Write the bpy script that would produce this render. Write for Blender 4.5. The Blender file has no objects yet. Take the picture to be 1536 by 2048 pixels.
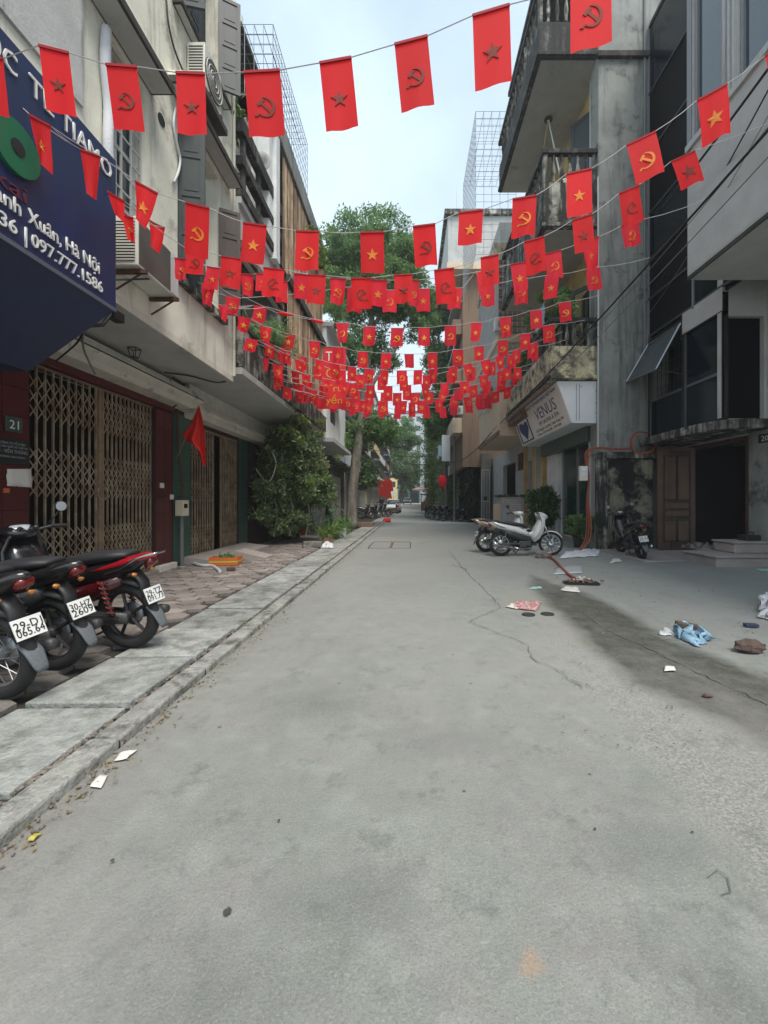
import bpy, math, random
import numpy as np
from mathutils import Vector, Matrix, noise as mnoise
random.seed(7); np.random.seed(7)
S = bpy.context.scene
R = math.radians
PI = math.pi

# ------------------------------------------------------------------ camera, sky, sun, exposure
F, CX, CY, H = 840.0, 820.0, 1003.0, 1.3       # focal length in photo pixels, vanishing point, eye height
cam = bpy.data.cameras.new('camera'); camo = bpy.data.objects.new('camera', cam)
S.collection.objects.link(camo); S.camera = camo
camo.location = (0, 0, H); camo.rotation_euler = (PI/2, 0, 0)
cam.sensor_fit = 'HORIZONTAL'; cam.sensor_width = 36; cam.lens = F/1536*36
cam.shift_x = -(CX-768)/1536; cam.shift_y = -(1024-CY)/1536
cam.clip_start = .05; cam.clip_end = 2000
SUN_EL, SUN_AZ = R(62), R(150)
wd = bpy.data.worlds.new('World'); S.world = wd; wd.use_nodes = True
nt = wd.node_tree; nt.nodes.clear()
def N(t, ty, **k):
    n = t.nodes.new(ty)
    for a, b in k.items(): setattr(n, a, b)
    return n
out = N(nt, 'ShaderNodeOutputWorld'); bg = N(nt, 'ShaderNodeBackground'); bg.inputs[1].default_value = .1
sky = N(nt, 'ShaderNodeTexSky', sky_type='NISHITA', sun_disc=False, sun_elevation=SUN_EL, sun_rotation=SUN_AZ)
sky.air_density = 1.2; sky.dust_density = 4.0; sky.ozone_density = 2
tc = N(nt, 'ShaderNodeTexCoord'); sp = N(nt, 'ShaderNodeSeparateXYZ'); nt.links.new(tc.outputs['Generated'], sp.inputs[0])
rp = N(nt, 'ShaderNodeValToRGB'); nt.links.new(sp.outputs[2], rp.inputs[0])
rp.color_ramp.elements[0].position = 0.02; rp.color_ramp.elements[0].color = (.90, .97, 1.0, 1)
rp.color_ramp.elements[1].position = .85; rp.color_ramp.elements[1].color = (.52, .66, .80, 1)
e = rp.color_ramp.elements.new(.42); e.color = (.66, .81, .92, 1)
sc = N(nt, 'ShaderNodeVectorMath', operation='SCALE'); nt.links.new(rp.outputs[0], sc.inputs[0])
ns = N(nt, 'ShaderNodeTexNoise'); ns.inputs['Scale'].default_value = 2.2; ns.inputs['Detail'].default_value = 5
nt.links.new(tc.outputs['Generated'], ns.inputs['Vector'])
mr = N(nt, 'ShaderNodeMapRange'); nt.links.new(ns.outputs[0], mr.inputs[0])
mr.inputs[1].default_value = .35; mr.inputs[2].default_value = .7; mr.inputs[3].default_value = .86; mr.inputs[4].default_value = 1.0
cm = N(nt, 'ShaderNodeMapRange'); nt.links.new(ns.outputs[0], cm.inputs[0]); cm.inputs[1].default_value = .3; cm.inputs[2].default_value = .72; cm.inputs[3].default_value = 3.5; cm.inputs[4].default_value = 5.4
nt.links.new(cm.outputs[0], sc.inputs['Scale'])
mx = N(nt, 'ShaderNodeMix', data_type='RGBA'); nt.links.new(mr.outputs[0], mx.inputs[0])
nt.links.new(sky.outputs[0], mx.inputs[6]); nt.links.new(sc.outputs[0], mx.inputs[7])
nt.links.new(mx.outputs[2], bg.inputs[0]); nt.links.new(bg.outputs[0], out.inputs[0])
sl = bpy.data.lights.new('sun', 'SUN'); sl.energy = 1.5; sl.angle = R(28); sl.color = (1, .94, .85)
so = bpy.data.objects.new('sun', sl); S.collection.objects.link(so)
so.rotation_euler = Vector((math.sin(SUN_AZ)*math.cos(SUN_EL), math.cos(SUN_AZ)*math.cos(SUN_EL), math.sin(SUN_EL))).to_track_quat('Z', 'Y').to_euler()
S.view_settings.view_transform = 'Standard'; S.view_settings.look = 'None'
S.view_settings.exposure = 1.55; S.view_settings.gamma = 1
S.render.engine = 'CYCLES'

# ------------------------------------------------------------------ projection: photo pixel -> point of the place
def P(px, py, Y): return Vector(((px-CX)*Y/F, Y, H-(py-CY)*Y/F))
def G(px, py, z=0.0): return P(px, py, (H-z)*F/(py-CY))
def WX(px, py, X): return P(px, py, X*F/(px-CX))

# ------------------------------------------------------------------ materials
MATS = {}
def mat(name, col, rough=.8, metal=0., col2=None, ns=2.5, lo=.35, hi=.68, grain=.0, gs=60., streak=None, sk=(.5, .72), bump=0., bs=30.,
        trans=0., coat=0., obj=False, rnd=0., emis=None, spec=.5, dirt=None, dk=(.56, .72), ds=1.3):
    if name in MATS: return MATS[name]
    m = bpy.data.materials.new(name); m.use_nodes = True; t = m.node_tree; L = t.links.new
    b = t.nodes['Principled BSDF']; b.inputs['Roughness'].default_value = rough; b.inputs['Metallic'].default_value = metal
    b.inputs['Specular IOR Level'].default_value = spec
    if coat: b.inputs['Coat Weight'].default_value = coat
    if obj: src = N(t, 'ShaderNodeTexCoord').outputs['Object']
    else: src = N(t, 'ShaderNodeNewGeometry').outputs['Position']
    def nz(scale, det=5, stretch=None, rg=.6):
        v = src
        if stretch:
            mp = N(t, 'ShaderNodeVectorMath', operation='MULTIPLY'); mp.inputs[1].default_value = stretch; L(v, mp.inputs[0]); v = mp.outputs[0]
        n = N(t, 'ShaderNodeTexNoise'); n.inputs['Scale'].default_value = scale; n.inputs['Detail'].default_value = det
        n.inputs['Roughness'].default_value = rg
        L(v, n.inputs['Vector']); return n.outputs[0]
    def ramp(s, a, c, x=0., y=1.):
        r = N(t, 'ShaderNodeMapRange'); r.inputs[1].default_value = a; r.inputs[2].default_value = c
        r.inputs[3].default_value = x; r.inputs[4].default_value = y; L(s, r.inputs[0]); return r.outputs[0]
    def mix(f, a, c):
        x = N(t, 'ShaderNodeMix', data_type='RGBA'); L(f, x.inputs[0])
        for i, v in ((6, a), (7, c)):
            if isinstance(v, tuple): x.inputs[i].default_value = (*v, 1)
            else: L(v, x.inputs[i])
        return x.outputs[2]
    c = None
    if col2: c = mix(ramp(nz(ns, 7), lo, hi), col, col2)
    if streak: c = mix(ramp(nz(1.0, 8, (5., 5., .45), .7), *sk), c or col, streak)
    if dirt: c = mix(ramp(nz(ds, 9, None, .72), *dk), c or col, dirt)
    if grain:
        g = ramp(nz(gs, 3), .3, .7, 1-grain, 1+grain)
        v = N(t, 'ShaderNodeVectorMath', operation='SCALE'); L(g, v.inputs['Scale'])
        if c is None: v.inputs[0].default_value = col
        else: L(c, v.inputs[0])
        c = v.outputs[0]
    if rnd:
        oi = N(t, 'ShaderNodeObjectInfo'); g = ramp(oi.outputs['Random'], 0, 1, 1-rnd, 1+rnd); v = N(t, 'ShaderNodeVectorMath', operation='SCALE'); L(g, v.inputs['Scale'])
        if c is None: v.inputs[0].default_value = col
        else: L(c, v.inputs[0])
        c = v.outputs[0]
    if c is None: b.inputs['Base Color'].default_value = (*col, 1)
    else: L(c, b.inputs['Base Color'])
    if bump:
        bn = N(t, 'ShaderNodeBump'); bn.inputs['Strength'].default_value = bump; bn.inputs['Distance'].default_value = .02
        L(nz(bs, 6), bn.inputs['Height']); L(bn.outputs[0], b.inputs['Normal'])
    if trans:
        o = t.nodes['Material Output']; tr = N(t, 'ShaderNodeBsdfTranslucent'); ms = N(t, 'ShaderNodeMixShader'); ms.inputs[0].default_value = trans
        if c is None: tr.inputs[0].default_value = (*col, 1)
        else: L(c, tr.inputs[0])
        L(b.outputs[0], ms.inputs[1]); L(tr.outputs[0], ms.inputs[2]); L(ms.outputs[0], o.inputs[0])
    if emis: b.inputs['Emission Color'].default_value = (*emis, 1); b.inputs['Emission Strength'].default_value = 1
    MATS[name] = m; return m
def M(n): return MATS[n]
mat('cream_plaster', (.70, .67, .57), .9, col2=(.55, .53, .46), streak=(.17, .16, .13), sk=(.56, .85), dirt=(.24, .22, .17), dk=(.58, .8), grain=.06, bump=.25)
mat('upper_plaster', (.78, .765, .65), .9, col2=(.66, .645, .55), streak=(.22, .2, .16), sk=(.54, .78), dirt=(.26, .24, .19), dk=(.57, .72), grain=.05, bump=.2)
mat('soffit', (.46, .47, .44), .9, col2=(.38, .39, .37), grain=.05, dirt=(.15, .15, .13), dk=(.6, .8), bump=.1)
mat('grey_concrete', (.30, .31, .295), .9, col2=(.195, .205, .195), ns=1.4, streak=(.09, .094, .09), sk=(.50, .70), dirt=(.08, .083, .08), dk=(.55, .66), grain=.08, bump=.35)
mat('dark_concrete', (.15, .148, .135), .92, col2=(.05, .05, .045), streak=(.014, .014, .013), sk=(.38, .56), dirt=(.02, .02, .018), dk=(.44, .56), ds=2.5, grain=.12, bump=.5)
mat('mould_concrete', (.48, .47, .41), .95, col2=(.1, .1, .085), ns=3, streak=(.03, .03, .026), sk=(.42, .57), dirt=(.022, .022, .02), dk=(.46, .58), ds=2.4, grain=.15, bump=.6)
mat('moss_wall', (.28, .26, .19), .95, col2=(.16, .15, .12), ns=2, streak=(.04, .04, .035), sk=(.5, .66), dirt=(.012, .012, .012), dk=(.46, .56), ds=1.1, grain=.15, bump=.6)
mat('ochre', (.62, .46, .17), .9, col2=(.38, .29, .13), streak=(.15, .12, .07), sk=(.55, .8), grain=.06)
mat('ochre_stained', (.66, .59, .39), .93, col2=(.3, .27, .19), dirt=(.07, .07, .055), dk=(.47, .6), ds=2.6, streak=(.05, .05, .04), sk=(.52, .7), grain=.1, bump=.4)
mat('peach_plaster', (.68, .55, .39), .9, col2=(.58, .48, .35), streak=(.15, .12, .09), sk=(.58, .85), grain=.05)
mat('brown_boards', (.22, .14, .095), .85, col2=(.2, .14, .095), streak=(.07, .05, .04), sk=(.5, .8), grain=.15)
mat('white_wall', (.78, .80, .80), .85, col2=(.62, .65, .65), streak=(.2, .21, .2), sk=(.58, .85), grain=.04)
mat('grey_wall', (.52, .53, .52), .9, col2=(.42, .43, .42), streak=(.12, .12, .115), sk=(.55, .8), grain=.06, bump=.2)
mat('overhang_wall', (.50, .485, .47), .88, col2=(.43, .415, .40), streak=(.1, .1, .1), sk=(.66, .9), grain=.09, gs=90, bump=.2)
mat('side_panel', (.70, .74, .76), .6, col2=(.64, .68, .70), grain=.03)
mat('red_tile', (.085, .013, .013), .35, col2=(.06, .01, .01), grain=.12)
mat('tile_joint', (.035, .015, .014), .9)
mat('green_tile', (.04, .095, .075), .35, col2=(.03, .07, .055), grain=.1)
mat('gate_metal', (.42, .35, .24), .6, col2=(.19, .12, .075), ns=5, metal=.3, grain=.12)
mat('gate_rust', (.34, .23, .14), .65, col2=(.2, .15, .10), ns=7, metal=.2, grain=.15)
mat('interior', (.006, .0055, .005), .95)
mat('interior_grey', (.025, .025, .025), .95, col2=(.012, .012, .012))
mat('roller_box', (.60, .58, .50), .7, col2=(.48, .47, .40), dirt=(.12, .11, .08), dk=(.55, .7), ds=3, grain=.06)
mat('navy', (.008, .020, .085), .5, col2=(.012, .022, .065), streak=(.03, .035, .06), sk=(.55, .85), grain=.08)
mat('letter_white', (.72, .72, .70), .5)
mat('letter_side', (.09, .1, .13), .6)
mat('logo_green', (.012, .13, .06), .35)
mat('black', (.012, .012, .012), .5)
mat('rubber', (.018, .018, .019), .82, grain=.2, obj=True)
mat('black_paint', (.007, .007, .009), .22, coat=.5, col2=(.02, .019, .018), ns=4, obj=True)
mat('black_plastic', (.02, .02, .022), .5)
mat('seat_vinyl', (.022, .022, .025), .55, bump=.1, bs=200, obj=True)
mat('red_paint', (.30, .006, .012), .16, coat=.8)
mat('maroon_paint', (.05, .004, .006), .2, coat=.6)
mat('white_paint', (.60, .61, .60), .3, coat=.3)
mat('champagne_paint', (.46, .37, .29), .3, coat=.5, metal=.2)
mat('chrome', (.55, .56, .57), .22, metal=1.)
mat('steel', (.33, .34, .35), .4, metal=.8)
mat('engine_grey', (.07, .07, .07), .5, metal=.5, grain=.3, obj=True)
mat('spring_red', (.20, .01, .008), .4)
mat('lens_red', (.12, .004, .004), .15, coat=.6)
mat('lens_amber', (.45, .17, .03), .2, coat=.5)
mat('lens_clear', (.45, .47, .5), .08, coat=1.)
mat('mudflap', (.10, .11, .12), .7, obj=True, grain=.2)
mat('plate_white', (.72, .72, .70), .4)
mat('plate_ink', (.015, .015, .015), .6)
mat('eyebrow_dark', (.055, .045, .038), .85, col2=(.03, .026, .022), grain=.12)
mat('shutter_green', (.040, .052, .055), .55, col2=(.028, .036, .038), grain=.08)
mat('shutter_brown', (.055, .035, .03), .6, col2=(.035, .022, .019), grain=.1)
mat('window_frame', (.22, .23, .24), .5)
mat('steel_white', (.45, .46, .45), .5)
mat('glass_dark', (.006, .010, .016), .12, spec=.35)
mat('glass_black', (.003, .003, .004), .45, spec=.12)
mat('glass_blue', (.035, .055, .065), .06, spec=.9)
mat('glass_green', (.018, .045, .036), .15, spec=.5)
mat('ac_white', (.68, .68, .62), .55, col2=(.52, .52, .47), grain=.04)
mat('ac_dark', (.10, .095, .08), .6, col2=(.07, .065, .055))
mat('pvc_white', (.52, .54, .55), .5)
mat('pipe_grey', (.16, .17, .17), .5)
mat('cable_black', (.008, .008, .008), .6)
mat('string', (.45, .42, .42), .8)
mat('rust', (.10, .045, .025), .85, col2=(.05, .03, .02), ns=8)
mat('bamboo', (.56, .43, .28), .8, col2=(.32, .20, .12), ns=3, streak=(.12, .07, .045), sk=(.46, .62), grain=.25, rnd=.45)
mat('bamboo_dark', (.10, .06, .035), .9)
mat('flag_red', (.86, .014, .020), .75, trans=.5, rnd=.10)
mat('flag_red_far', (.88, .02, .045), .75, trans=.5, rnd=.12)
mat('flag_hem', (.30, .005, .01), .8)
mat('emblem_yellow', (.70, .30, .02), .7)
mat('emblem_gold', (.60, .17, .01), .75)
mat('emblem_backlit', (.17, .018, .008), .8)  # yellow emblem against the light, its darkening put into the colour
mat('door_wood', (.12, .07, .047), .55, col2=(.08, .047, .032), streak=(.03, .018, .012), sk=(.5, .8), grain=.15)
mat('lacquer_red', (.30, .012, .012), .45)
mat('hose_red', (.30, .055, .035), .5, col2=(.22, .06, .04), ns=8)
mat('hose_orange', (.36, .13, .05), .5)
mat('cloth_white', (.62, .63, .66), .9, bump=.4, bs=40)
mat('plastic_sheet', (.50, .53, .54), .25)
mat('bag_blue', (.22, .38, .52), .4, col2=(.3, .46, .58), ns=25)
mat('brick_red', (.12, .075, .06), .95, col2=(.07, .05, .04), ns=20, grain=.2, bump=.6)
mat('rock', (.22, .19, .16), .95, col2=(.12, .1, .09), ns=12, grain=.2, bump=.6)
mat('paper', (.62, .60, .55), .8)
mat('paper_red', (.36, .12, .12), .8, col2=(.5, .38, .36), ns=30, lo=.45, hi=.55)
mat('paper_teal', (.30, .48, .44), .7)
mat('navy_box', (.03, .04, .08), .6)
mat('crate_orange', (.55, .13, .03), .5); mat('crate_yellow', (.55, .38, .06), .5)
mat('terracotta', (.30, .15, .09), .85, col2=(.4, .28, .2), ns=6, grain=.1)
mat('pot_dark', (.03, .03, .032), .6)
mat('pot_red', (.30, .03, .02), .5)
mat('leaf_dark', (.045, .095, .035), .5, col2=(.10, .18, .06), ns=3, lo=.38, hi=.62, trans=.25)
mat('leaf_mid', (.09, .19, .065), .5, col2=(.22, .36, .13), ns=2.5, lo=.38, hi=.6, trans=.5)
mat('leaf_light', (.10, .17, .03), .5, col2=(.17, .25, .06), ns=6, trans=.35)
mat('leaf_bush', (.085, .14, .055), .45, col2=(.27, .33, .15), ns=3, lo=.42, hi=.66, trans=.25)
mat('leaf_vine', (.02, .03, .018), .5, col2=(.035, .05, .028), ns=5, trans=.15)
mat('leaf_broad', (.07, .15, .07), .4, trans=.3)
mat('leaf_yellow', (.42, .36, .06), .7)
mat('bark', (.26, .24, .2), .95, col2=(.15, .135, .115), ns=7, streak=(.05, .045, .04), sk=(.5, .7), grain=.2, bump=.8, bs=18)
mat('slab_stone', (.225, .235, .222), .9, col2=(.36, .37, .35), ns=9, lo=.33, hi=.67, dirt=(.13, .14, .12), dk=(.48, .64), ds=4, grain=.14, gs=90, bump=.8, bs=35, rnd=.16)
mat('kerb_stone', (.22, .22, .2), .92, col2=(.36, .36, .33), ns=9, dirt=(.07, .07, .06), dk=(.5, .65), ds=5, grain=.15, gs=90, bump=.8, rnd=.12)
mat('paver_pink', (.265, .225, .205), .92, col2=(.20, .18, .165), ns=2.5, dirt=(.1, .085, .075), dk=(.52, .7), ds=4, grain=.14, gs=70, bump=.5, rnd=.22)
mat('paver_grey', (.19, .17, .155), .92, col2=(.13, .12, .11), ns=5, dirt=(.07, .065, .06), dk=(.5, .68), ds=4, grain=.14, gs=70, bump=.5)
mat('soil_joint', (.035, .032, .027), .98, grain=.2)
mat('step_stone', (.36, .32, .30), .85, col2=(.29, .255, .235), grain=.08, bump=.2)
mat('venus_blue', (.01, .05, .20), .5); mat('venus_face', (.86, .86, .82), .5, col2=(.80, .80, .76), grain=.03)
mat('ink_dark', (.03, .03, .035), .7)
mat('ink_grey', (.30, .33, .33), .6)
mat('plaque_black', (.015, .017, .017), .4)
mat('meter_box', (.62, .62, .58), .6)
mat('meter_cream', (.58, .53, .40), .6, grain=.06)
mat('skin', (.42, .25, .17), .6); mat('shirt_tan', (.25, .12, .07), .85); mat('trouser_dark', (.03, .03, .035), .9); mat('hair', (.012, .01, .009), .7)
mat('car_white', (.55, .56, .56), .25, coat=.5); mat('car_glass', (.02, .025, .03), .1)
mat('far_yellow', (.75, .60, .28), .9, col2=(.66, .52, .26)); mat('far_blue', (.52, .60, .62), .9, col2=(.44, .50, .52)); mat('far_dark', (.1, .1, .1), .9, col2=(.16, .15, .14))
mat('teal_metal', (.06, .15, .14), .6)
mat('asphalt_stain', (.05, .05, .047), .9)

# ------------------------------------------------------------------ mesh builders
col = S.collection
class MB:
    def __init__(s): s.v = []; s.f = []
    def add(s, vs, fs):
        n = len(s.v); s.v += [tuple(v) for v in vs]; s.f += [tuple(i+n for i in f) for f in fs]; return s
    def box(s, x0, x1, y0, y1, z0, z1, M4=None):
        vs = [(x, y, z) for z in (z0, z1) for x, y in ((x0, y0), (x1, y0), (x1, y1), (x0, y1))]
        if M4: vs = [M4 @ Vector(v) for v in vs]
        return s.add(vs, [(3, 2, 1, 0), (4, 5, 6, 7), (0, 1, 5, 4), (1, 2, 6, 5), (2, 3, 7, 6), (3, 0, 4, 7)])
    def bar(s, a, b, r, n=6, r2=None):
        return s.tube([a, b], r, n, r2)
    def tube(s, pts, r, n=6, r2=None):
        pts = [Vector(p) for p in pts]; k = len(pts)
        ov = (pts[-1]-pts[0]); up = Vector((1, 0, 0)) if ov.length > 0 and abs(ov.normalized().z) > .75 else Vector((0, 0, 1)); rings = []
        for i, p in enumerate(pts):
            d = (pts[min(i+1, k-1)]-pts[max(i-1, 0)])
            if d.length < 1e-9: d = Vector((0, 0, 1))
            d.normalize()
            a = d.cross(up)
            if a.length < .05: a = d.cross(Vector((0, 1, 0)))
            a.normalize(); b = d.cross(a)
            rr = r[i] if isinstance(r, (list, tuple)) else (r if r2 is None else r+(r2-r)*i/(k-1))
            rings.append([p+a*math.cos(2*PI*j/n)*rr+b*math.sin(2*PI*j/n)*rr for j in range(n)])
        vs = [v for q in rings for v in q]
        fs = [(i*n+j, i*n+(j+1) % n, (i+1)*n+(j+1) % n, (i+1)*n+j) for i in range(k-1) for j in range(n)]
        fs += [tuple(range(n))[::-1], tuple((k-1)*n+j for j in range(n))]
        return s.add(vs, fs)
    def strip(s, a, b, w, t, nrm=(0, 1, 0)):      # flat bar from a to b, width w, thickness t along nrm
        a, b, n = Vector(a), Vector(b), Vector(nrm).normalized(); d = (b-a).normalized(); c = d.cross(n).normalized()*w/2; n = n*t/2
        vs = [a-c-n, a+c-n, a+c+n, a-c+n, b-c-n, b+c-n, b+c+n, b-c+n]
        return s.add(vs, [(3, 2, 1, 0), (4, 5, 6, 7), (0, 1, 5, 4), (1, 2, 6, 5), (2, 3, 7, 6), (3, 0, 4, 7)])
    def prism(s, poly, a, b):                     # poly: list of Vectors, extruded by vectors a..b
        a, b = Vector(a), Vector(b); n = len(poly)
        vs = [Vector(p)+a for p in poly]+[Vector(p)+b for p in poly]
        return s.add(vs, [tuple(range(n)), tuple(range(2*n-1, n-1, -1))]+[(i, (i+1) % n, n+(i+1) % n, n+i)[::-1] for i in range(n)])
    def lathe(s, prof, c=(0, 0, 0), n=12, ax='z'):
        c = Vector(c); vs = []
        for r, z in prof:
            for j in range(n):
                t = 2*PI*j/n; x, y = r*math.cos(t), r*math.sin(t)
                vs.append(c+(Vector((x, y, z)) if ax == 'z' else Vector((x, z, y)) if ax == 'y' else Vector((z, x, y))))
        k = len(prof)
        fs = [(i*n+j, i*n+(j+1) % n, (i+1)*n+(j+1) % n, (i+1)*n+j) for i in range(k-1) for j in range(n)]
        fs += [tuple(range(n))[::-1], tuple((k-1)*n+j for j in range(n))]
        return s.add(vs, fs)
    def loft(s, path, n=12, cap=True, e=2.6):           # path of (x, z, half width y, half thickness) : body along x-z with rounded sections
        k = len(path); vs = []
        for i, (x, z, wy, wt) in enumerate(path):
            x0, z0 = path[max(i-1, 0)][:2]; x1, z1 = path[min(i+1, k-1)][:2]
            d = Vector((x1-x0, 0, z1-z0)).normalized(); nn = Vector((-d.z, 0, d.x))
            for j in range(n):
                t = 2*PI*j/n; cy, sy = math.cos(t), math.sin(t)
                cy = math.copysign(abs(cy)**(2/e), cy); sy = math.copysign(abs(sy)**(2/e), sy)
                p = Vector((x, 0, z))+nn*sy*wt; p.y = cy*wy; vs.append(p)
        fs = [(i*n+j, (i+1)*n+j, (i+1)*n+(j+1) % n, i*n+(j+1) % n) for i in range(k-1) for j in range(n)]
        if cap: fs += [tuple(range(n)), tuple((k-1)*n+j for j in range(n))[::-1]]
        return s.add(vs, fs)
    def torus(s, c, R_, r, n=28, m=8, ax='y', flat=1.):
        c = Vector(c); vs = []
        for i in range(n):
            t = 2*PI*i/n
            for j in range(m):
                q = 2*PI*j/m; rr = R_+r*math.cos(q); h = r*math.sin(q)*flat
                x, y = rr*math.cos(t), rr*math.sin(t)
                vs.append(c+(Vector((x, h, y)) if ax == 'y' else Vector((x, y, h)) if ax == 'z' else Vector((h, x, y))))
        return s.add(vs, [(i*m+j, ((i+1) % n)*m+j, ((i+1) % n)*m+(j+1) % m, i*m+(j+1) % m) for i in range(n) for j in range(m)])
    def mesh(s, name, m, smooth=False):
        me = bpy.data.meshes.new(name); me.from_pydata(s.v, [], s.f); me.materials.append(m if not isinstance(m, str) else M(m))
        if smooth: me.polygons.foreach_set('use_smooth', [True]*len(me.polygons))
        me.update(); return me
    def build(s, name, m, parent=None, smooth=False, stuff=False, bevel=0, label=None):
        o = bpy.data.objects.new(name, s.mesh(name, m, smooth)); col.objects.link(o)
        if parent: adopt(o, parent)
        if stuff: o['kind'] = 'stuff'
        if label: o['label'] = label
        if bevel:
            b = o.modifiers.new('bevel', 'BEVEL'); b.width = bevel; b.segments = 2; b.limit_method = 'ANGLE'
        return o
def wmat(o):
    m = Matrix.Translation(o.location) @ o.rotation_euler.to_matrix().to_4x4()
    return (wmat(o.parent) @ o.matrix_parent_inverse @ m) if o.parent else m
def adopt(o, p):
    o.parent = p; o.matrix_parent_inverse = wmat(p).inverted()
def thing(name, label, cat, loc=(0, 0, 0), group=None):
    o = bpy.data.objects.new(name, None); col.objects.link(o); o.location = loc; o.empty_display_size = .2
    o['label'] = label; o['category'] = cat
    if group: o['group'] = group
    return o
def tag(o, label, cat, group=None):
    o['label'] = label; o['category'] = cat
    if group: o['group'] = group
    return o
def struct(o): o['kind'] = 'structure'; return o
def copy_tree(o, parent=None, loc=None, rot=None):
    c = o.copy(); col.objects.link(c)
    if parent: c.parent = parent
    if loc is not None: c.location = loc
    if rot is not None: c.rotation_euler = rot
    for ch in list(o.children): copy_tree(ch, c)
    return c
def wall(axis, c0, c1, u0, u1, z0, z1, holes=()):
    """wall slab between c0..c1 along `axis`, spanning u (other axis) and z, with real openings and reveals"""
    b = MB(); us = sorted({u0, u1, *[h[0] for h in holes], *[h[1] for h in holes]}); zs = sorted({z0, z1, *[h[2] for h in holes], *[h[3] for h in holes]})
    us = [u for u in us if u0 <= u <= u1]; zs = [z for z in zs if z0 <= z <= z1]
    def solid(i, j):
        if i < 0 or j < 0 or i >= len(us)-1 or j >= len(zs)-1: return False
        u, z = (us[i]+us[i+1])/2, (zs[j]+zs[j+1])/2
        return not any(h[0] < u < h[1] and h[2] < z < h[3] for h in holes)
    def V(c, u, z): return (c, u, z) if axis == 'x' else (u, c, z)
    for i in range(len(us)-1):
        for j in range(len(zs)-1):
            if not solid(i, j): continue
            a, c, p, q = us[i], us[i+1], zs[j], zs[j+1]
            b.add([V(c0, a, p), V(c0, c, p), V(c0, c, q), V(c0, a, q)], [(0, 1, 2, 3)])
            b.add([V(c1, a, p), V(c1, c, p), V(c1, c, q), V(c1, a, q)], [(3, 2, 1, 0)])
            for di, dj, e0, e1 in ((-1, 0, (a, p), (a, q)), (1, 0, (c, p), (c, q)), (0, -1, (a, p), (c, p)), (0, 1, (a, q), (c, q))):
                if not solid(i+di, j+dj): b.add([V(c0, *e0), V(c1, *e0), V(c1, *e1), V(c0, *e1)], [(0, 1, 2, 3)])
    return b
def text(s, m, parent, origin, xd, yd, height=None, width=None, ext=.004, name='lettering', align='LEFT', bold=0.0):
    cu = bpy.data.curves.new('t', 'FONT'); cu.body = s; cu.extrude = .5; cu.offset = bold; cu.align_x = 'LEFT'; cu.resolution_u = 2
    o = bpy.data.objects.new('t', cu); col.objects.link(o)
    dg = bpy.context.evaluated_depsgraph_get(); me = bpy.data.meshes.new_from_object(o.evaluated_get(dg))
    bpy.data.objects.remove(o); bpy.data.curves.remove(cu)
    n = len(me.vertices); a = np.empty(n*3, 'f'); me.vertices.foreach_get('co', a); a = a.reshape(-1, 3)
    x0, x1 = a[:, 0].min(), a[:, 0].max(); hh = .72
    sy = (height/hh) if height else (width/(x1-x0)); sx = (width/(x1-x0)) if width else sy
    a[:, 0] = (a[:, 0]-x0)*sx; wx = (x1-x0)*sx
    if align == 'CENTER': a[:, 0] -= wx/2
    if align == 'RIGHT': a[:, 0] -= wx
    a[:, 1] = (a[:, 1]-.36)*sy; a[:, 2] = a[:, 2]*ext
    xd, yd = Vector(xd).normalized(), Vector(yd).normalized(); zd = xd.cross(yd)
    Mx = np.array([xd, yd, zd]); w = a @ Mx + np.array(origin)
    me.vertices.foreach_set('co', w.astype('f').ravel()); me.materials.clear(); me.materials.append(M(m)); me.update(); me.name = name
    ob = bpy.data.objects.new(name, me); col.objects.link(ob)
    if parent: adopt(ob, parent)
    return ob
def leaves(name, pts, size, m, parent=None, aspect=2.2, droop=0., jitter=.4, up=.3):
    pts = np.asarray(pts, 'f'); n = len(pts)
    d = np.random.normal(size=(n, 3)); d[:, 2] -= droop; d /= np.linalg.norm(d, axis=1)[:, None]
    q = np.random.normal(size=(n, 3)); q[:, 2] += up; c = np.cross(d, q); c /= np.linalg.norm(c, axis=1)[:, None]
    nn = np.cross(d, c)
    s = size*np.random.uniform(1-jitter, 1+jitter, n)[:, None]
    v = np.empty((n, 4, 3), 'f'); w = s/aspect
    v[:, 0] = pts; v[:, 1] = pts+d*s*.5+c*w*.5+nn*s*.08; v[:, 2] = pts+d*s; v[:, 3] = pts+d*s*.5-c*w*.5+nn*s*.08
    me = bpy.data.meshes.new(name); me.vertices.add(n*4); me.vertices.foreach_set('co', v.ravel())
    me.loops.add(n*4); me.loops.foreach_set('vertex_index', np.arange(n*4)); me.polygons.add(n)
    me.polygons.foreach_set('loop_start', np.arange(n)*4); me.polygons.foreach_set('loop_total', np.full(n, 4))
    me.materials.append(M(m) if isinstance(m, str) else m); me.update(); me.validate()
    o = bpy.data.objects.new(name, me); col.objects.link(o)
    if parent: adopt(o, parent)
    return o
def blob_pts(n, c, r, clumps=30, cr=.3, shell=.5):
    """points gathered in clumps inside an ellipsoid"""
    c = np.array(c); r = np.array(r)
    k = np.random.normal(size=(clumps, 3)); k /= np.linalg.norm(k, axis=1)[:, None]; k *= np.random.uniform(shell, 1, clumps)[:, None]
    cc = c+k*r; i = np.random.randint(0, clumps, n)
    d = np.random.normal(size=(n, 3)); d /= np.linalg.norm(d, axis=1)[:, None]; d *= (np.random.uniform(0, 1, n)**.45)[:, None]
    return cc[i]+d*cr*np.random.uniform(.6, 1.3, clumps)[i][:, None]*np.array([1, 1, .75])

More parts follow.
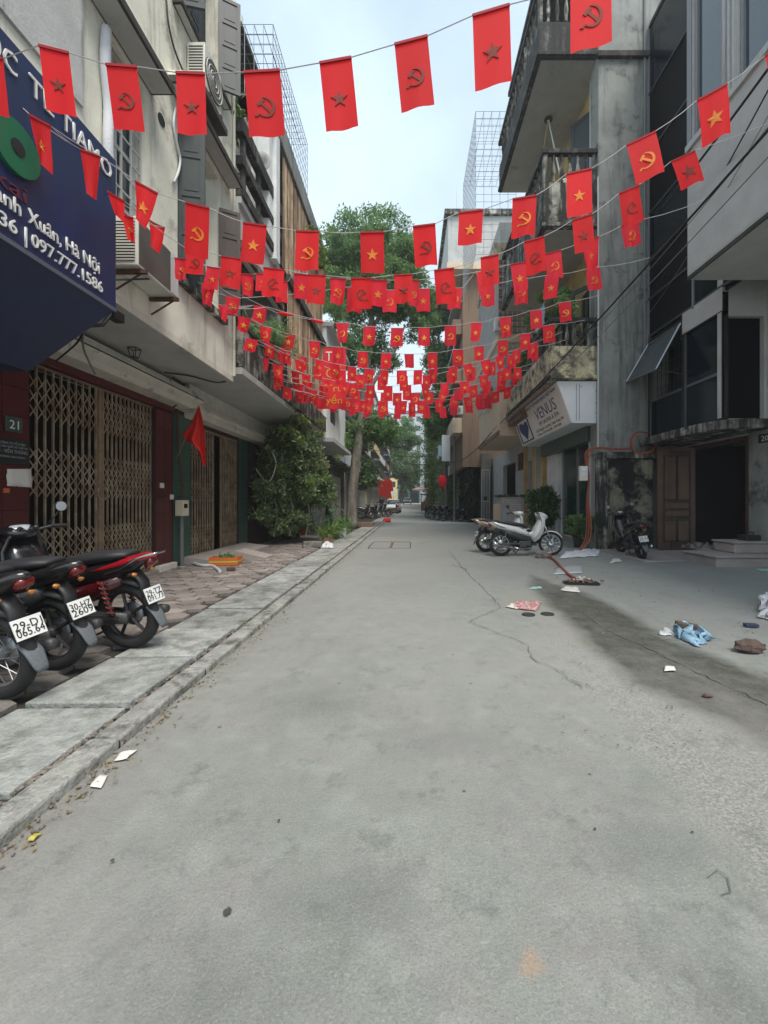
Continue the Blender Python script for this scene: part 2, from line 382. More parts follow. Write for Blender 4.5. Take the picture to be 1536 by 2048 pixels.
# ------------------------------------------------------------------ the ground
struct(MB().box(-300, 300, -60, 500, -.3, -.04).build('ground', mat('ground_earth', (.2, .2, .19), .95, grain=.1)))
KX = -1.53; SWZ = .06                              # kerb line, pavement level
def seg_dist(p, poly, closed):
    d = np.full(len(p), 1e9); k = len(poly)
    for i in range(k if closed else k-1):
        a, b = np.array(poly[i]), np.array(poly[(i+1) % k]); ab = b-a
        t = np.clip(((p-a)@ab)/(ab@ab), 0, 1); d = np.minimum(d, np.linalg.norm(p-(a+t[:, None]*ab), axis=1))
    return d
def sdf(p, poly):
    ins = np.zeros(len(p), bool); k = len(poly)
    for i in range(k):
        (x0, y0), (x1, y1) = poly[i], poly[(i+1) % k]
        if abs(y1-y0) < 1e-9: continue
        c = ((y0 > p[:, 1]) != (y1 > p[:, 1])) & (p[:, 0] < (x1-x0)*(p[:, 1]-y0)/(y1-y0)+x0); ins ^= c
    return np.where(ins, -1, 1)*seg_dist(p, poly, True)
def GP(l): return [tuple(G(*q)[:2]) for q in l]
wet_poly = GP([(1060, 1150), (1112, 1168), (1165, 1185), (1215, 1205), (1270, 1235), (1330, 1275), (1420, 1310), (1536, 1350), (1750, 1420), (1900, 1600), (1536, 1494), (1389, 1420), (1264, 1362), (1186, 1302), (1158, 1262), (1120, 1232), (1062, 1175)])
wet2 = GP([(1210, 1120), (1330, 1112), (1536, 1160), (1800, 1215), (1800, 1330), (1536, 1235), (1400, 1180), (1290, 1135), (1230, 1120)])
agg_poly = GP([(1045, 1250), (1120, 1222), (1160, 1262), (1188, 1304), (1264, 1364), (1389, 1422), (1536, 1496), (1950, 1640), (2300, 2300), (1900, 2300), (1600, 1890), (1450, 1680), (1300, 1520), (1215, 1420), (1130, 1330), (1060, 1290)])
patch_poly = GP([(1010, 1170), (1075, 1180), (1120, 1215), (1215, 1262), (1180, 1300), (1110, 1250), (1000, 1215)])
xs = np.concatenate([np.arange(KX, 7.6, .055), [8.5, 12]])
ys = np.concatenate([np.arange(.4, 16, .055), 16*np.exp(np.linspace(0, math.log(140/16), 40))])
gx, gy = np.meshgrid(xs, ys); p2 = np.stack([gx.ravel(), gy.ravel()], 1); nn_ = len(p2)
zz = .004*np.sin(p2[:, 0]*1.7+p2[:, 1]*.8)+.003*np.sin(p2[:, 1]*2.3-p2[:, 0])
zz += np.clip((p2[:, 0]-4.4)/1.2, 0, 1)*.05*(p2[:, 1] < 11.3)
zz[p2[:, 0] < KX+.4] *= .3
rise = np.clip((p2[:, 1]-50)/60, 0, 1)*.9; zz += rise
v = np.column_stack([p2, zz]); ny, nx = gx.shape
idx = np.arange(nn_).reshape(ny, nx); q = np.stack([idx[:-1, :-1], idx[:-1, 1:], idx[1:, 1:], idx[1:, :-1]], -1).reshape(-1, 4)
me = bpy.data.meshes.new('road'); me.from_pydata(v.tolist(), [], q.tolist())
def spots(l): return np.min([np.hypot((p2[:, 0]-G(x, y).x)/r, (p2[:, 1]-G(x, y).y)/(r*s)) for x, y, r, s in l], axis=0)
me.attributes.new('orange', 'FLOAT', 'POINT').data.foreach_set('value', np.clip(spots([(1060, 1925, .05, 1), (503, 1308, .07, .5)]), 0, 3).astype('f'))
me.attributes.new('dark', 'FLOAT', 'POINT').data.foreach_set('value', np.clip(spots([(700, 1800, .3, .5), (420, 2000, .3, .6), (1300, 1700, .25, .5), (880, 1480, .4, .4), (600, 1400, .5, .6), (1505, 2030, .12, 1.)]), 0, 3).astype('f'))
for nm, poly in (('wet', wet_poly), ('wettwo', wet2), ('agg', agg_poly), ('patch', patch_poly)):
    me.attributes.new(nm, 'FLOAT', 'POINT').data.foreach_set('value', np.clip(sdf(p2, poly), -2, 2).astype('f'))
road = bpy.data.objects.new('road', me); col.objects.link(road); struct(road)
me.polygons.foreach_set('use_smooth', [True]*len(me.polygons))
m = bpy.data.materials.new('road_concrete'); m.use_nodes = True; t = m.node_tree; L = t.links.new; b = t.nodes['Principled BSDF']
geo = N(t, 'ShaderNodeNewGeometry')
def NZ(scale, det=6, rg=.6, st=None, dist=0):
    v = geo.outputs['Position']
    if st:
        mp = N(t, 'ShaderNodeVectorMath', operation='MULTIPLY'); mp.inputs[1].default_value = st; L(v, mp.inputs[0]); v = mp.outputs[0]
    n = N(t, 'ShaderNodeTexNoise'); n.inputs['Scale'].default_value = scale; n.inputs['Detail'].default_value = det; n.inputs['Roughness'].default_value = rg
    n.inputs['Distortion'].default_value = dist; L(v, n.inputs['Vector']); return n.outputs[0]
def RM(s, a, c, x=0., y=1.):
    r = N(t, 'ShaderNodeMapRange'); r.inputs[1].default_value = a; r.inputs[2].default_value = c; r.inputs[3].default_value = x; r.inputs[4].default_value = y
    L(s, r.inputs[0]); return r.outputs[0]
def MX(f, a, c):
    x = N(t, 'ShaderNodeMix', data_type='RGBA')
    if isinstance(f, float): x.inputs[0].default_value = f
    else: L(f, x.inputs[0])
    for i, w in ((6, a), (7, c)):
        if isinstance(w, tuple): x.inputs[i].default_value = (*w, 1)
        else: L(w, x.inputs[i])
    return x.outputs[2]
def MA(op, a, c):
    x = N(t, 'ShaderNodeMath', operation=op)
    for i, w in enumerate((a, c)):
        if isinstance(w, (int, float)): x.inputs[i].default_value = w
        else: L(w, x.inputs[i])
    return x.outputs[0]
def AT(n):
    a = N(t, 'ShaderNodeAttribute', attribute_name=n); return a.outputs['Fac']
def mask(n, amp, soft, scale=3.):
    d = MA('ADD', AT(n), MA('MULTIPLY', MA('SUBTRACT', NZ(scale, 8, .65), .5), amp)); return RM(d, -soft, soft, 1, 0)
c = MX(RM(NZ(.9, 9, .62, None, .4), .34, .66), (.235, .245, .225), (.325, .33, .308))
c = MX(RM(NZ(2.6, 8, .7), .45, .7), c, (.30, .275, .27))
c = MX(RM(NZ(5.5, 8, .7), .50, .75, 0, .7), c, (.42, .42, .40))
c = MX(RM(NZ(1.3, 9, .75, (1, .5, 1)), .53, .66, 0, .6), c, (.14, .148, .138))
ag = mask('agg', .35, .12)
agc = MX(RM(NZ(70, 4, .75), .42, .6), (.22, .21, .195), (.46, .445, .42))
c = MX(MA('MULTIPLY', ag, .85), c, agc)
pt = mask('patch', .25, .06); c = MX(MA('MULTIPLY', pt, .7), c, (.33, .31, .26))
wt = mask('wet', .30, .10, 2.2); c = MX(MA('MULTIPLY', wt, RM(NZ(1.6, 8, .7), .3, .55, .65, 1.0)), c, MX(RM(NZ(7, 8, .7), .4, .65), (.07, .069, .056), (.145, .14, .115)))
w2 = mask('wettwo', .5, .2, 1.2); c = MX(MA('MULTIPLY', w2, .75), c, (.125, .138, .126))
sx = N(t, 'ShaderNodeSeparateXYZ'); L(geo.outputs['Position'], sx.inputs[0])
gut = RM(MA('ADD', sx.outputs[0], MA('MULTIPLY', NZ(4, 8, .7), .3)), KX+.18, KX+.42, .85, 0.)
c = MX(gut, c, MX(RM(NZ(12, 7, .7), .4, .65), (.17, .155, .125), (.34, .32, .28)))
c = MX(RM(MA('ADD', AT('orange'), MA('MULTIPLY', NZ(30, 5, .7), 1.6)), 1.0, 1.9, .75, 0), c, (.50, .29, .17)); c = MX(RM(MA('ADD', AT('dark'), MA('MULTIPLY', NZ(6, 6, .7), 1.6)), .7, 2.1, .55, 0), c, (.15, .155, .145))
# long wear scratches along the street, and speckle
c = MX(RM(NZ(1., 8, .7, (26, 1.6, 1)), .58, .74, 0, .35), c, (.37, .37, .36))
c = MX(RM(NZ(150, 3, .6), .45, .75, 0, .5), c, (.11, .11, .105)); c = MX(RM(NZ(110, 3, .6, (1, 1.3, 1)), .55, .75, 0, .4), c, (.50, .50, .47)); c = MX(RM(NZ(.55, 7, .6, (1, .6, 1)), .45, .62, 0, .5), c, (.33, .305, .30)); c = MX(RM(NZ(4.2, 9, .78), .54, .66, 0, .6), c, (.14, .147, .136)); c = MX(RM(NZ(22, 6, .7), .5, .7, 0, .35), c, (.17, .175, .162))
vo = N(t, 'ShaderNodeTexVoronoi'); vo.inputs['Scale'].default_value = 3.1; L(geo.outputs['Position'], vo.inputs['Vector'])
c = MX(RM(MA('ADD', vo.outputs['Distance'], MA('MULTIPLY', NZ(20, 3), .04)), .052, .062, .75, 0.), c, (.075, .075, .07))
c = MX(MA('MULTIPLY', MA('SUBTRACT', 1.0, wt), RM(MA('ADD', sx.outputs[1], MA('MULTIPLY', NZ(1.2, 6, .7), 2.5)), 3.0, 7.5, 0, .42)), c, (.42, .42, .405)); vg = N(t, 'ShaderNodeVectorMath', operation='MULTIPLY'); vg.inputs[1].default_value = (.765, .79, .775); L(c, vg.inputs[0]); c = vg.outputs[0]  # colour lightened with distance, painting in the brighter light of the mid-street
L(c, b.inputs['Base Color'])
rg = MX(MA('MULTIPLY', wt, .8), (.88,)*3, (.42,)*3); L(rg, b.inputs['Roughness']); b.inputs['Specular IOR Level'].default_value = .35
bn = N(t, 'ShaderNodeBump'); bn.inputs['Strength'].default_value = .55; bn.inputs['Distance'].default_value = .012
hh = MA('ADD', MA('ADD', NZ(9, 8, .7), MA('MULTIPLY', NZ(90, 4, .6), .6)), MA('MULTIPLY', MA('MULTIPLY', NZ(80, 4, .7), ag), .8))
L(hh, bn.inputs['Height']); L(bn.outputs[0], b.inputs['Normal'])
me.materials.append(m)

# jagged cracks and joints, thin dark ribbons lying in the surface
def crack(pts, w=.012, jag=.02, z=.010, wob=True, name='crack', m_='black'):
    P2 = [Vector((*q, 0)) for q in pts]; out = []
    for a, c in zip(P2[:-1], P2[1:]):
        k = max(1, int((c-a).length/.05)); d = (c-a).normalized(); nrm = Vector((-d.y, d.x, 0))
        for i in range(k): out.append(a+(c-a)*i/k+nrm*random.uniform(-jag, jag)*(i > 0))
    out.append(P2[-1]); vs = []
    for i, p in enumerate(out):
        d = (out[min(i+1, len(out)-1)]-out[max(i-1, 0)]).normalized(); nrm = Vector((-d.y, d.x, 0))
        ww = w*random.uniform(.25, 1.)*.5
        vs += [(p+nrm*ww)[:2]+(z,), (p-nrm*ww)[:2]+(z,)]
    me = MB().add(vs, [(2*i, 2*i+1, 2*i+3, 2*i+2) for i in range(len(out)-1)])
    o = me.build(name, m_); adopt(o, road); return o
mat('crack', (.11, .108, .10), .95)
for l, w in (([(898, 1100), (925, 1137), (950, 1162), (985, 1195), (1001, 1217), (937, 1245)], .010),
             ([(937, 1245), (975, 1258), (1008, 1272), (1040, 1284), (1058, 1296), (1068, 1320), (1115, 1342), (1165, 1378)], .010),
             ([(855, 1084), (845, 1086), (700, 1097)], .02), ([(830, 1086), (905, 1083)], .025), ([(905, 1130), (935, 1140)], .02),
             ([(1120, 1195), (1215, 1262), (1300, 1300), (1536, 1410)], .014), ([(1250, 1280), (1360, 1282)], .012),
             ([(1416, 1760), (1436, 1745), (1455, 1760), (1462, 1790), (1444, 1795)], .005)):
    crack(GP(l), w, .02 if w > .006 else .004, m_='crack')
# inspection cover joints in the road
def frame_xy(x0, x1, y0, y1, w, z):
    b = MB()
    for a in ((x0, x1, y0, y0+w), (x0, x1, y1-w, y1), (x0, x0+w, y0+w, y1-w), (x1-w, x1, y0+w, y1-w)): b.box(*a, z-.01, z)
    return b
g0 = G(735, 1097); g1 = G(812, 1084)
cov = frame_xy(g0.x, g0.x+.62, g0.y, g1.y, .022, .011).build('inspection_cover_frame', 'rust'); tag(cov, 'rectangular iron cover frame set in the road surface, the left of a joined pair', 'manhole cover', 'covers in the road')
cov2 = frame_xy(g0.x+.64, g0.x+1.2, g0.y, g1.y, .022, .011).build('inspection_cover_frame', 'rust'); tag(cov2, 'rectangular iron cover frame set in the road surface, the right of a joined pair', 'manhole cover', 'covers in the road')
for (px, py), w in (((1057, 1230), 'closest to the red magazine'), ((1095, 1229), 'away from the red magazine')):
    g = G(px, py); o = MB().lathe([(.0, 0), (.075, 0), (.075, .012), (0, .012)], g, 18).build('valve_cover', 'engine_grey'); tag(o, 'small round iron valve cover in the road '+w, 'valve cover', 'round valve covers')
for (px, py, r, m_, sh) in ((455, 1828, .014, 'asphalt_stain', 1), (558, 1645, .007, 'asphalt_stain', 1), (1385, 1668, .006, 'asphalt_stain', 1), (1190, 1662, .006, 'asphalt_stain', 1), (225, 1725, .007, 'asphalt_stain', 1)):
    mat('orange_stain', (.30, .195, .13), .9, col2=(.27, .24, .21), ns=60, lo=.4, hi=.6)
    g = G(px, py); vs = [(g.x, g.y, .0095)]+[(g.x+math.cos(a*PI/9)*r*random.uniform(.65, 1.1), g.y+math.sin(a*PI/9)*r*sh*random.uniform(.7, 1.15), .0095) for a in range(18)]
    o = MB().add(vs, [(0, i+1, (i+1) % 18+1) for i in range(18)]).build('stain', m_, road)

# pavement: base, kerb stones, slab strip, hexagonal pavers
pav = struct(MB().box(-9, KX-.01, -.5, 130, -.03, .022).build('pavement', 'soil_joint'))
y = .35; kerb = struct(MB().box(KX-.17, KX-.012, -.4, 130, .0225, .03).build('kerb', 'soil_joint'))
while y < 60:
    L_ = random.uniform(.9, 1.1) if y < 25 else 6
    dz = random.uniform(-.006, .006); dx = random.uniform(-.006, .006)
    MB().box(KX-.150+dx, KX+dx, y+.008, y+L_-.008, -.02, .055+dz).build('kerb_stone', 'kerb_stone', kerb, bevel=.014); y += L_
y = 1.0
while y < 34:
    L_ = .78 if y < 16 else 2.4
    dz = random.uniform(-.010, .010); tl = random.uniform(-.014, .014)
    Mx = Matrix.Translation((-2.035, y+L_/2, SWZ-.05+dz)) @ Matrix.Rotation(tl, 4, 'Y') @ Matrix.Rotation(random.uniform(-.008, .008), 4, 'Z')
    MB().box(-.333, .318, -L_/2+.019, L_/2-.019, 0, .05, Mx).build('paving_slab', 'slab_stone', pav, bevel=.009); y += L_
rx, ry = .165, .135; row = 0; hexes = []
y = .9
while y < 15.5:
    x = -2.55 - (rx*.87 if row % 2 else 0)
    while x > -4.45:
        if x < -2.49: hexes.append((x, y))
        x -= rx*1.74
    y += ry*1.5; row += 1
hexes.sort(key=lambda q: q[1])
def hexv(x, y, dz, s=.945):
    j = lambda: random.uniform(-.006, .006)
    a = [(x+rx*s*math.sin(k*PI/3)*1.0+j(), y+ry*s*math.cos(k*PI/3)+j()) for k in range(6)]
    tx, ty = random.uniform(-.03, .03), random.uniform(-.03, .03)
    top = [(px, py, SWZ+dz+(px-x)*tx+(py-y)*ty) for px, py in a]
    return [(px, py, .015) for px, py in a]+top
HF = [(11, 10, 9, 8, 7, 6)]+[(i, (i+1) % 6, 6+(i+1) % 6, 6+i)[::-1] for i in range(6)]
rest = MB()
vis = [h for h in hexes if not (h[1] < 1.9)]
for i, (x, y) in enumerate(vis):
    vv = hexv(x, y, random.uniform(-.012, .004))
    if i < 290: MB().add(vv, HF).build('paving_stone', 'paver_pink' if y > 3.7 or random.random() < .25 else 'paver_grey', pav)
    else: rest.add(vv, HF)
rest.build('paving_stones_far', 'paver_pink', pav, stuff=True)
# broken rubble and grit lying in the gap between slabs and kerb, and by the walls
b = MB()
def chip(b, x, y, z, r):
    Mx = Matrix.Translation((x, y, z)) @ Matrix.Rotation(random.uniform(0, 6), 4, 'Z') @ Matrix.Rotation(random.uniform(-.4, .4), 4, 'X')
    b.box(-r, r, -r*.6, r*.6, -r*.4, r*.4, Mx)
for i in range(420):
    y = 1.1*math.exp(random.uniform(0, 2.4)); chip(b, -1.692+random.uniform(-.022, .022), y, .045, random.uniform(.004, .017))
for i in range(260):
    y = 1.0*math.exp(random.uniform(0, 2.4)); chip(b, KX+abs(random.gauss(.03, .05)), y, .008, random.uniform(.002, .008))
for i in range(420):
    px, py = random.uniform(1120, 1700), random.uniform(1190, 1500); g = G(px, py); chip(b, g.x, g.y, .012, random.choice([.002, .002, .003, .005]))
for i in range(300):
    chip(b, random.uniform(-4.4, -2.5), random.uniform(6.5, 12), SWZ+.005, random.choice([.004, .006, .012]))
o = b.build('grit', 'rock', stuff=True)
lp_ = np.array([(KX+abs(random.gauss(.03, .07)) if random.random() < .75 else -1.69+random.gauss(0, .03), 1.1*math.exp(random.uniform(0, 2.8)), .016 if random.random() < .75 else .06) for _ in range(420)]+[(random.uniform(-4.4, -3.6), random.uniform(7, 12), .075) for _ in range(160)]+[(random.gauss(3.4, .9), random.uniform(4, 9), .02) for _ in range(140)])
lo_ = leaves('leaf_litter', lp_, .028, mat('leaf_brown', (.13, .09, .05), .85, col2=(.25, .2, .1), ns=30), None, 2.); lo_['kind'] = 'stuff'; lo_.scale = (1, 1, .6)

# ------------------------------------------------------------------ small things lying on the road
def sheet(name, m_, quad, label, cat, z=.012, crumple=.0, n=6, group=None, thick=True):
    b = MB(); a = [Vector(q) for q in quad]; vs = []
    for j in range(n+1):
        for i in range(n+1):
            u, w = i/n, j/n; p = (a[0]*(1-u)+a[1]*u)*(1-w)+(a[3]*(1-u)+a[2]*u)*w
            p.z = max(.006, p.z)+min(z, .005)+crumple*max(0, mnoise.noise(p*18)+.5*mnoise.noise(p*45)+.45)*(1 if 0 < i < n and 0 < j < n else .12)
            p += Vector((mnoise.noise(p*14), mnoise.noise(p*14+Vector((5, 5, 5))), 0))*(crumple*.7+.012)
            vs.append(p)
    b.add(vs, [(j*(n+1)+i, j*(n+1)+i+1, (j+1)*(n+1)+i+1, (j+1)*(n+1)+i) for j in range(n) for i in range(n)])
    o = b.build(name, m_, smooth=crumple > 0); tag(o, label, cat, group)
    if thick:
        s = o.modifiers.new('solid', 'SOLIDIFY'); s.thickness = .0008
    return o
def GQ(*l): return [G(x, y) for x, y in l]
def lump(name, m_, c, r, label, cat, seed=0, n=14, flat=.35):
    b = MB(); vs = []; fs = []; k = 9
    for i in range(k+1):
        for j in range(n):
            t_, p_ = PI*i/k, 2*PI*j/n; d = Vector((math.sin(t_)*math.cos(p_), math.sin(t_)*math.sin(p_), math.cos(t_)))
            f = 1+flat*mnoise.noise(d*2.2+Vector((seed, 0, 0)))+.15*mnoise.noise(d*6+Vector((seed, 3, 0)))
            vs.append(Vector((d.x*r[0], d.y*r[1], max(-.6, d.z)*r[2]))*f+Vector(c))
    for i in range(k):
        for j in range(n): fs.append((i*n+j, (i+1)*n+j, (i+1)*n+(j+1) % n, i*n+(j+1) % n))
    return tag(b.add(vs, fs).build(name, m_, smooth=False), label, cat)
g = G(1165, 1100)
sheet('cloth', 'cloth_white', GQ((1118, 1118), (1195, 1113), (1208, 1098), (1130, 1106)), 'crumpled white cloth lying on the ground in front of the stained wall post', 'cloth', .02, .07, 16)
sheet('plastic_sheet', 'plastic_sheet', GQ((1105, 1150), (1165, 1147), (1163, 1130), (1112, 1136)), 'flat pale plastic sheet on wet concrete beside the red hose', 'plastic sheet', .008, .006)
sheet('teal_paper', 'paper_teal', GQ((1057, 1180), (1084, 1178), (1082, 1174), (1062, 1175)), 'small pale teal paper lying alone on the road left of the wet patch', 'paper', .01, .01)
mg = sheet('magazine', 'paper_red', GQ((1020, 1216), (1072, 1224), (1084, 1206), (1030, 1205)), 'torn red and white magazine lying on the road', 'magazine', .012, .03, 9)
sheet('magazine_page', 'paper', GQ((1012, 1215), (1036, 1220), (1042, 1210), (1022, 1209)), 'loose pale page sticking out beside the torn red magazine', 'paper', .011, .02)
sheet('waste_paper', 'paper', GQ((180, 1578), (203, 1580), (214, 1556), (196, 1554)), 'small white printed card lying in the gutter by the kerb', 'paper', .01, .002, 4)
sheet('waste_paper', 'paper', GQ((222, 1528), (252, 1524), (272, 1504), (246, 1506)), 'crumpled cream paper scrap in the gutter above the white card', 'paper', .01, .012)
sheet('wrapper', 'paper', GQ((-10, 1585), (28, 1572), (30, 1562), (0, 1562)), 'scrunched white wrapper stuck in the crack beside the kerb stones', 'wrapper', .05, .03)
sheet('fallen_leaf', 'leaf_yellow', GQ((42, 1693), (66, 1690), (82, 1668), (62, 1672)), 'curled yellow leaf lying in the gutter near the bottom left', 'leaf', .01, .012)
sheet('white_scrap', 'paper', GQ((1120, 1182), (1160, 1186), (1155, 1176), (1130, 1174)), 'white paper scrap beside the charred tray of rubbish', 'paper', .012, .02)
sheet('white_scrap', 'paper', GQ((1326, 1345), (1352, 1345), (1350, 1336), (1330, 1335)), 'white scrap on the dark wet gutter of the side apron', 'paper', .012, .02)
sheet('beige_scrap', 'paper', GQ((1218, 1128), (1245, 1124), (1238, 1118), (1228, 1118)), 'beige scrap on the concrete in front of the black scooter', 'paper', .012, .03)
sheet('plastic_bag', 'bag_blue', GQ((1345, 1270), (1392, 1294), (1422, 1282), (1375, 1262)), 'crumpled light blue plastic bag on the wet concrete under a brick', 'plastic bag', .01, .11, 14)
sheet('plastic_film', 'plastic_sheet', GQ((1318, 1272), (1350, 1274), (1350, 1260), (1325, 1262)), 'clear crumpled plastic film just left of the blue bag', 'plastic film', .012, .05)
sheet('carrier_bag', 'cloth_white', GQ((1518, 1238), (1560, 1245), (1560, 1200), (1526, 1205)), 'white carrier bag cut off by the right edge of the picture', 'plastic bag', .04, .14, 14)
g = G(1375, 1268); Mx = Matrix.Translation((g.x, g.y, .075)) @ Matrix.Rotation(-.35, 4, 'Z') @ Matrix.Rotation(.12, 4, 'Y')
tag(MB().box(-.10, .10, -.05, .05, -.03, .03, Mx).build('brick', 'brick_red', bevel=.008), 'dark brown brick lying on top of the blue plastic bag', 'brick')
lump('broken_brick', 'brick_red', G(1500, 1305)+Vector((0, 0, .05)), (.13, .075, .065), 'rough lump of broken dark brick near the right edge of the apron', 'brick', 3, 10, .28)
lump('rock', 'rock', G(1087, 1116)+Vector((0, 0, .06)), (.19, .13, .10), 'pale broken rock at the near end of the red hose by the white motorbike', 'rock', 5, 10, .5)
g = G(1502, 1255); tag(MB().box(-.06, .06, -.03, .03, 0, .03, Matrix.Translation((g.x, g.y, .01)) @ Matrix.Rotation(-.2, 4, 'Z')).build('small_box', 'navy_box', bevel=.003), 'small flat dark blue carton near the right edge', 'box')
lump('debris', 'brick_red', G(1415, 1393)+Vector((0, 0, .008)), (.035, .02, .012), 'small dark lump of debris below the blue bag near the gutter', 'debris', 9, 8, .5)
# charred tray with ash
tr = thing('charred_tray', 'dark flattened tray full of burnt scraps at the end of the red hose', 'tray', G(1162, 1168))
g = G(1162, 1168); b = MB().box(-.26, .26, -.10, .10, .0, .025, Matrix.Translation((g.x, g.y, .008)) @ Matrix.Rotation(-.12, 4, 'Z')); b.build('tray', 'black', tr)
b = MB()
for i in range(70): chip(b, g.x+random.gauss(0, .11), g.y+random.gauss(0, .05), .045+random.uniform(0, .05)*max(0, 1-abs(random.gauss(0, .6))), random.uniform(.008, .03))
b.build('burnt_scraps', 'brown_boards', tr, stuff=True)
b = MB()
for i in range(22): chip(b, g.x+random.gauss(0, .08), g.y+random.gauss(0, .05), .07+random.uniform(0, .04), random.uniform(.008, .022))
b.build('paper_scraps', 'paper', tr, stuff=True)
def smooth_path(pts, k=6):
    pts = [Vector(p) for p in pts]; out = []
    for i in range(len(pts)-1):
        p0, p1, p2, p3 = pts[max(i-1, 0)], pts[i], pts[i+1], pts[min(i+2, len(pts)-1)]
        for j in range(k):
            u = j/k; out.append(.5*((2*p1)+(-p0+p2)*u+(2*p0-5*p1+4*p2-p3)*u*u+(-p0+3*p1-3*p2+p3)*u**3))
    return out+[pts[-1]]
tag(MB().tube(smooth_path([G(1092, 1116)+Vector((0, 0, .06)), G(1108, 1122)+Vector((0, 0, .03)), G(1128, 1143)+Vector((0, 0, .024)), G(1145, 1157)+Vector((0, 0, .024)), G(1165, 1166)+Vector((0, 0, .05))]), .024, 8).build('ground_hose', 'hose_red', smooth=True), 'red hose snaking over the ground from the rock to the charred tray', 'hose')
b = MB()

# ------------------------------------------------------------------ window / shutter / grille helpers
def bars_x(X, y0, y1, z0, z1, ny, nz, r=.008):      # grille in a plane x = X
    b = MB()
    for i in range(ny+1): y = y0+(y1-y0)*i/ny; b.box(X-r, X+r, y-r, y+r, z0, z1)
    for j in range(nz+1): z = z0+(z1-z0)*j/nz; b.box(X-r*.8, X+r*.8, y0, y1, z-r*.8, z+r*.8)
    return b
def window_x(parent, X, y0, y1, z0, z1, m_glass='glass_dark', m_fr='window_frame', ny=2, nz=1, w=.05, d=.05, s=1):
    """window in a plane x = X facing -x if s>0 (right side of the street) or +x; frame + panes"""
    b = MB(); xa, xb = X-d/2, X+d/2
    for i in range(ny+1): y = y0+(y1-y0-w)*i/ny; b.box(xa, xb, y, y+w, z0, z1)
    for j in range(nz+1):
        z = z0+(z1-z0-w)*j/nz
        for i in range(ny):
            ya = y0+(y1-y0-w)*i/ny+w; yb = y0+(y1-y0-w)*(i+1)/ny; b.box(xa+.002, xb-.002, ya, yb, z, z+w)
    f = b.build('window', m_fr, parent)
    for i in range(ny):
        for j in range(nz):
            ya = y0+(y1-y0-w)*i/ny+w; yb = y0+(y1-y0-w)*(i+1)/ny; za = z0+(z1-z0-w)*j/nz+w; zb = z0+(z1-z0-w)*(j+1)/nz
            MB().box(X-.004, X+.004, ya, yb, za, zb).build('pane', m_glass, f)
    return f
def leaf_panel(parent, a, bdir, width, z0, z1, m_, name='shutter', panels=3, louvre=False, t_=.04):
    """one door or shutter leaf: hinge point a (x,y), horizontal direction bdir"""
    d = Vector((*bdir, 0)).normalized(); n = Vector((-d.y, d.x, 0)); a = Vector((a[0], a[1], 0))
    def bx(u0, u1, v0, v1, w0, w1):
        b = MB(); vs = []
        for z in (v0, v1):
            for u, w in ((u0, w0), (u1, w0), (u1, w1), (u0, w1)): vs.append(a+d*u+n*w+Vector((0, 0, z)))
        return b.add(vs, [(3, 2, 1, 0), (4, 5, 6, 7), (0, 1, 5, 4), (1, 2, 6, 5), (2, 3, 7, 6), (3, 0, 4, 7)])
    fr = MB(); s = width*.16
    for q in ((0, s, z0, z1), (width-s, width, z0, z1)): x = bx(*q, -t_/2, t_/2); fr.add(x.v, x.f)
    hs = [z0+(z1-z0-s)*k/panels for k in range(panels+1)]
    for h in hs: x = bx(s, width-s, h, h+s, -t_/2+.001, t_/2-.001); fr.add(x.v, x.f)
    o = fr.build(name, m_, parent)
    for k in range(panels):
        za, zb = hs[k]+s, hs[k+1]
        if louvre:
            c = int((zb-za)/.05); lb = MB()
            for i in range(c):
                z = za+(zb-za)*(i+.5)/c; x = bx(s, width-s, z-.004, z+.004, -t_/2, t_/2)
                x.v = [(p[0], p[1], p[2]+(.012 if j % 4 < 2 else -.012)) for j, p in enumerate(x.v)]
                if c < 60: x.build('slat', m_, o)
        else:
            bx(s, width-s, za, zb, -.008, .008).build('panel', m_, o)
            if zb-za > .12: bx(s+.03, width-s-.03, za+.03, zb-.03, -t_/2+.006, t_/2-.006).build('panel', m_, o)
    return o
def folding_gate(th, X, y0, y1, z0, z1, n, m_, bands, post=True):
    """lattice gate in plane x = X: upright bars, scissor strips in bands"""
    lf = MB()
    for i in range(n+1):
        y = y0+(y1-y0)*i/n; MB().box(X-.012, X+.012, y-.009, y+.009, z0, z1).build('bar', m_, th)
    for za, zb, k in bands:
        h = (zb-za)/k
        for i in range(n):
            a, c = y0+(y1-y0)*i/n, y0+(y1-y0)*(i+1)/n
            for j in range(k):
                p, q = za+h*j, za+h*(j+1)
                lf.strip((X+.016, a, p), (X+.016, c, q), .014, .004, (1, 0, 0)); lf.strip((X+.022, a, q), (X+.022, c, p), .014, .004, (1, 0, 0))
    lf.build('lattice', m_, th, stuff=True)
def eyebrow(parent, X0, X1, y0, y1, z, m_='eyebrow_dark', th=.10):
    MB().box(X0, X1, y0, y1, z, z+th).build('canopy_slab', m_, parent, bevel=.01)
    MB().box(X0, X1-(.05 if X1 > X0 else -.05), y0+.03, y1-.03, z+th, z+th+.09).build('canopy_slab', 'upper_plaster', parent, bevel=.01)
    MB().box(min(X0, X1)+.02, max(X0, X1)-.03, y0+.03, y1-.03, z-.006, z-.001).build('canopy_underside', 'soffit', parent)
def tiles_x(parent, X, y0, y1, z0, z1, ny, nz, m_, t_=.012, g=.004):
    sgn = 1 if X < 0 else -1
    me = MB().box(0, t_*sgn, g, (y1-y0)/ny-g, g, (z1-z0)/nz-g).mesh('tile', m_)
    for i in range(ny):
        for j in range(nz):
            o = bpy.data.objects.new('tile', me); col.objects.link(o); o.location = (X, y0+(y1-y0)*i/ny, z0+(z1-z0)*j/nz)
            adopt(o, parent)

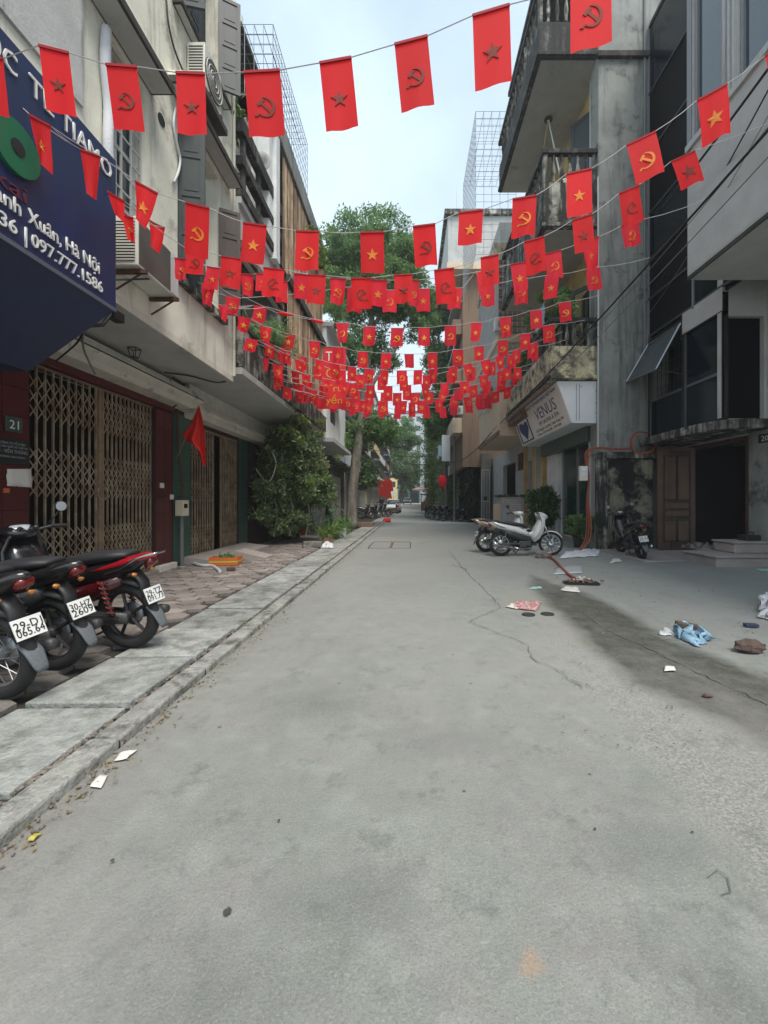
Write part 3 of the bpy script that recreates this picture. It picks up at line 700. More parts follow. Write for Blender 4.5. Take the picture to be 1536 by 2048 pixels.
# ================================================================== LEFT SIDE, house 21
XW, XU = -4.5, -3.26                                # ground floor wall, upper floor face
h1 = thing('town_house', 'cream plastered house number 21 behind the navy sign, folding gate below, shuttered windows above', 'house', (XW, 5, 0))
h1['label'] = 'cream plastered house above the navy sign, folding gate below and shuttered windows above'
ups = [(4.45, 5.17, 4.45, 6.35), (5.89, 7.15, 4.5, 6.8), (5.89, 7.15, 8.3, 10.4)]
wall('x', XU, XU-.22, 1.5, 7.75, 3.58, 12.5, ups).build('wall', 'upper_plaster', h1)
wall('y', 7.75, 7.53, XU-.22, -9, 3.58, 12.5).build('wall', 'grey_wall', h1) if False else MB().box(-9, XU-.225, 7.53, 7.75, 3.58, 12.5).build('wall', 'grey_wall', h1)
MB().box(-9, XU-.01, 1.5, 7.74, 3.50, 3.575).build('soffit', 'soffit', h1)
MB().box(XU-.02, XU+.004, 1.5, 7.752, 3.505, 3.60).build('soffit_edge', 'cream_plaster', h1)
MB().box(-9, -8.8, 0, 7.7, 0, 12.5).build('back_wall', 'grey_wall', h1); MB().box(-9, XU-.23, 1.5, 7.5, 12.4, 12.6).build('roof', 'grey_concrete', h1)
wall('x', XW, XW-.2, 0.5, 7.94, 0, 3.5, [(4.97, 7.4, .1, 2.96)]).build('wall', 'tile_joint', h1)
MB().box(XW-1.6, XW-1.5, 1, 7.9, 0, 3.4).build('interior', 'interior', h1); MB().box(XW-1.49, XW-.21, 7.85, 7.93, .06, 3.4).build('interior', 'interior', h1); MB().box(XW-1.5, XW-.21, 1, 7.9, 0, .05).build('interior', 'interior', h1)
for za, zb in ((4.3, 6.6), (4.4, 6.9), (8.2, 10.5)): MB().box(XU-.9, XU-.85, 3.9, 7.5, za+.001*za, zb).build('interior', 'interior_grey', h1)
tiles_x(h1, XW, 3.3, 4.95, .15, 2.95, 5, 8, 'red_tile'); tiles_x(h1, XW, 7.42, 7.93, .15, 2.95, 2, 9, 'red_tile')
MB().box(XW, XW+.06, 4.6, 7.94, 2.97, 3.09).build('lintel', 'red_tile', h1)
MB().box(XW, XW+.10, 7.40, 7.95, 0, .16).build('plinth', 'cream_plaster', h1, bevel=.01)
MB().box(XW+.013, XW+.08, 3.2, 7.4, 0, .10).build('threshold', 'step_stone', h1)
# white roller shutter box over the gate
b = MB(); prof = [(0, .02), (.02, -.02), (.30, .00), (.36, .06), (.36, .16), (.40, .19), (.40, .24), (.34, .27), (.34, .33), (0, .40)]
b.prism([Vector((XW+.005+a, 0, 3.09+z_)) for a, z_ in prof], (0, 4.3, 0), (0, 8.35, 0)); b.build('roller_box', 'roller_box', h1)
MB().box(XW+.31, XW+.415, 4.32, 8.30, 3.285, 3.30).build('moulding', 'eyebrow_dark', h1)
# floor joint beam where the balcony meets the wall
MB().box(XW+.001, XW+.05, 4.5, 8.2, 3.475, 3.498).build('moulding', 'eyebrow_dark', h1)
# window with tall iron grille
g1_ = bars_x(XU-.05, 4.47, 5.15, 4.46, 6.34, 4, 9, .010).build('window_grille', 'steel_white', h1)
window_x(h1, XU-.14, 4.46, 5.16, 4.46, 6.34, 'glass_blue', 'steel_white', 2, 2)
eyebrow(h1, XU, XU+.30, 4.05, 5.30, 6.42)
# pale cover board and duct
MB().box(XU+.002, XU+.03, 2.9, 4.16, 5.2, 9).build('cover_board', 'grey_wall', h1)
MB().tube(smooth_path([(XU+.05, 4.44, 6.3), (XU+.07, 4.40, 5.9), (XU+.06, 4.46, 5.5), (XU+.07, 4.44, 5.1), (XU+.04, 4.5, 4.7)]), .05, 8).build('duct', 'cloth_white', h1, smooth=True)
# shuttered windows
eyebrow(h1, XU, XU+.26, 5.62, 7.55, 6.92); eyebrow(h1, XU, XU+.14, 5.75, 7.35, 8.14, th=.07)
MB().box(XU, XU+.10, 5.8, 7.3, 4.36, 4.47).build('window_sill', 'mould_concrete', h1, bevel=.01)
for z0_, z1_ in ((4.52, 6.78), (8.32, 10.38)):
    leaf_panel(h1, (XU-.02, 5.93), (.98, .2), .36, z0_, z1_, 'shutter_green', panels=4)
    leaf_panel(h1, (XU-.12, 5.92), (0, 1), .40, z0_, z1_, 'shutter_green', panels=4)
    leaf_panel(h1, (XU-.12, 6.36), (0, 1), .38, z0_, z1_, 'shutter_green', panels=4)
    leaf_panel(h1, (XU+.02, 7.12), (.9, .45), .34, z0_-.02, z1_-.5, 'shutter_brown' if z0_ < 5 else 'shutter_green', panels=4)
MB().lathe([(0, 0), (.075, 0), (.075, .01), (0, .01)], WX(322, 240, XU)+Vector((.002, 0, 0)), 16, 'x').build('vent', 'black', h1)
pw = [WX(347, 215, XU), WX(343, 250, XU), WX(350, 290, XU), WX(356, 320, XU), WX(352, 345, XU), WX(343, 365, XU)]
MB().tube(smooth_path([p+Vector((.03, 0, 0)) for p in pw]), .018, 6).build('pipe', 'pvc_white', h1, smooth=True)
MB().tube(smooth_path([WX(x, y, XU)+Vector((.03, 0, 0)) for x, y in ((328, 0), (333, 50), (345, 100), (362, 142))]), .012, 6).build('cable', 'cable_black', h1)
MB().tube([(XU+.03, 7.70, 3.6), (XU+.03, 7.70, 12)], .03, 8).build('downpipe', 'cream_plaster', h1)
# hooks and small lamp under the soffit
b = MB(); c0 = P(272, 660, 5.0)
lamp = thing('wall_spotlight', 'black bracket spotlight fixed under the corner of the navy sign', 'light', P(215, 640, 4.5))
MB().tube([P(172, 652, 4.25), P(205, 650, 4.35), P(222, 628, 4.45)], .02, 6).build('bracket', 'black', lamp)
a = P(228, 640, 4.5); MB().box(a.x-.05, a.x+.05, a.y-.06, a.y+.1, a.z, a.z+.10).build('lamp_head', 'black', lamp, bevel=.01)
lt = thing('ceiling_lantern', 'small open black wire lantern under the cream soffit', 'lantern', (-3.9, 5.2, 3.45))
q = Vector((-3.95, 6.02, 3.42)); b = MB()
for dx in (-.06, .06):
    for dy in (-.06, .06): b.bar(q+Vector((dx, dy, .07)), q+Vector((dx*.6, dy*.6, -.05)), .007, 4)
for s_, z_ in ((1, .07), (.6, -.05)):
    for a_, c_ in (((-.06, -.06), (.06, -.06)), ((.06, -.06), (.06, .06)), ((.06, .06), (-.06, .06)), ((-.06, .06), (-.06, -.06))):
        b.bar(q+Vector((a_[0]*s_, a_[1]*s_, z_)), q+Vector((c_[0]*s_, c_[1]*s_, z_)), .007, 4)
b.build('frame', 'black', lt)

# folding gate of house 21
gt = thing('folding_gate', 'tall rusty cream folding lattice gate behind the parked motorbikes, between dark red tiles', 'gate', (XW, 6.1, 0))
GB = [(.14, .95, 6), (1.35, 1.95, 4), (2.3, 2.82, 3)]
folding_gate(gt, XW-.05, 4.99, 6.08, .12, 2.94, 9, 'gate_metal', GB); folding_gate(gt, XW-.05, 6.22, 7.36, .12, 2.94, 12, 'gate_metal', GB)
for dy in (0, .035, .07): MB().box(XW-.06, XW-.01, 6.10+dy, 6.125+dy, .1, 2.95).build('post', 'gate_rust', gt)
MB().torus((XW+.0, 6.15, 1.42), .10, .012, 20, 6, 'x').build('gate_ring', 'gate_metal', gt)
MB().box(XW-.09, XW-.02, 4.99, 7.38, .08, .12).build('rail', 'gate_rust', gt); MB().box(XW-.09, XW-.02, 4.99, 7.38, 2.94, 2.96).build('rail', 'gate_rust', gt)

# plates and notices on the red tiles
def plate_left(px, py, w, h, m_, name, label, cat, lines, ink='letter_white', X=XW, off=.02):
    a = WX(px, py, X); th = thing(name, label, cat, a+Vector((off, 0, 0)))
    MB().box(X+off, X+off+.012, a.y-w/2, a.y+w/2, a.z-h/2, a.z+h/2).build('board', m_, th, bevel=.003)
    for s_, dz, hh, ww in lines:
        text(s_, ink, th, (X+off+.0125, a.y, a.z+dz), (0, 1, 0), (0, 0, 1), hh, ww, .002, align='CENTER')
    return th
plate_left(23, 849, .20, .17, 'green_tile', 'house_number_plate', 'green enamel house number plate reading 21 on dark red tiles', 'number plate', [('21', 0, .10, .11)])
plate_left(20, 903, .42, .29, 'plaque_black', 'company_plaque', 'black company plaque with white lettering under the house number 21', 'plaque', [('CÔNG TY CỔ PHẦN', .09, .025, .30), ('TƯ VẤN THIẾT KẾ THIẾT BỊ', .05, .022, .36), ('Q - VIỄN THÔNG', 0, .04, .36), ('PHÒNG GIAO DỊCH', -.06, .022, .3)], 'ink_grey')
sheet('paper_notice', 'paper', [WX(10, 938, XW)+Vector((.02, 0, 0)), WX(60, 938, XW)+Vector((.02, 0, 0)), WX(60, 975, XW)+Vector((.02, 0, 0)), WX(12, 972, XW)+Vector((.02, 0, 0))], 'cream paper notice taped on dark red tiles beside the gate', 'notice', 0, .012, 5)
plate_left(9, 981, .07, .05, 'crate_orange', 'sticker', 'tiny orange sticker on the dark red tiles below the paper notice', 'sticker', [], off=.014)
for (px, py), n_ in (((321, 971), 'upper'), ((341, 994), 'lower')):
    a = WX(px, py, XW); tag(MB().box(a.x+.013, a.x+.04, a.y-.05, a.y+.05, a.z-.045, a.z+.045).build('socket_box', 'meter_box', bevel=.005), n_+' small white socket box on the red tile pillar', 'socket box')

# navy shop sign
XS = -2.9
sg = thing('shop_sign', 'navy blue box sign with white letters and green ring logo over the pavement', 'sign', (XS, 3.5, 3.19))
ye = 4.14; y0 = 1.4
b = MB(); pf = [(XS, 4.66), (XS, 3.19), (-3.76, 2.62), (XU+.02, 2.62), (XU+.02, 4.66)]
pf = [(XS, 4.655), (XS, 3.19), (-3.76, 2.58), (-4.40, 2.60), (-4.40, 3.48), (XU+.01, 3.48), (XU+.01, 4.655)]
b.prism([Vector((x, 0, z)) for x, z in pf], (0, y0, 0), (0, ye, 0)); b.build('box', 'navy', sg)
MB().box(XS-.01, XS+.006, y0, ye+.003, 3.165, 3.2).build('edge_trim', 'letter_side', sg)
def stext(s_, yc, z, h, w, al='LEFT', m_='letter_white', e=.012):
    o = text(s_, m_, sg, (XS+.002+e/2, yc, z), (0, 1, 0), (0, 0, 1), h, w, e, align=al)
    return o
stext('TẾ TIAMO', 4.07, 4.49, .155, .88, 'RIGHT'); stext('QUỐC', 3.09, 4.49, .155, .50, 'RIGHT')
stext('Xuân, Hà Nội', 3.91, 3.475, .115, .73, 'RIGHT'); stext('Thanh', 3.12, 3.475, .115, .36, 'RIGHT')
stext('097.777.1586', 3.95, 3.31, .105, .74, 'RIGHT'); stext('|', 3.155, 3.31, .12, None, 'LEFT'); stext('36', 3.09, 3.31, .105, .13, 'RIGHT')
mat('sign_dull_red', (.10, .02, .035), .5); stext('kai', 3.17, 3.60, .12, .25, 'RIGHT', 'sign_dull_red', .01)
lc = WX(27, 295, XS)
MB().lathe([(.055, 0), (.19, 0), (.19, .03), (.055, .03)], (XS+.002, lc.y, lc.z), 36, 'x').build('logo_ring', 'logo_green', sg)
MB().lathe([(0, 0), (.056, 0), (.056, .012), (0, .012)], (XS+.025, lc.y, lc.z), 24, 'x').build('logo_hole', 'black', sg)

# air conditioners
def ac(x0, x1, y0, y1, z0, z1, label, fan=False):
    th = thing('air_conditioner', label, 'air conditioner', (x0, y0, z0))
    MB().box(x0, x1, y0, y1, z0, z1).build('casing', 'ac_white', th, bevel=.012)
    n = 14
    MB().box(x0+.03, x1-.03, y0-.004, y0+.01, z0+.05, z1-.05).build('recess', 'ac_dark', th)
    for i in range(n):
        z = z0+.06+(z1-z0-.12)*i/(n-1); MB().box(x0+.03, x1-.03, y0-.014, y0-.004, z-.006, z+.006).build('louvre', 'ac_white', th)
    if fan:
        r = (z1-z0)*.40; c_ = (x1, (y0+y1)/2, (z0+z1)/2)
        f = MB().lathe([(0, 0), (r, 0), (r, .02), (0, .02)], c_, 20, 'x').build('fan_grille', 'ac_dark', th)
        b = MB()
        for k in range(4): b.torus((x1+.024, c_[1], c_[2]), r*(k+1)/4.2, .006, 20, 5, 'x')
        b.build('fan_rings', 'ac_white', f)
    else:
        MB().box(x1, x1+.004, y0+.02, y1-.17, z0+.03, z1-.03).build('front_panel', 'ac_dark', th)
    br = MB()
    for y in (y0+.08, y1-.08): br.box(x0-.05, x1+.05, y-.02, y+.02, z0-.05, z0-.01); br.bar((x0-.0, y, z0-.22), (x1, y, z0-.04), .012, 5)
    br.build('bracket', 'rust', th)
    return th
a1 = ac(XU+.02, -2.95, 4.55, 5.34, 3.86, 4.40, 'dusty air conditioner box hanging just beyond the edge of the navy sign')
MB().box(-2.945, -2.94, 5.17, 5.33, 3.88, 4.38).build('side_cover', 'pvc_white', a1)
a2 = ac(XU+.02, -2.98, 6.10, 6.62, 7.32, 7.98, 'high air conditioner with round fan beside the top shutters of the cream house', True)
MB().box(XU, -2.93, 6.0, 6.75, 7.17, 7.26).build('shelf', 'eyebrow_dark', a2)
tag(MB().bar(P(215, 560, 4.3), P(333, 557, 5.1), .010, 5).build('rod', 'black'), 'thin black rod sticking out below the dusty air conditioner', 'rod')

# ================================================================== house 2, left
h2 = thing('town_house', 'grey weathered house with stacked dark balconies, next beyond the cream house', 'house', (XW, 9, 0))
wall('x', XW, XW-.2, 7.95, 15, 0, 3.6, [(8.62, 11.0, .1, 2.9)]).build('wall', 'tile_joint', h2)
tiles_x(h2, XW, 7.97, 8.6, .1, 3.0, 2, 9, 'green_tile'); tiles_x(h2, XW, 11.02, 11.6, .1, 3.0, 2, 9, 'green_tile')
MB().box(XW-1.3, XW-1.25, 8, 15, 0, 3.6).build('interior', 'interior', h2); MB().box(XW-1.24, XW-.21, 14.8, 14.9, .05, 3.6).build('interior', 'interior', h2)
X2 = -3.1
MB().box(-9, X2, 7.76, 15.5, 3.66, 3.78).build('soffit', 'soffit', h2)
MB().box(-9, XW-.21, 7.96, 15.5, 0, .04).build('interior', 'interior', h2)
MB().box(XW+.001, XW+.10, 8.38, 15, 3.31, 3.655).build('beam', 'cream_plaster', h2)
b = MB(); b.prism([Vector((XW+.005+a*.8, 0, 2.98+z_*.8)) for a, z_ in prof], (0, 8.36, 0), (0, 13.4, 0)); b.build('roller_box', 'roller_box', h2)
# stained parapets
MB().box(X2-.12, X2, 7.77, 10.4, 3.785, 4.55).build('parapet', 'mould_concrete', h2, bevel=.01); MB().box(X2-.15, X2+.02, 7.77, 10.4, 4.553, 4.62).build('coping', 'eyebrow_dark', h2)
for z0_, z1_ in ((6.95, 7.15), (7.55, 7.72), (8.15, 8.42)): MB().box(X2-.14, X2+.02, 7.77, 10.35, z0_, z1_).build('balcony_beam', 'dark_concrete', h2, bevel=.01)
for y in (7.9, 8.7, 9.5, 10.25): MB().box(X2-.1, X2-.03, y, y+.12, 7.15, 8.15).build('balcony_post', 'dark_concrete', h2)
MB().box(-9, X2-.02, 7.77, 10.35, 6.83, 6.948).build('floor_slab', 'grey_wall', h2)
MB().box(X2-.16, X2-.08, 7.77, 10.35, 5.95, 6.83).build('apron_wall', 'grey_wall', h2)
MB().box(X2-.2, X2+.0, 7.77, 10.35, 6.0, 6.14).build('balcony_beam', 'mould_concrete', h2)
MB().box(-9, X2-.8, 7.77, 10.35, 3.8, 6.8).build('wall', 'grey_wall', h2); MB().box(-9, X2-1.2, 7.77, 10.35, 6.96, 9.4).build('wall', 'grey_wall', h2)
leaf_panel(h2, (X2-.78, 8.6), (0, 1), .5, 4.0, 6.0, 'shutter_brown', name='door', panels=3); leaf_panel(h2, (X2-.78, 9.15), (0, 1), .5, 4.0, 6.0, 'shutter_brown', name='door', panels=3)
gt2 = thing('folding_gate', 'narrower rusty folding gate standing half open between green tiles', 'gate', (XW, 9.8, 0))
folding_gate(gt2, XW-.05, 8.66, 9.66, .12, 2.85, 9, 'gate_metal', [(.14, .8, 4), (1.3, 1.7, 3), (2.2, 2.7, 3)]); folding_gate(gt2, XW-.05, 10.15, 10.98, .12, 2.85, 9, 'gate_metal', [(.14, .8, 4), (1.4, 1.7, 2)])
MB().box(XW-.09, XW-.02, 8.64, 11.0, 2.85, 2.89).build('rail', 'gate_rust', gt2); MB().box(XW-.07, XW-.03, 9.67, 9.71, .1, 2.85).build('post', 'gate_rust', gt2); MB().box(XW-.07, XW-.03, 10.08, 10.12, .1, 2.85).build('post', 'gate_rust', gt2)
# meter box on its conduit
mb = thing('meter_box', 'cream electricity meter box on a grey conduit between red and green tiles', 'meter box', (XW+.05, 8.15, 0))
a = WX(362, 1016, XW+.12); MB().box(a.x-.06, a.x+.09, a.y-.10, a.y+.12, a.z-.15, a.z+.15).build('box', 'meter_cream', mb, bevel=.01); MB().box(a.x+.02, a.x+.094, a.y-.06, a.y+.06, a.z+.0, a.z+.08).build('window', 'glass_dark', mb)
MB().tube([(XW+.07, 8.15, .05), (XW+.07, 8.15, a.z-.15)], .035, 8).build('conduit', 'pipe_grey', mb); MB().tube(smooth_path([(XW+.04, 8.05, 3.2), (XW+.05, 8.08, 2.3), (XW+.09, 8.16, 1.6), (XW+.07, 8.13, a.z+.14)]), .02, 6).build('conduit', 'rust', mb)
# cables drooping under the soffit
tag(MB().tube(smooth_path([P(330, 745, 6.9), P(380, 752, 7.3), P(440, 765, 7.6), P(470, 745, 7.85), P(478, 700, 7.9), P(480, 640, 7.95)]), .014, 5).build('cable', 'cable_black'), 'thick black cable looping under the balcony corner of the cream house', 'cable')
tag(MB().tube(smooth_path([P(165, 668, 4.3), P(150, 690, 4.6), P(112, 722, 5.0)]), .010, 5).build('cable', 'cable_black'), 'black cable drooping from the navy sign to the red lintel', 'cable')
tag(MB().tube(smooth_path([P(345, 815, 7.7), P(365, 800, 7.8), P(366, 770, 7.7), P(345, 755, 7.3)]), .012, 5).build('cable', 'cable_black'), 'black cable curling round the end of the white roller box', 'cable')
tag(MB().tube([P(457, -60, 7.2), P(466, 300, 7.6), P(470, 560, 7.8)], .008, 5).build('cable', 'string'), 'thin pale vertical wire down the corner of the cream house', 'cable')
tag(MB().tube(smooth_path([P(165, 665, 4.3), P(168, 700, 4.8), P(190, 748, 5.2)]), .012, 6).build('white_pipe', 'pipe_grey'), 'bent grey pipe running from the navy sign down to the gate lintel', 'pipe')

# doorstep ramps, crate, rubbish
tag(MB().prism([Vector(q) for q in ((XW+.02, 8.3, .05), (XW+.7, 8.3, .05), (XW+.7, 8.3, .12), (XW+.02, 8.3, .2))], (0, 0, 0), (0, 3.0, 0)).build('doorstep', 'step_stone'), 'low concrete doorstep below the half open gate', 'doorstep')
a = [G(465, 1090, .06), G(520, 1096, .06), G(532, 1112, .06), G(490, 1112, .06)]
tag(MB().prism([Vector((-3.75, 9.0, .055)), Vector((-3.1, 9.0, .055)), Vector((-3.1, 9.0, .09)), Vector((-3.75, 9.0, .24))], (0, 0, 0), (0, .55, 0)).build('ramp', 'step_stone'), 'small grey concrete wedge ramp on the pavement before the gate', 'ramp')
cr = thing('crate', 'battered orange and yellow crate of greens on the pavement', 'crate', G(445, 1133, .06))
c_ = G(445, 1132, .06); Mc = Matrix.Translation((c_.x, c_.y+.15, .07)) @ Matrix.Rotation(.1, 4, 'Z')
for k, (z0_, z1_, m_) in enumerate(((0, .05, 'crate_orange'), (.055, .09, 'crate_yellow'), (.095, .15, 'crate_orange'))):
    b = MB()
    for q in ((-.27, .27, -.16, -.145), (-.27, .27, .145, .16), (-.27, -.255, -.145, .145), (.255, .27, -.145, .145)): b.box(q[0], q[1], q[2], q[3], z0_, z1_, Mc)
    b.build('slat', m_, cr)
MB().box(-.25, .25, -.14, .14, .005, .1, Mc).build('contents', 'brown_boards', cr)
leaves('greens', blob_pts(260, (c_.x, c_.y+.15, .2), (.22, .1, .03), 12, .07), .07, 'leaf_mid', cr)
tag(MB().tube(smooth_path([G(370, 1120, .08), G(400, 1130, .08), G(425, 1132, .08), G(440, 1142, .08)]), .03, 7).build('pipe_piece', 'pvc_white'), 'bent cream pipe piece lying beside the orange crate', 'pipe')
tag(MB().box(-.07, .07, -.05, .05, 0, .06, Matrix.Translation(G(462, 1141, .06)) @ Matrix.Rotation(.5, 4, 'Z')).build('brick', 'brick_red', bevel=.006), 'red brown brick half in front of the orange crate', 'brick')
tag(MB().box(-.07, .07, -.05, .05, 0, .05, Matrix.Translation(G(363, 1138, .06)) @ Matrix.Rotation(.2, 4, 'Z')).build('stone_block', 'kerb_stone', bevel=.01), 'small grey stone block at the foot of the grey conduit', 'block')

# hanging red flag on its short pole
fl = thing('wall_flag', 'large plain red flag drooping from a short pole by the green tiles', 'flag', P(400, 810, 7.2))
MB().bar(P(352, 920, 8.1), P(398, 812, 7.2), .012, 6).build('pole', 'brown_boards', fl)
b = MB(); rows_ = [((397, 812), (399, 812), 0), ((388, 835), (405, 838), .05), ((377, 855), (410, 868), .07), ((364, 870), (411, 890), .09), ((372, 880), (412, 905), .09), ((392, 893), (412, 918), .07), ((397, 905), (413, 925), .05), ((401, 915), (410, 930), .03), ((404, 930), (407, 934), .0)]
k = 12; vs = []
for (a, c_, d_) in rows_:
    for i in range(k+1):
        u = i/k; vs.append(P(a[0]*(1-u)+c_[0]*u, a[1]*(1-u)+c_[1]*u, 7.2+d_*math.sin(u*11)))
b.add(vs, [(j*(k+1)+i, j*(k+1)+i+1, (j+1)*(k+1)+i+1, (j+1)*(k+1)+i) for j in range(len(rows_)-1) for i in range(k)])
o = b.build('cloth', mat('flag_big_red', (.62, .022, .012), .75, trans=.35), fl, smooth=True)

# ================================================================== house 3, left: tall concrete with blinds and roof cage
h3 = thing('town_house', 'tall grey concrete house with brown slat blinds and a wire cage on its roof', 'house', (-3, 12, 0))
X3 = -3.0
MB().box(-9, X3-.3, 10.42, 15.0, 3.8, 9.9).build('wall', 'grey_wall', h3)
MB().box(-9, -3.5, 9.2, 10.38, 8.5, 10.2).build('wall', 'grey_concrete', h3); MB().box(-9, X3, 9.2, 14.9, 9.7, 10.25).build('parapet', 'grey_concrete', h3, bevel=.02)
MB().box(-9, X3-.1, 9.25, 9.45, 7.0, 9.7).build('party_wall', 'white_wall', h3)
MB().box(X3-.22, X3-.02, 9.5, 9.75, 6.8, 9.69).build('column', 'white_wall', h3)
MB().box(X3-.12, X3, 10.42, 15, 3.785, 4.3).build('parapet', 'mould_concrete', h3); MB().box(X3-.2, X3+.02, 10.42, 15, 6.75, 6.95).build('floor_band', 'dark_concrete', h3)
# slat blinds: vertical slats
for (ya, yb, za, zb, n) in ((10.5, 14.7, 4.32, 6.72, 70), (10.1, 14.7, 6.97, 9.65, 76)):
    bl = MB().box(X3-.08, X3-.07, ya, yb, za, zb).build('blind', 'bamboo_dark', h3)
    me = MB().box(0, .012, 0, (yb-ya)/n*.62, za, zb).mesh('slat', 'bamboo')
    for i in range(n):
        o = bpy.data.objects.new('slat', me); col.objects.link(o); o.location = (X3-.07+random.uniform(0, .012), ya+(yb-ya)*i/n, random.uniform(-.06, .02)); adopt(o, bl)
# roof cage
def cage(name, label, X0, X1, y0, y1, z0, z1, cell, m_='steel', r=.012, wires=True):
    th = thing(name, label, 'cage', ((X0+X1)/2, y0, z0)); 
    def grid(pa, pu, pv, nu, nv, nm):
        b = MB(); pa, pu, pv = Vector(pa), Vector(pu), Vector(pv)
        for i in range(nu+1): b.bar(pa+pu*i/nu, pa+pu*i/nu+pv, r, 4)
        for j in range(nv+1): b.bar(pa+pv*j/nv, pa+pv*j/nv+pu, r*.85, 4)
        return b.build(nm, m_, th)
    nx, ny, nz = max(2, round(abs(X1-X0)/cell)), max(2, round((y1-y0)/cell)), max(2, round((z1-z0)/cell))
    grid((X0, y0, z0), (0, y1-y0, 0), (0, 0, z1-z0), ny, nz, 'side_grid'); grid((X0, y0, z0), (X1-X0, 0, 0), (0, 0, z1-z0), nx, nz, 'end_grid')
    grid((X0, y0, z1), (X1-X0, 0, 0), (0, y1-y0, 0), nx, ny, 'top_grid')
    return th
cage('roof_cage', 'grey wire cage on the roof of the tall left house', X3, -5.5, 9.2, 12.3, 10.25, 11.75, .21, r=.007)
MB().box(-9, -3.75, 9.3, 12.5, 11.9, 12.0).build('roof', 'eyebrow_dark', h3); MB().box(-9, -3.7, 9.22, 9.32, 11.85, 12.02).build('roof_edge', 'white_wall', h3); MB().box(-9, -4.2, 10.2, 12.3, 10.26, 11.9).build('roof_room', 'interior_grey', h3)
for i, x in enumerate((-4.42, -4.1)):
    a = thing('flower_pot', ('left' if i == 0 else 'right')+' small striped pot on the ledge under the roof cage', 'flower pot', (x, 9.3, 10.25), 'pots on the roof ledge')
    MB().lathe([(.0, 0), (.10, 0), (.12, .2), (.1, .2)], (x, 9.32, 10.25), 10).build('pot', 'terracotta', a)
    MB().lathe([(.121, 0), (.125, .05), (.121, .06)], (x, 9.32, 10.34), 10).build('rim', 'white_wall', a)
sd = thing('satellite_dish', 'grey satellite dish on the side wall of the tall left house', 'satellite dish', P(530, 330, 9.6))
a = P(524, 330, 9.15); MB().lathe([(0, .06), (.12, .045), (.22, .0), (.225, .005), (.12, .06), (0, .075)], (a.x, a.y-.1, a.z), 18, 'y').build('dish', 'grey_wall', sd, smooth=True); MB().bar(a, a+Vector((-.2, .15, -.3)), .02, 5).build('arm', 'rust', sd)

# white house 4
h4 = thing('town_house', 'small white house with a dark barred window above the pavement shrub', 'house', (-3, 17, 0))
wall('x', -3.0, -3.2, 15.1, 19.5, 3.6, 7.6, [(15.8, 17.2, 4.3, 5.3), (15.6, 18.8, 6.1, 7.2)]).build('wall', 'white_wall', h4); MB().box(-9, -3.21, 15.1, 19.5, 3.55, 7.8).build('core', 'far_dark', h4)
MB().box(-9, -2.8, 15.05, 19.6, 7.6, 7.75).build('roof', 'grey_wall', h4); MB().box(-9, -2.75, 15.05, 19.6, 3.45, 3.598).build('floor_slab', 'grey_wall', h4)
window_x(h4, -3.1, 15.8, 17.2, 4.3, 5.3, 'glass_dark', 'window_frame', 3, 1); window_x(h4, -3.1, 15.6, 18.8, 6.1, 7.2, 'glass_dark', 'white_wall', 4, 1); MB().box(-3.0, -2.6, 15.5, 17.5, 5.36, 5.45).build('canopy_slab', 'grey_wall', h4)
wall('x', -4.6, -4.8, 15.01, 19.5, 0, 3.44, [(16, 18.8, .1, 2.8)]).build('wall', 'far_dark', h4); MB().box(-6, -5.9, 15, 19.5, 0, 3.4).build('interior', 'interior', h4)

# ================================================================== RIGHT SIDE, concrete house 20
XR = 5.2; mat('frame_dark', (.10, .105, .11), .5)
hr = thing('concrete_house', 'raw grey concrete house with black glazing and a reflective overhanging upper floor', 'house', (6.4, 9, 0))
MB().box(5.07, 6.42, 11.3, 11.8, 2.60, 17).build('wall', 'grey_concrete', hr); MB().box(5.02, 6.39, 11.2, 11.3, 13.2, 13.34).build('string_course', 'dark_concrete', hr)
MB().box(6.42, 9, 11.3, 11.8, 0, 17).build('wall', 'grey_concrete', hr)
MB().tube([(6.30, 11.27, 2.9), (6.30, 11.27, 16)], .03, 6).build('downpipe', 'pipe_grey', hr)
# overhanging upper floor
XO = 5.2; yo = 7.87
wall('x', XO, XO+.25, 1.0, yo, 5.55, 13.5, [(7.0, 7.72, 7.95, 12.6), (5.2, 6.66, 7.95, 12.6), (2.4, 4.9, 7.95, 12.6)]).build('wall', 'overhang_wall', hr)
MB().box(XO+.25, 10, yo-.2, yo, 5.55, 13.5).build('wall', 'overhang_wall', hr)
b = MB().box(XO+.002, 10, 1, yo-.002, 5.45, 5.549); b.build('overhang_soffit', 'soffit', hr); MB().box(6.2, 9, 2.0, 6.9, 5.40, 5.449).build('soffit_recess_shade', 'interior', hr)  # flat near-black panel below the soffit, a recess's shade put into its colour
MB().box(XO-.01, XO+.02, 1, yo, 5.43, 5.50).build('drip_edge', 'eyebrow_dark', hr)
for ya, yb, n in ((7.0, 7.72, 1), (5.2, 6.66, 2), (2.4, 4.9, 3)): window_x(hr, XO+.08, ya, yb, 7.95, 12.6, 'glass_blue', 'window_frame', n, 1, .07, .1)
MB().box(XO+.6, XO+.65, 1.2, yo-.3, 7.8, 13).build('curtain', 'far_blue', hr)
for y in (6.70, 6.80, 6.90): MB().box(XO-.03, XO-.001, y, y+.045, 7.9, 13).build('fin', 'grey_wall', hr)
MB().box(XO-.02, XO-.001, yo-.13, yo-.01, 7.8, 13.5).build('corner_frame', 'window_frame', hr); MB().box(XO-.05, XO-.001, 1, yo, 7.82, 7.93).build('window_sill', 'grey_wall', hr)
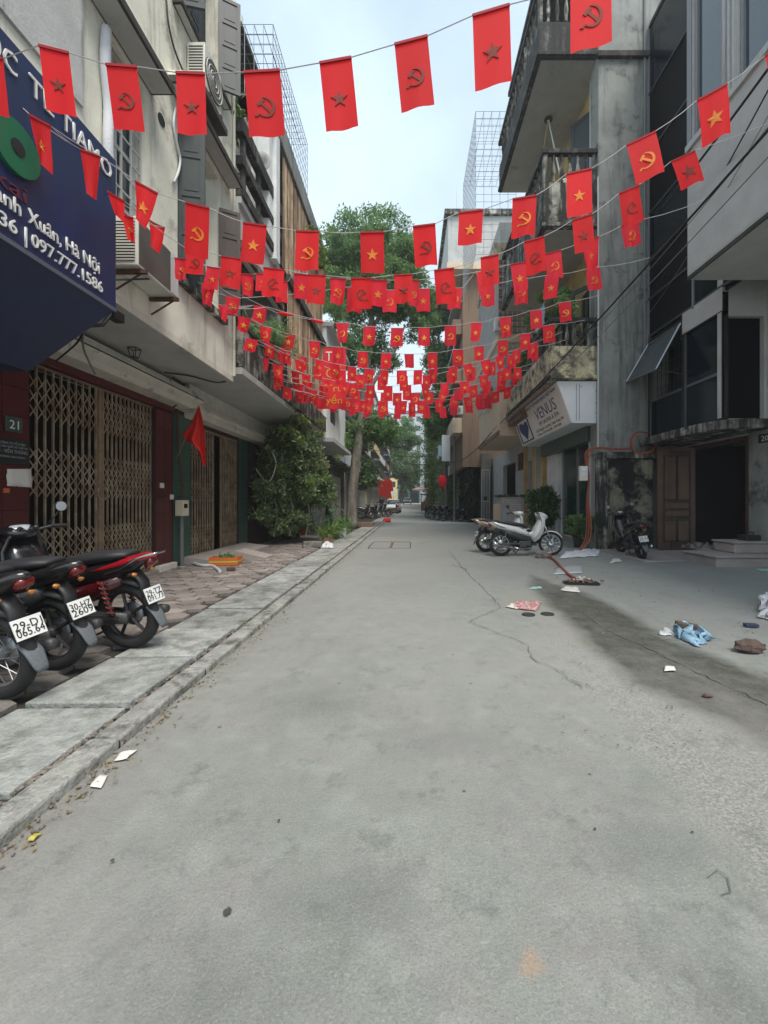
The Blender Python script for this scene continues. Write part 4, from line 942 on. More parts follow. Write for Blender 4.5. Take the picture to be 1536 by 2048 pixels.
# tall black curtain wall in the recess
XG = 6.4
b = MB(); ys_ = [8.02, 9.5, 11.28]; zs_ = [5.72, 6.7, 7.75, 9.0, 10.6, 12.2, 14.0]
MB().box(XG+.06, XG+.10, 8.0, 11.29, 5.62, 14.2).build('glass_backing', 'glass_black', hr)
for i in range(2):
    for j in range(6): MB().box(XG+.02, XG+.04, ys_[i]+.03, ys_[i+1]-.03, zs_[j]+.03, zs_[j+1]-.03).build('pane', 'glass_black' if (i+j) % 3 else 'glass_dark', hr)
for y in ys_: MB().box(XG-.01, XG+.055, y-.03, y+.03, 5.65, 14).build('mullion', 'window_frame', hr)
for z in zs_: MB().box(XG-.008, XG+.054, 8.05, 11.25, z-.03, z+.03).build('transom', 'engine_grey', hr)
# first floor glazed bay
MB().prism([Vector((x, y, 0)) for x, y in ((9, 11.29), (6.15, 11.29), (6.13, 9.6), (6.17, 9.1), (6.27, 8.75), (6.45, 8.52), (6.75, 8.42), (9, 8.42))], (0, 0, 2.78), (0, 0, 2.97)).build('bay_sill', 'mould_concrete', hr, bevel=.02)
wall('y', 8.60, 8.75, XG+.001, 9.5, 2.98, 5.9, [(6.43, 7.25, 3.0, 5.1)]).build('wall', 'grey_wall', hr); MB().box(6.435, 7.245, 8.70, 8.72, 3.01, 5.09).build('pane', 'glass_black', hr)
MB().box(XG+.5, XG+.55, 8.8, 11.2, 3, 5.4).build('interior', 'interior', hr)
wall('x', XG, XG+.12, 8.60, 11.29, 2.98, 5.6, [(8.63, 9.85, 3.02, 5.2), (9.89, 11.27, 3.02, 5.5)]).build('wall', 'interior_grey', hr); MB().box(XG-.01, XG-.002, 8.60, 9.86, 5.22, 5.7).build('wall', 'overhang_wall', hr)
bw = [(8.63, 9.85, 3.02, 5.2), (9.89, 11.27, 3.02, 5.5)]
for (ya, yb, za, zb) in bw:
    MB().box(XG+.03, XG+.09, ya, ya+.05, za, zb).build('mullion', 'frame_dark', hr); MB().box(XG+.03, XG+.09, yb-.05, yb, za, zb).build('mullion', 'frame_dark', hr); MB().box(XG+.031, XG+.089, ya+.05, yb-.05, 3.94, 4.0).build('transom', 'frame_dark', hr)
    MB().box(XG+.055, XG+.065, ya+.05, yb-.05, za, 3.94).build('pane', 'glass_dark', hr)
MB().box(XG+.055, XG+.065, 8.68, 9.80, 4.0, 5.2).build('pane', 'glass_dark', hr)
gr = bars_x(XG+.2, 9.95, 11.2, 4.0, 5.45, 7, 5, .006).build('window_grille', 'engine_grey', hr)
# awning sash pushed open
q = [Vector((XG-.02, 9.9, 5.5)), Vector((XG-.02, 11.25, 5.5)), Vector((5.80, 11.25, 4.5)), Vector((5.80, 9.9, 4.42))]
aw = MB(); 
for i in range(4): aw.bar(q[i], q[(i+1) % 4], .022, 4)
aw = aw.build('open_sash', 'steel', hr); n_ = (q[1]-q[0]).cross(q[2]-q[0]).normalized()*.004
MB().prism(q, -n_, n_).build('pane', mat('sash_glass', (.07, .085, .09), .12, spec=.9), aw); MB().bar(q[3], (XG, 9.9, 4.3), .008, 4).build('stay', 'steel', aw)
# ground floor: recessed facade with doorway
XD = 7.3
wall('x', XD, XD+.25, 4.0, 11.29, 0, 14, [(9.02, 11.27, .12, 2.72)]).build('wall', 'grey_wall', hr)
MB().box(XD+1.5, XD+1.55, 8.5, 11.2, 0, 3).build('interior', 'interior', hr); MB().box(XD+.26, XD+1.5, 8.5, 11.2, .02, .08).build('interior', 'interior', hr); MB().box(XD+.26, XD+1.5, 11.2, 11.28, .081, 2.99).build('interior', 'interior', hr)
MB().box(XD-.06, XD-.001, 8.3, 8.98, 0, 2.77).build('pilaster', 'grey_concrete', hr); MB().box(XD-.04, XD+.24, 9.02, 9.09, .12, 2.72).build('door_frame', 'door_wood', hr); MB().box(XD-.04, XD+.24, 9.1, 11.2, 2.65, 2.72).build('door_frame', 'door_wood', hr)
MB().box(4.9, XD, 8.8, 11.05, -.02, .055).build('threshold', 'step_stone', hr)
dl = leaf_panel(hr, (XD-.02, 10.74), (-1, 0), .96, .09, 2.68, 'door_wood', name='door', panels=1, t_=.05)
for (u0, u1, za, zb) in ((.17, .45, 1.35, 2.45), (.51, .79, 1.35, 2.45), (.17, .79, 1.12, 1.27), (.17, .79, .92, 1.06), (.17, .45, .3, .82), (.51, .79, .3, .82)):
    MB().box(XD-.02-u1, XD-.02-u0, 10.69, 10.73, za, zb).build('panel', 'door_wood', dl, bevel=.012)
    bb = MB()
    for aa in ((u0-.02, u1+.02, zb+.002, zb+.02), (u0-.02, u1+.02, za-.02, za-.002), (u0-.02, u0-.002, za, zb), (u1+.002, u1+.02, za, zb)): bb.box(XD-.02-aa[1], XD-.02-aa[0], 10.68, 10.70, aa[2], aa[3])
    bb.build('moulding', 'shutter_brown', dl)
MB().box(XD-.02-.62, XD-.02-.12, 10.70, 10.71, .12, 2.6).build('panel', 'shutter_brown', dl)
a = WX(1531, 876, XD-.06); np_ = thing('house_number_plate', 'small black house number plate reading 20 by the dark doorway', 'number plate', a)
MB().box(a.x-.015, a.x-.001, a.y-.16, a.y+.16, a.z-.09, a.z+.09).build('board', 'plaque_black', np_); text('20', 'letter_white', np_, (a.x-.016, a.y, a.z), (0, -1, 0), (0, 0, 1), .11, .17, .002, align='CENTER')
# stained yard wall with post and coping
yw = thing('yard_wall', 'black stained low concrete wall with pale post, behind the black scooter', 'wall', (5.6, 11.1, 0))
MB().box(5.19, 6.4, 11.06, 11.18, 0, 2.42).build('wall', 'moss_wall', yw); MB().box(4.93, 5.185, 10.98, 11.22, 0, 2.60).build('post', 'mould_concrete', yw, bevel=.015)
MB().box(5.186, 6.42, 10.98, 11.24, 2.43, 2.60).build('coping', 'mould_concrete', yw, bevel=.015)
# steps
st = thing('steps', 'two pinkish stone steps at the right edge before the dark doorway', 'steps', (6.5, 8.4, 0))
MB().box(5.83, 8.5, 8.0, 8.95, .0, .22).build('step', 'step_stone', st, bevel=.02); MB().box(5.80, 8.5, 7.97, 8.95, .222, .265).build('tread', 'step_stone', st, bevel=.012)
MB().box(6.45, 8.5, 8.35, 8.95, .267, .46).build('step', 'step_stone', st, bevel=.02); MB().box(6.42, 8.5, 8.32, 8.95, .462, .50).build('tread', 'step_stone', st, bevel=.012)
tb = thing('tool_case', 'black tool case with a handle on the stone steps', 'case', (6.6, 8.7, .5)); c_ = P(1500, 1068, 8.6)
MB().box(c_.x-.15, c_.x+.15, 8.5, 8.75, .50, .62).build('case', 'black_plastic', tb, bevel=.015); MB().tube([(c_.x-.07, 8.6, .62), (c_.x-.07, 8.6, .67), (c_.x+.07, 8.6, .67), (c_.x+.07, 8.6, .62)], .012, 5).build('handle', 'black_plastic', tb)
sheet('grey_cloth', 'paver_grey', [Vector((5.95, 8.9, .3)), Vector((6.6, 8.9, .32)), Vector((6.7, 9.3, .3)), Vector((6.0, 9.3, .25))], 'grey crumpled cloth heaped on the lower step by the doorway', 'cloth', .01, .12, 12)
tag(MB().box(-.12, .12, -.05, .05, 0, .04, Matrix.Translation(G(1315, 1097)+Vector((0, 0, .06)))).build('green_dustpan', 'logo_green', bevel=.01), 'green plastic dustpan at the foot of the open wooden door', 'dustpan')
tag(MB().box(-.12, .12, -.05, .05, 0, .03, Matrix.Translation(G(1530, 1147)+Vector((0, 0, .05)))).build('blue_plate', 'paper_teal', bevel=.004), 'flat teal scrap lying in front of the stone steps', 'scrap')

# red hoses running over the wall
hz = thing('red_hose', 'red and orange hoses looped from the bay sill down the wall post', 'hose', (5, 11, 0))
lp = [(1296, 866), (1275, 864), (1263, 876), (1262, 892), (1268, 902), (1285, 905), (1302, 900), (1311, 888), (1305, 876)]
MB().tube(smooth_path([P(x, y, 11.0) for x, y in lp]), .022, 7).build('loop', 'hose_red', hz, smooth=True)
MB().tube(smooth_path([P(x+3, y+2, 10.95) for x, y in lp[1:-1]]), .018, 7).build('loop', 'hose_orange', hz, smooth=True)
for dx, m_, r_ in ((0, 'hose_red', .024), (3, 'hose_orange', .018), (-3, 'hose_red', .018)):
    pts = [(1264, 897), (1230, 898), (1200, 896), (1183, 898), (1175, 908), (1174, 930), (1178, 955), (1176, 1000), (1178, 1050), (1174, 1080), (1160, 1100)]
    MB().tube(smooth_path([P(x+dx*(.3 if i < 4 else 1)*(math.sin(i*1.3+dx)+1)/1.2, y+dx*.3, 10.9) for i, (x, y) in enumerate(pts)]), r_, 7).build('hose', m_, hz, smooth=True)
mt = thing('electric_box', 'white electric box with two dials beside the red hoses', 'electric box', P(1166, 946, 10.95))
a = P(1167, 947, 10.85); MB().box(a.x-.11, a.x+.10, 10.8, 10.92, a.z-.19, a.z+.19).build('box', 'meter_box', mt, bevel=.02)
for dz in (.09, -.03): MB().box(a.x-.07, a.x+.05, 10.785, 10.80, a.z+dz-.035, a.z+dz+.05).build('cover', 'side_panel', mt, bevel=.006)

# ================================================================== house with spa sign
X5 = 5.3
hv = thing('town_house', 'yellow balconied house above the spa sign with three stained balconies', 'house', (5.3, 14, 0))
wall('x', X5, X5+.2, 11.82, 16.5, 0, 3.9, [(12.2, 14.75, .15, 3.05), (16.0, 16.45, .1, 3.0)]).build('wall', 'white_wall', hv)
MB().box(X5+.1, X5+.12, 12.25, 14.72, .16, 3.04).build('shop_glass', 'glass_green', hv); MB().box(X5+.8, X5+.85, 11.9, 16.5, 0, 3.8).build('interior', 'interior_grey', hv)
for y in (12.2, 13.45, 14.70): MB().box(X5+.05, X5+.15, y, y+.05, .15, 3.05).build('mullion', 'steel', hv)
rs = MB().box(X5-.30, X5-.02, 11.85, 16.0, 3.0, 3.62).build('shutter_housing', 'green_tile', hv)
for i in range(6): MB().box(X5-.315, X5-.302, 11.85, 16.0, 3.02+i*.1, 3.10+i*.1).build('slat', mat('roller_green', (.10, .13, .11), .6), rs)
MB().box(X5-.12, X5-.001, 15.0, 15.9, 0, 3.0).build('pilaster', 'white_wall', hv); MB().box(X5-.2, X5-.1, 11.85, 12.0, 0, 3.5).build('post', 'pvc_white', hv)
MB().box(X5-.05, X5-.002, 12.2, 14.75, 0, .14).build('threshold', 'step_stone', hv)
# upper wall with doors and shutters
wall('x', X5, X5+.2, 11.82, 16.5, 3.91, 17.0, [(12.0, 13.0, 5.0, 7.6), (13.6, 15.6, 5.0, 7.6), (12.2, 13.8, 9.3, 12.6), (14.4, 15.9, 9.3, 12.6), (12.2, 13.8, 14, 16.5)]).build('wall', 'ochre', hv); MB().box(X5+.6, X5+.65, 11.9, 16.5, 3.9, 17).build('interior', 'interior', hv)
for z0_, z1_ in ((5.0, 7.6), (9.3, 12.6)):
    leaf_panel(hv, (X5-.02, 12.05), (-.55, .8), .75, z0_, z1_, 'shutter_green', panels=2, louvre=z0_ < 6); leaf_panel(hv, (X5+.05, 12.9), (0, 1), .5, z0_, z1_, 'shutter_green', panels=2, louvre=z0_ < 6)
    b = bars_x(X5+.02, 13.6, 15.6, z0_, z1_, 10, 4, .012).build('window_grille', 'engine_grey', hv)
for z0_, z1_ in ((4.62, 8.7), (8.9, 13.2)):
    MB().box(X5-.16, X5-.002, 11.83, 11.97, z0_, z1_).build('corner_pier', 'ochre', hv); MB().box(X5-.21, X5-.165, 11.85, 11.91, z0_+.3, z1_).build('white_pipe', 'pvc_white', hv)
    MB().box(X5-.09, X5-.0025, 11.98, 12.04, z0_, z1_).build('trim', 'white_wall', hv)
# balconies
bal_prof = [(.05, 0), (.05, .05), (.03, .08), (.055, .2), (.06, .27), (.035, .42), (.028, .5), (.05, .56), (.05, .62)]
bal_me = {}
def balcony(X0, y0, y1, zb, zt, rail, m_slab, m_bal='mould_concrete', nf=6, th=hv):
    """slab from zb to zt (front panel height), balusters up to rail, along X0..X5"""
    MB().box(X0, X5-.001, y0, y0+.10, zb, zt).build('balcony_panel', m_slab, th, bevel=.012); MB().box(X0, X0+.10, y0+.101, y1, zb, zt).build('balcony_panel', m_slab, th, bevel=.012)
    MB().box(X0+.101, X5-.002, y0+.101, y1, zb+.01, zb+.13).build('balcony_slab', 'soffit', th)
    MB().box(X0-.04, X5-.002, y0-.04, y0+.12, rail-.13, rail).build('handrail', 'dark_concrete', th, bevel=.015); MB().box(X0-.04, X0+.12, y0+.121, y1, rail-.13, rail).build('handrail', 'dark_concrete', th, bevel=.015)
    MB().box(X0, X0+.12, y0, y0+.12, zt+.001, rail-.131).build('balcony_post', m_bal, th); 
    MB().box(X0-.05, X0-.001, y0-.05, y1, zb+.02, zb+.12).build('moulding', 'dark_concrete', th, bevel=.01); MB().box(X0, X5-.01, y0-.05, y0-.001, zb+.02, zb+.12).build('moulding', m_slab, th, bevel=.01)
    h = rail-.13-zt; me = MB().lathe([(r, z*h/.62) for r, z in bal_prof], n=10).mesh('baluster', m_bal, True)
    spots = [(X0+.28+i*(X5-X0-.35)/nf, y0+.05) for i in range(nf)]+[(X0+.05, y0+.35+i*.28) for i in range(int((y1-y0-.4)/.28))]
    for x, y in spots:
        o = bpy.data.objects.new('baluster', me); col.objects.link(o); o.location = (x, y, zt); adopt(o, th)
balcony(3.80, 11.38, 16.4, 4.60, 5.52, 6.28, 'ochre_stained')
balcony(3.62, 11.38, 16.4, 8.72, 9.95, 10.85, 'mould_concrete')
balcony(3.48, 11.38, 16.4, 13.35, 14.3, 15.3, 'dark_concrete')
MB().box(X5-1.5, X5-.01, 11.48, 16.3, 17.0, 17.15).build('roof', 'dark_concrete', hv)
MB().lathe([(0, 0), (.13, 0), (.12, .05), (.03, .07), (0, .07)], (4.35, 13.2, 13.28), 14).build('ceiling_rose', 'engine_grey', hv); MB().bar((4.35, 13.2, 13.3), (4.40, 12.2, 10.6), .022, 6).build('pole', 'pvc_white', hv); MB().bar((4.33, 13.2, 13.3), (3.95, 13.6, 10.0), .012, 5).build('pole', 'ochre', hv)
# drape of cloth and boards under the first balcony corner
MB().box(3.86, 4.4, 14.6, 16.5, 4.25, 4.58).build('boards', 'brown_boards', hv); MB().box(3.76, 3.86, 11.7, 16.5, 4.45, 4.56).build('boards', 'brown_boards', hv)
MB().box(5.05, 5.28, 16.05, 16.2, 0, 4.6).build('corner_pier', 'ochre', hv)

# spa sign: tilted face
sv = thing('spa_sign', 'white tilted spa signboard with blue lettering under the stained balcony', 'sign', (4.2, 13, 4))
T0, B0 = Vector((4.0, 11.42, 4.57)), Vector((4.41, 11.42, 3.44)); T1, B1 = Vector((3.99, 16.5, 4.57)), Vector((4.40, 16.5, 3.50))
MB().prism([Vector((4.0, 0, 4.57)), Vector((4.41, 0, 3.44)), Vector((5.13, 0, 3.43)), Vector((5.13, 0, 4.57))], (0, 11.42, 0), (0, 16.4, 0)).build('box', 'side_panel', sv)
yd = (T0-B0).normalized(); xd = Vector((0, -1, 0)); nn = xd.cross(yd)
def spt(y, f): return B0+(T0-B0)*f+Vector((0, y-11.42, 0))
f_ = MB(); f_.prism([spt(11.44, .02), spt(16.35, .02), spt(16.35, .98), spt(11.44, .98)], nn*.001, nn*.012); f_.build('face', 'venus_face', sv)
for (y, f, s_, h_, w_, m_, al) in ((11.7, .90, 'CÔNG TY CỔ PHẦN VENUS VIỆT NAM', .09, 3.0, 'venus_blue', 'RIGHT'), (12.0, .62, 'VENUS', .36, 1.9, 'venus_blue', 'RIGHT'), (12.0, .36, 'MY SAUNA & SPA', .13, 1.8, 'ink_dark', 'RIGHT'), (11.8, .21, 'Số 20 Nguyễn Quý Đức, Thanh Xuân, HN', .085, 2.5, 'ink_dark', 'RIGHT'), (12.1, .10, 'Hotline: 0979.666.888 - 0904.888', .07, 2.2, 'ink_dark', 'RIGHT')):
    text(s_, m_, sv, spt(y, f)+nn*.014, xd, yd, h_, w_, .004, align=al)
lg = MB()
for (a, c_, d_, e_) in ((14.75, 16.2, .06, .10), (14.75, 16.2, .90, .94), (14.75, 14.85, .10, .90), (16.1, 16.2, .10, .90)): lg.prism([spt(a, d_), spt(c_, d_), spt(c_, e_), spt(a, e_)], nn*.012, nn*.022)
lg.build('logo_frame', 'venus_blue', sv)
hp = [(15.45, .12), (14.95, .42), (14.95, .60), (15.15, .66), (15.42, .58), (15.55, .66), (15.85, .66), (16.0, .55), (15.95, .42)]
MB().prism([spt(*q) for q in hp], nn*.013, nn*.02).build('logo_shape', 'venus_blue', sv); MB().prism([spt(15.45+.16*math.cos(k*PI/5), .78+.05*math.sin(k*PI/5)) for k in range(10)], nn*.013, nn*.02).build('logo_shape', 'venus_blue', sv)
for dx in (0.35, .62): MB().box(4.41+dx*.3, 4.42+dx*.3, 11.405, 11.418, 3.5, 4.5).build('seam', 'window_frame', sv)
for px, py in ((1162, 773), (1192, 782), (1192, 806), (1192, 826)):
    a = P(px, py, 11.41); MB().lathe([(0, -.006), (.012, -.006), (.012, .0), (0, .0)], a, 8, 'y').build('screw', 'ink_dark', sv)

# ================================================================== next house: cages and peach balcony
hc = thing('town_house', 'narrow house wrapped in window cages beyond the yellow balconies', 'house', (5, 20, 0))
X6 = 5.0
wall('x', X6, X6+.2, 16.55, 27, 0, 3.9, [(16.7, 17.8, .1, 3.0), (18.5, 19.6, 2.7, 3.5), (19.9, 22.5, .1, 3.2)]).build('wall', 'grey_wall', hc); MB().box(X6+.7, X6+.75, 16.6, 27, 0, 3.8).build('interior', 'interior', hc)
MB().box(3.55, 9, 16.62, 21.5, 3.9, 5.6).build('balcony_box', 'peach_plaster', hc, bevel=.02); MB().box(3.75, 9, 17.6, 21.4, 5.61, 13).build('wall', 'grey_wall', hc)
MB().box(3.50, 3.549, 16.6, 21.5, 3.95, 4.12).build('moulding', 'brown_boards', hc); MB().box(3.45, 9, 16.58, 21.5, 7.6, 7.9).build('floor_band', 'peach_plaster', hc); MB().box(3.45, 9, 17.2, 21.5, 11.2, 11.9).build('floor_band', 'ochre_stained', hc)
for z0_, z1_ in ((5.65, 7.55), (7.95, 11.15)):
    o = bars_x(3.5, 16.7, 21.4, z0_, z1_, 26, 6, .014).build('window_cage', 'steel_white', hc)
    b = MB()
    for i in range(9): x = 3.5+i*.19; b.box(x-.012, x+.012, 16.66, 16.69, z0_, z1_)
    for j in range(8): z = z0_+(z1_-z0_)*j/7; b.box(3.5, 5.2, 16.665, 16.688, z-.01, z+.01)
    b.build('window_cage', 'steel_white', hc)
MB().box(3.7, 3.74, 17.65, 21.3, 5.7, 7.5).build('curtain', 'side_panel', hc); MB().box(3.7, 3.74, 17.65, 20.3, 8.0, 11.1).build('curtain', 'far_blue', hc)
window_x(hc, X6+.08, 18.5, 19.6, 2.7, 3.5, 'glass_dark', 'brown_boards', 2, 1)
for i in range(12): MB().box(3.62, 5.0, 17.5+i*.001, 17.55+i*.001, 8.1+i*.25, 8.28+i*.25).build('brick_course', 'brown_boards', hc)
MB().box(X6-.13, X6-.002, 16.56, 16.7, 0, 3.88).build('bamboo_pipe', 'ochre', hc); MB().box(X6-.13, X6-.002, 17.85, 18.0, 0, 3.88).build('bamboo_pipe', 'ochre', hc)
tag(MB().tube([(2.85, 27, 0), (2.85, 27, 13)], .07, 8).build('utility_pole', 'steel'), 'slim grey utility pole rising through the bunting on the right pavement', 'pole')
cage('roof_cage', 'tall pale wire cage above the balconies on the right side roof line', 2.85, 4.6, 18.2, 22.5, 12.0, 18.2, .33, r=.010)
hg = thing('grey_tower_house', 'plain grey concrete upper storey with an antenna behind the right cages', 'house', (3, 26, 0))
MB().box(2.25, 9, 25, 34, 15.5, 18.3).build('wall', 'grey_wall', hg, bevel=.03); MB().box(2.05, 9, 24.8, 34, 18.301, 18.6).build('parapet', 'mould_concrete', hg); MB().box(3.2, 9, 25.5, 34, 3.4, 15.49).build('wall', 'brown_boards', hg); MB().box(2.2, 9, 24.9, 34, 15.1, 15.49).build('moulding', 'peach_plaster', hg)
MB().bar((3.0, 27, 18.6), (3.0, 27, 21.5), .03, 5, .008).build('antenna', 'steel', hg)
for z in (5.5, 8.5, 11.5): MB().box(2.6, 3.195, 25.6, 33, z, z+.9).build('balcony', 'peach_plaster' if z < 8 else 'brown_boards', hg); MB().box(2.62, 3.19, 25.7, 33, z+2.0, z+2.12).build('awning', 'steel_white', hg)
# white iron gate and service cabinet
wg = thing('iron_gate', 'white narrow iron gate leaf standing open by the hanging vines', 'gate', P(972, 1046, 25))
a = P(963, 1045, 25.2); w_ = .46
for x in (a.x, a.x+w_): MB().box(x-.02, x+.02, 25.1, 25.15, 0, 3.2).build('stile', 'steel_white', wg)
for z in (.1, 1.3, 3.16): MB().box(a.x+.02, a.x+w_-.02, 25.1, 25.15, z, z+.05).build('rail', 'steel_white', wg)
for i in range(1, 5): MB().box(a.x+w_*i/5-.012, a.x+w_*i/5+.012, 25.11, 25.14, .15, 3.1).build('bar', 'steel_white', wg)
MB().box(a.x+.1, a.x+.3, 25.08, 25.17, 1.36, 1.6).build('lock_plate', 'black', wg)
sc_ = thing('service_cabinet', 'grey rendered service cabinet with paper notices behind the white motorbikes', 'cabinet', (4.2, 18, 0))
MB().box(3.85, 4.85, 17.8, 18.5, 0, 1.5).build('body', 'grey_wall', sc_, bevel=.02); MB().box(3.72, 4.98, 17.7, 18.6, 1.501, 1.6).build('top', 'mould_concrete', sc_, bevel=.03)
MB().box(3.6, 3.85, 17.9, 18.2, 0, 1.2).build('side_pier', 'peach_plaster', sc_)
MB().box(3.95, 4.22, 17.78, 17.795, 1.18, 1.38).build('notice', 'paper', sc_); MB().box(4.3, 4.68, 17.78, 17.795, .78, 1.2).build('notice', 'paper', sc_)
for z in (1.31, 1.23): text('MẠNG CÁP', 'ink_dark', sc_, (4.085, 17.776, z), (1, 0, 0), (0, 0, 1), .05, .22, .002, align='CENTER')
for z, s_ in ((1.13, 'KHOAN CẮT'), (1.03, 'BÊ TÔNG'), (.93, 'LH: 0988'), (.84, '...')): text(s_, 'ink_dark', sc_, (4.49, 17.776, z), (1, 0, 0), (0, 0, 1), .05, .28, .002, align='CENTER')

# black cable bundle along the right side
def sag(a, c, s_, k=24): return [Vector(a)*(1-i/k)+Vector(c)*i/k-Vector((0, 0, 4*s_*(i/k)*(1-i/k))) for i in range(k+1)]
for i, (a, c, s_, r_) in enumerate((((3.75, 3.6, 5.25), (3.55, 18, 4.35), .12, .016), ((3.8, 3.6, 5.05), (3.7, 17, 4.4), .25, .007), ((3.78, 3.6, 5.4), (3.6, 12.0, 4.75), .3, .006), ((4.6, 4.5, 7.0), (5.0, 8.3, 7.1), .05, .02), ((4.6, 4.5, 7.15), (6.3, 11.2, 6.6), .15, .012), ((4.6, 4.5, 6.85), (6.3, 11.2, 6.2), .2, .006))):
    tag(MB().tube(sag(a, c, s_), r_, 6).build('overhead_cable', 'cable_black' if r_ > .01 else 'pipe_grey'), ['thickest black overhead cable sweeping along the right side fronts', 'thin grey wire hanging just beneath the thickest right side cable', 'thin wire sagging to the stained first balcony', 'thick dark cable under the reflective upper windows', 'dark cable crossing the black glazing', 'thin wire sagging across the black glazing'][i], 'cable')
tag(MB().tube(sag((3.3, 17, 4.1), (2.6, 30, 4.2), .5), .02, 5).build('overhead_cable', 'cable_black'), 'dark cable drooping towards the far right shop sign', 'cable')

# clutter on the fronts: more air conditioners, water pipes, washing
def ac_box(x0, x1, y0, y1, z0, z1, label):
    th = thing('air_conditioner', label, 'air conditioner', (x0, y0, z0)); MB().box(x0, x1, y0, y1, z0, z1).build('casing', 'ac_white', th, bevel=.015)
    MB().lathe([(0, 0), ((z1-z0)*.38, 0), ((z1-z0)*.38, .012), (0, .012)], (((x0+x1)/2), y0-.012, (z0+z1)/2), 16, 'y').build('fan_grille', 'ac_dark', th)
    for i in range(9): z = z0+.05+(z1-z0-.1)*i/8; MB().box(x0+.04, x1-.04, y0-.022, y0-.014, z-.004, z+.004).build('louvre', 'ac_white', th)
    return th
ac_box(4.35, 5.0, 11.95, 12.25, 9.98, 10.5, 'air conditioner standing on the second right balcony'); ac_box(3.3, 3.9, 16.3, 16.58, 7.95, 8.45, 'air conditioner fixed before the cage of the narrow right house'); ac_box(2.5, 3.15, 25.0, 25.3, 6.5, 7.0, 'air conditioner on the brown wall behind the grey utility pole')
ac_box(-3.95, -3.4, 10.1, 10.35, 7.2, 7.7, 'air conditioner inside the dark top left balcony'); ac_box(-3.0, -2.5, 15.0, 15.25, 6.1, 6.6, 'air conditioner on the end of the small white house')
lab_ = ['pale blue shirt', 'grey towel', 'maroon shirt', 'dark trousers', 'white vest']
for i, (m_, w_) in enumerate((('bag_blue', .4), ('grey_wall', .35), ('lacquer_red', .4), ('trouser_dark', .35), ('cloth_white', .35))):
    y_ = 12.3+i*.55; sheet('laundry', m_, [Vector((3.95, y_, 7.15)), Vector((3.95, y_+w_, 7.15)), Vector((3.96, y_+w_*.9, 6.55)), Vector((3.94, y_+.04, 6.5))], lab_[i]+' hanging from the line over the first right balcony', 'laundry', 0, .05, 8)
tag(MB().tube(sag((3.95, 11.6, 7.2), (3.95, 16.2, 7.2), .06), .006, 5).build('washing_line', 'string'), 'washing line strung above the first right balcony rail', 'washing line')
for i, (x, y, z0_, z1_) in enumerate(((5.04, 11.29, 2.7, 10), (4.93, 16.5, .1, 7))): tag(MB().tube([(x, y-.03, z0_), (x+.01, y-.03, (z0_+z1_)/2), (x, y-.03, z1_)], .022, 6).build('water_pipe', 'pvc_white'), ['slim white water pipe at the left edge of the tall grey concrete wall', 'slim white water pipe at the far end of the spa shopfront'][i], 'pipe')

# ================================================================== bunting
def star_uv(r=.20, cu=0., cv=.58, asp=1.):
    return [[(cu+(r if k % 2 == 0 else r*.40)*math.sin(k*PI/5), cv-(r if k % 2 == 0 else r*.40)*math.cos(k*PI/5)*asp) for k in range(10)]]
def hs_uv(r=.20, cu=0., cv=.58, mirror=False, asp=1.):
    def T(x, y): return (cu+(-x if mirror else x)*r, cv-y*r*asp)
    n = 14; outer = [(1.0*math.cos(R(105-245*i/n)), 1.0*math.sin(R(105-245*i/n))) for i in range(n+1)]
    inner = [((1-(.02+.30*math.sin(PI*i/n)**.8))*math.cos(R(105-245*i/n))+.0, (1-(.02+.30*math.sin(PI*i/n)**.8))*math.sin(R(105-245*i/n))) for i in range(n+1)]
    polys = []
    for i in range(n): polys.append([T(*outer[i]), T(*outer[i+1]), T(*inner[i+1]), T(*inner[i])])
    a = R(-140); polys.append([T(math.cos(a)*.98, math.sin(a)*.98), T(math.cos(a)*1.35-.1, math.sin(a)*1.35), T(math.cos(a)*1.3+.12, math.sin(a)*1.3-.15), T(math.cos(a)*.8+.12, math.sin(a)*.8-.12)])
    polys.append([T(-.56, .40), T(-.36, .60), T(.80, -.55), T(.60, -.75)])
    polys.append([T(-.86, .34), T(-.28, .92), T(-.04, .68), T(-.62, .10)])
    return polys
ordw = ['first', 'second', 'third', 'fourth', 'fifth', 'sixth', 'seventh', 'eighth', 'ninth', 'tenth', 'eleventh', 'twelfth', 'thirteenth', 'fourteenth', 'fifteenth', 'sixteenth', 'seventeenth']
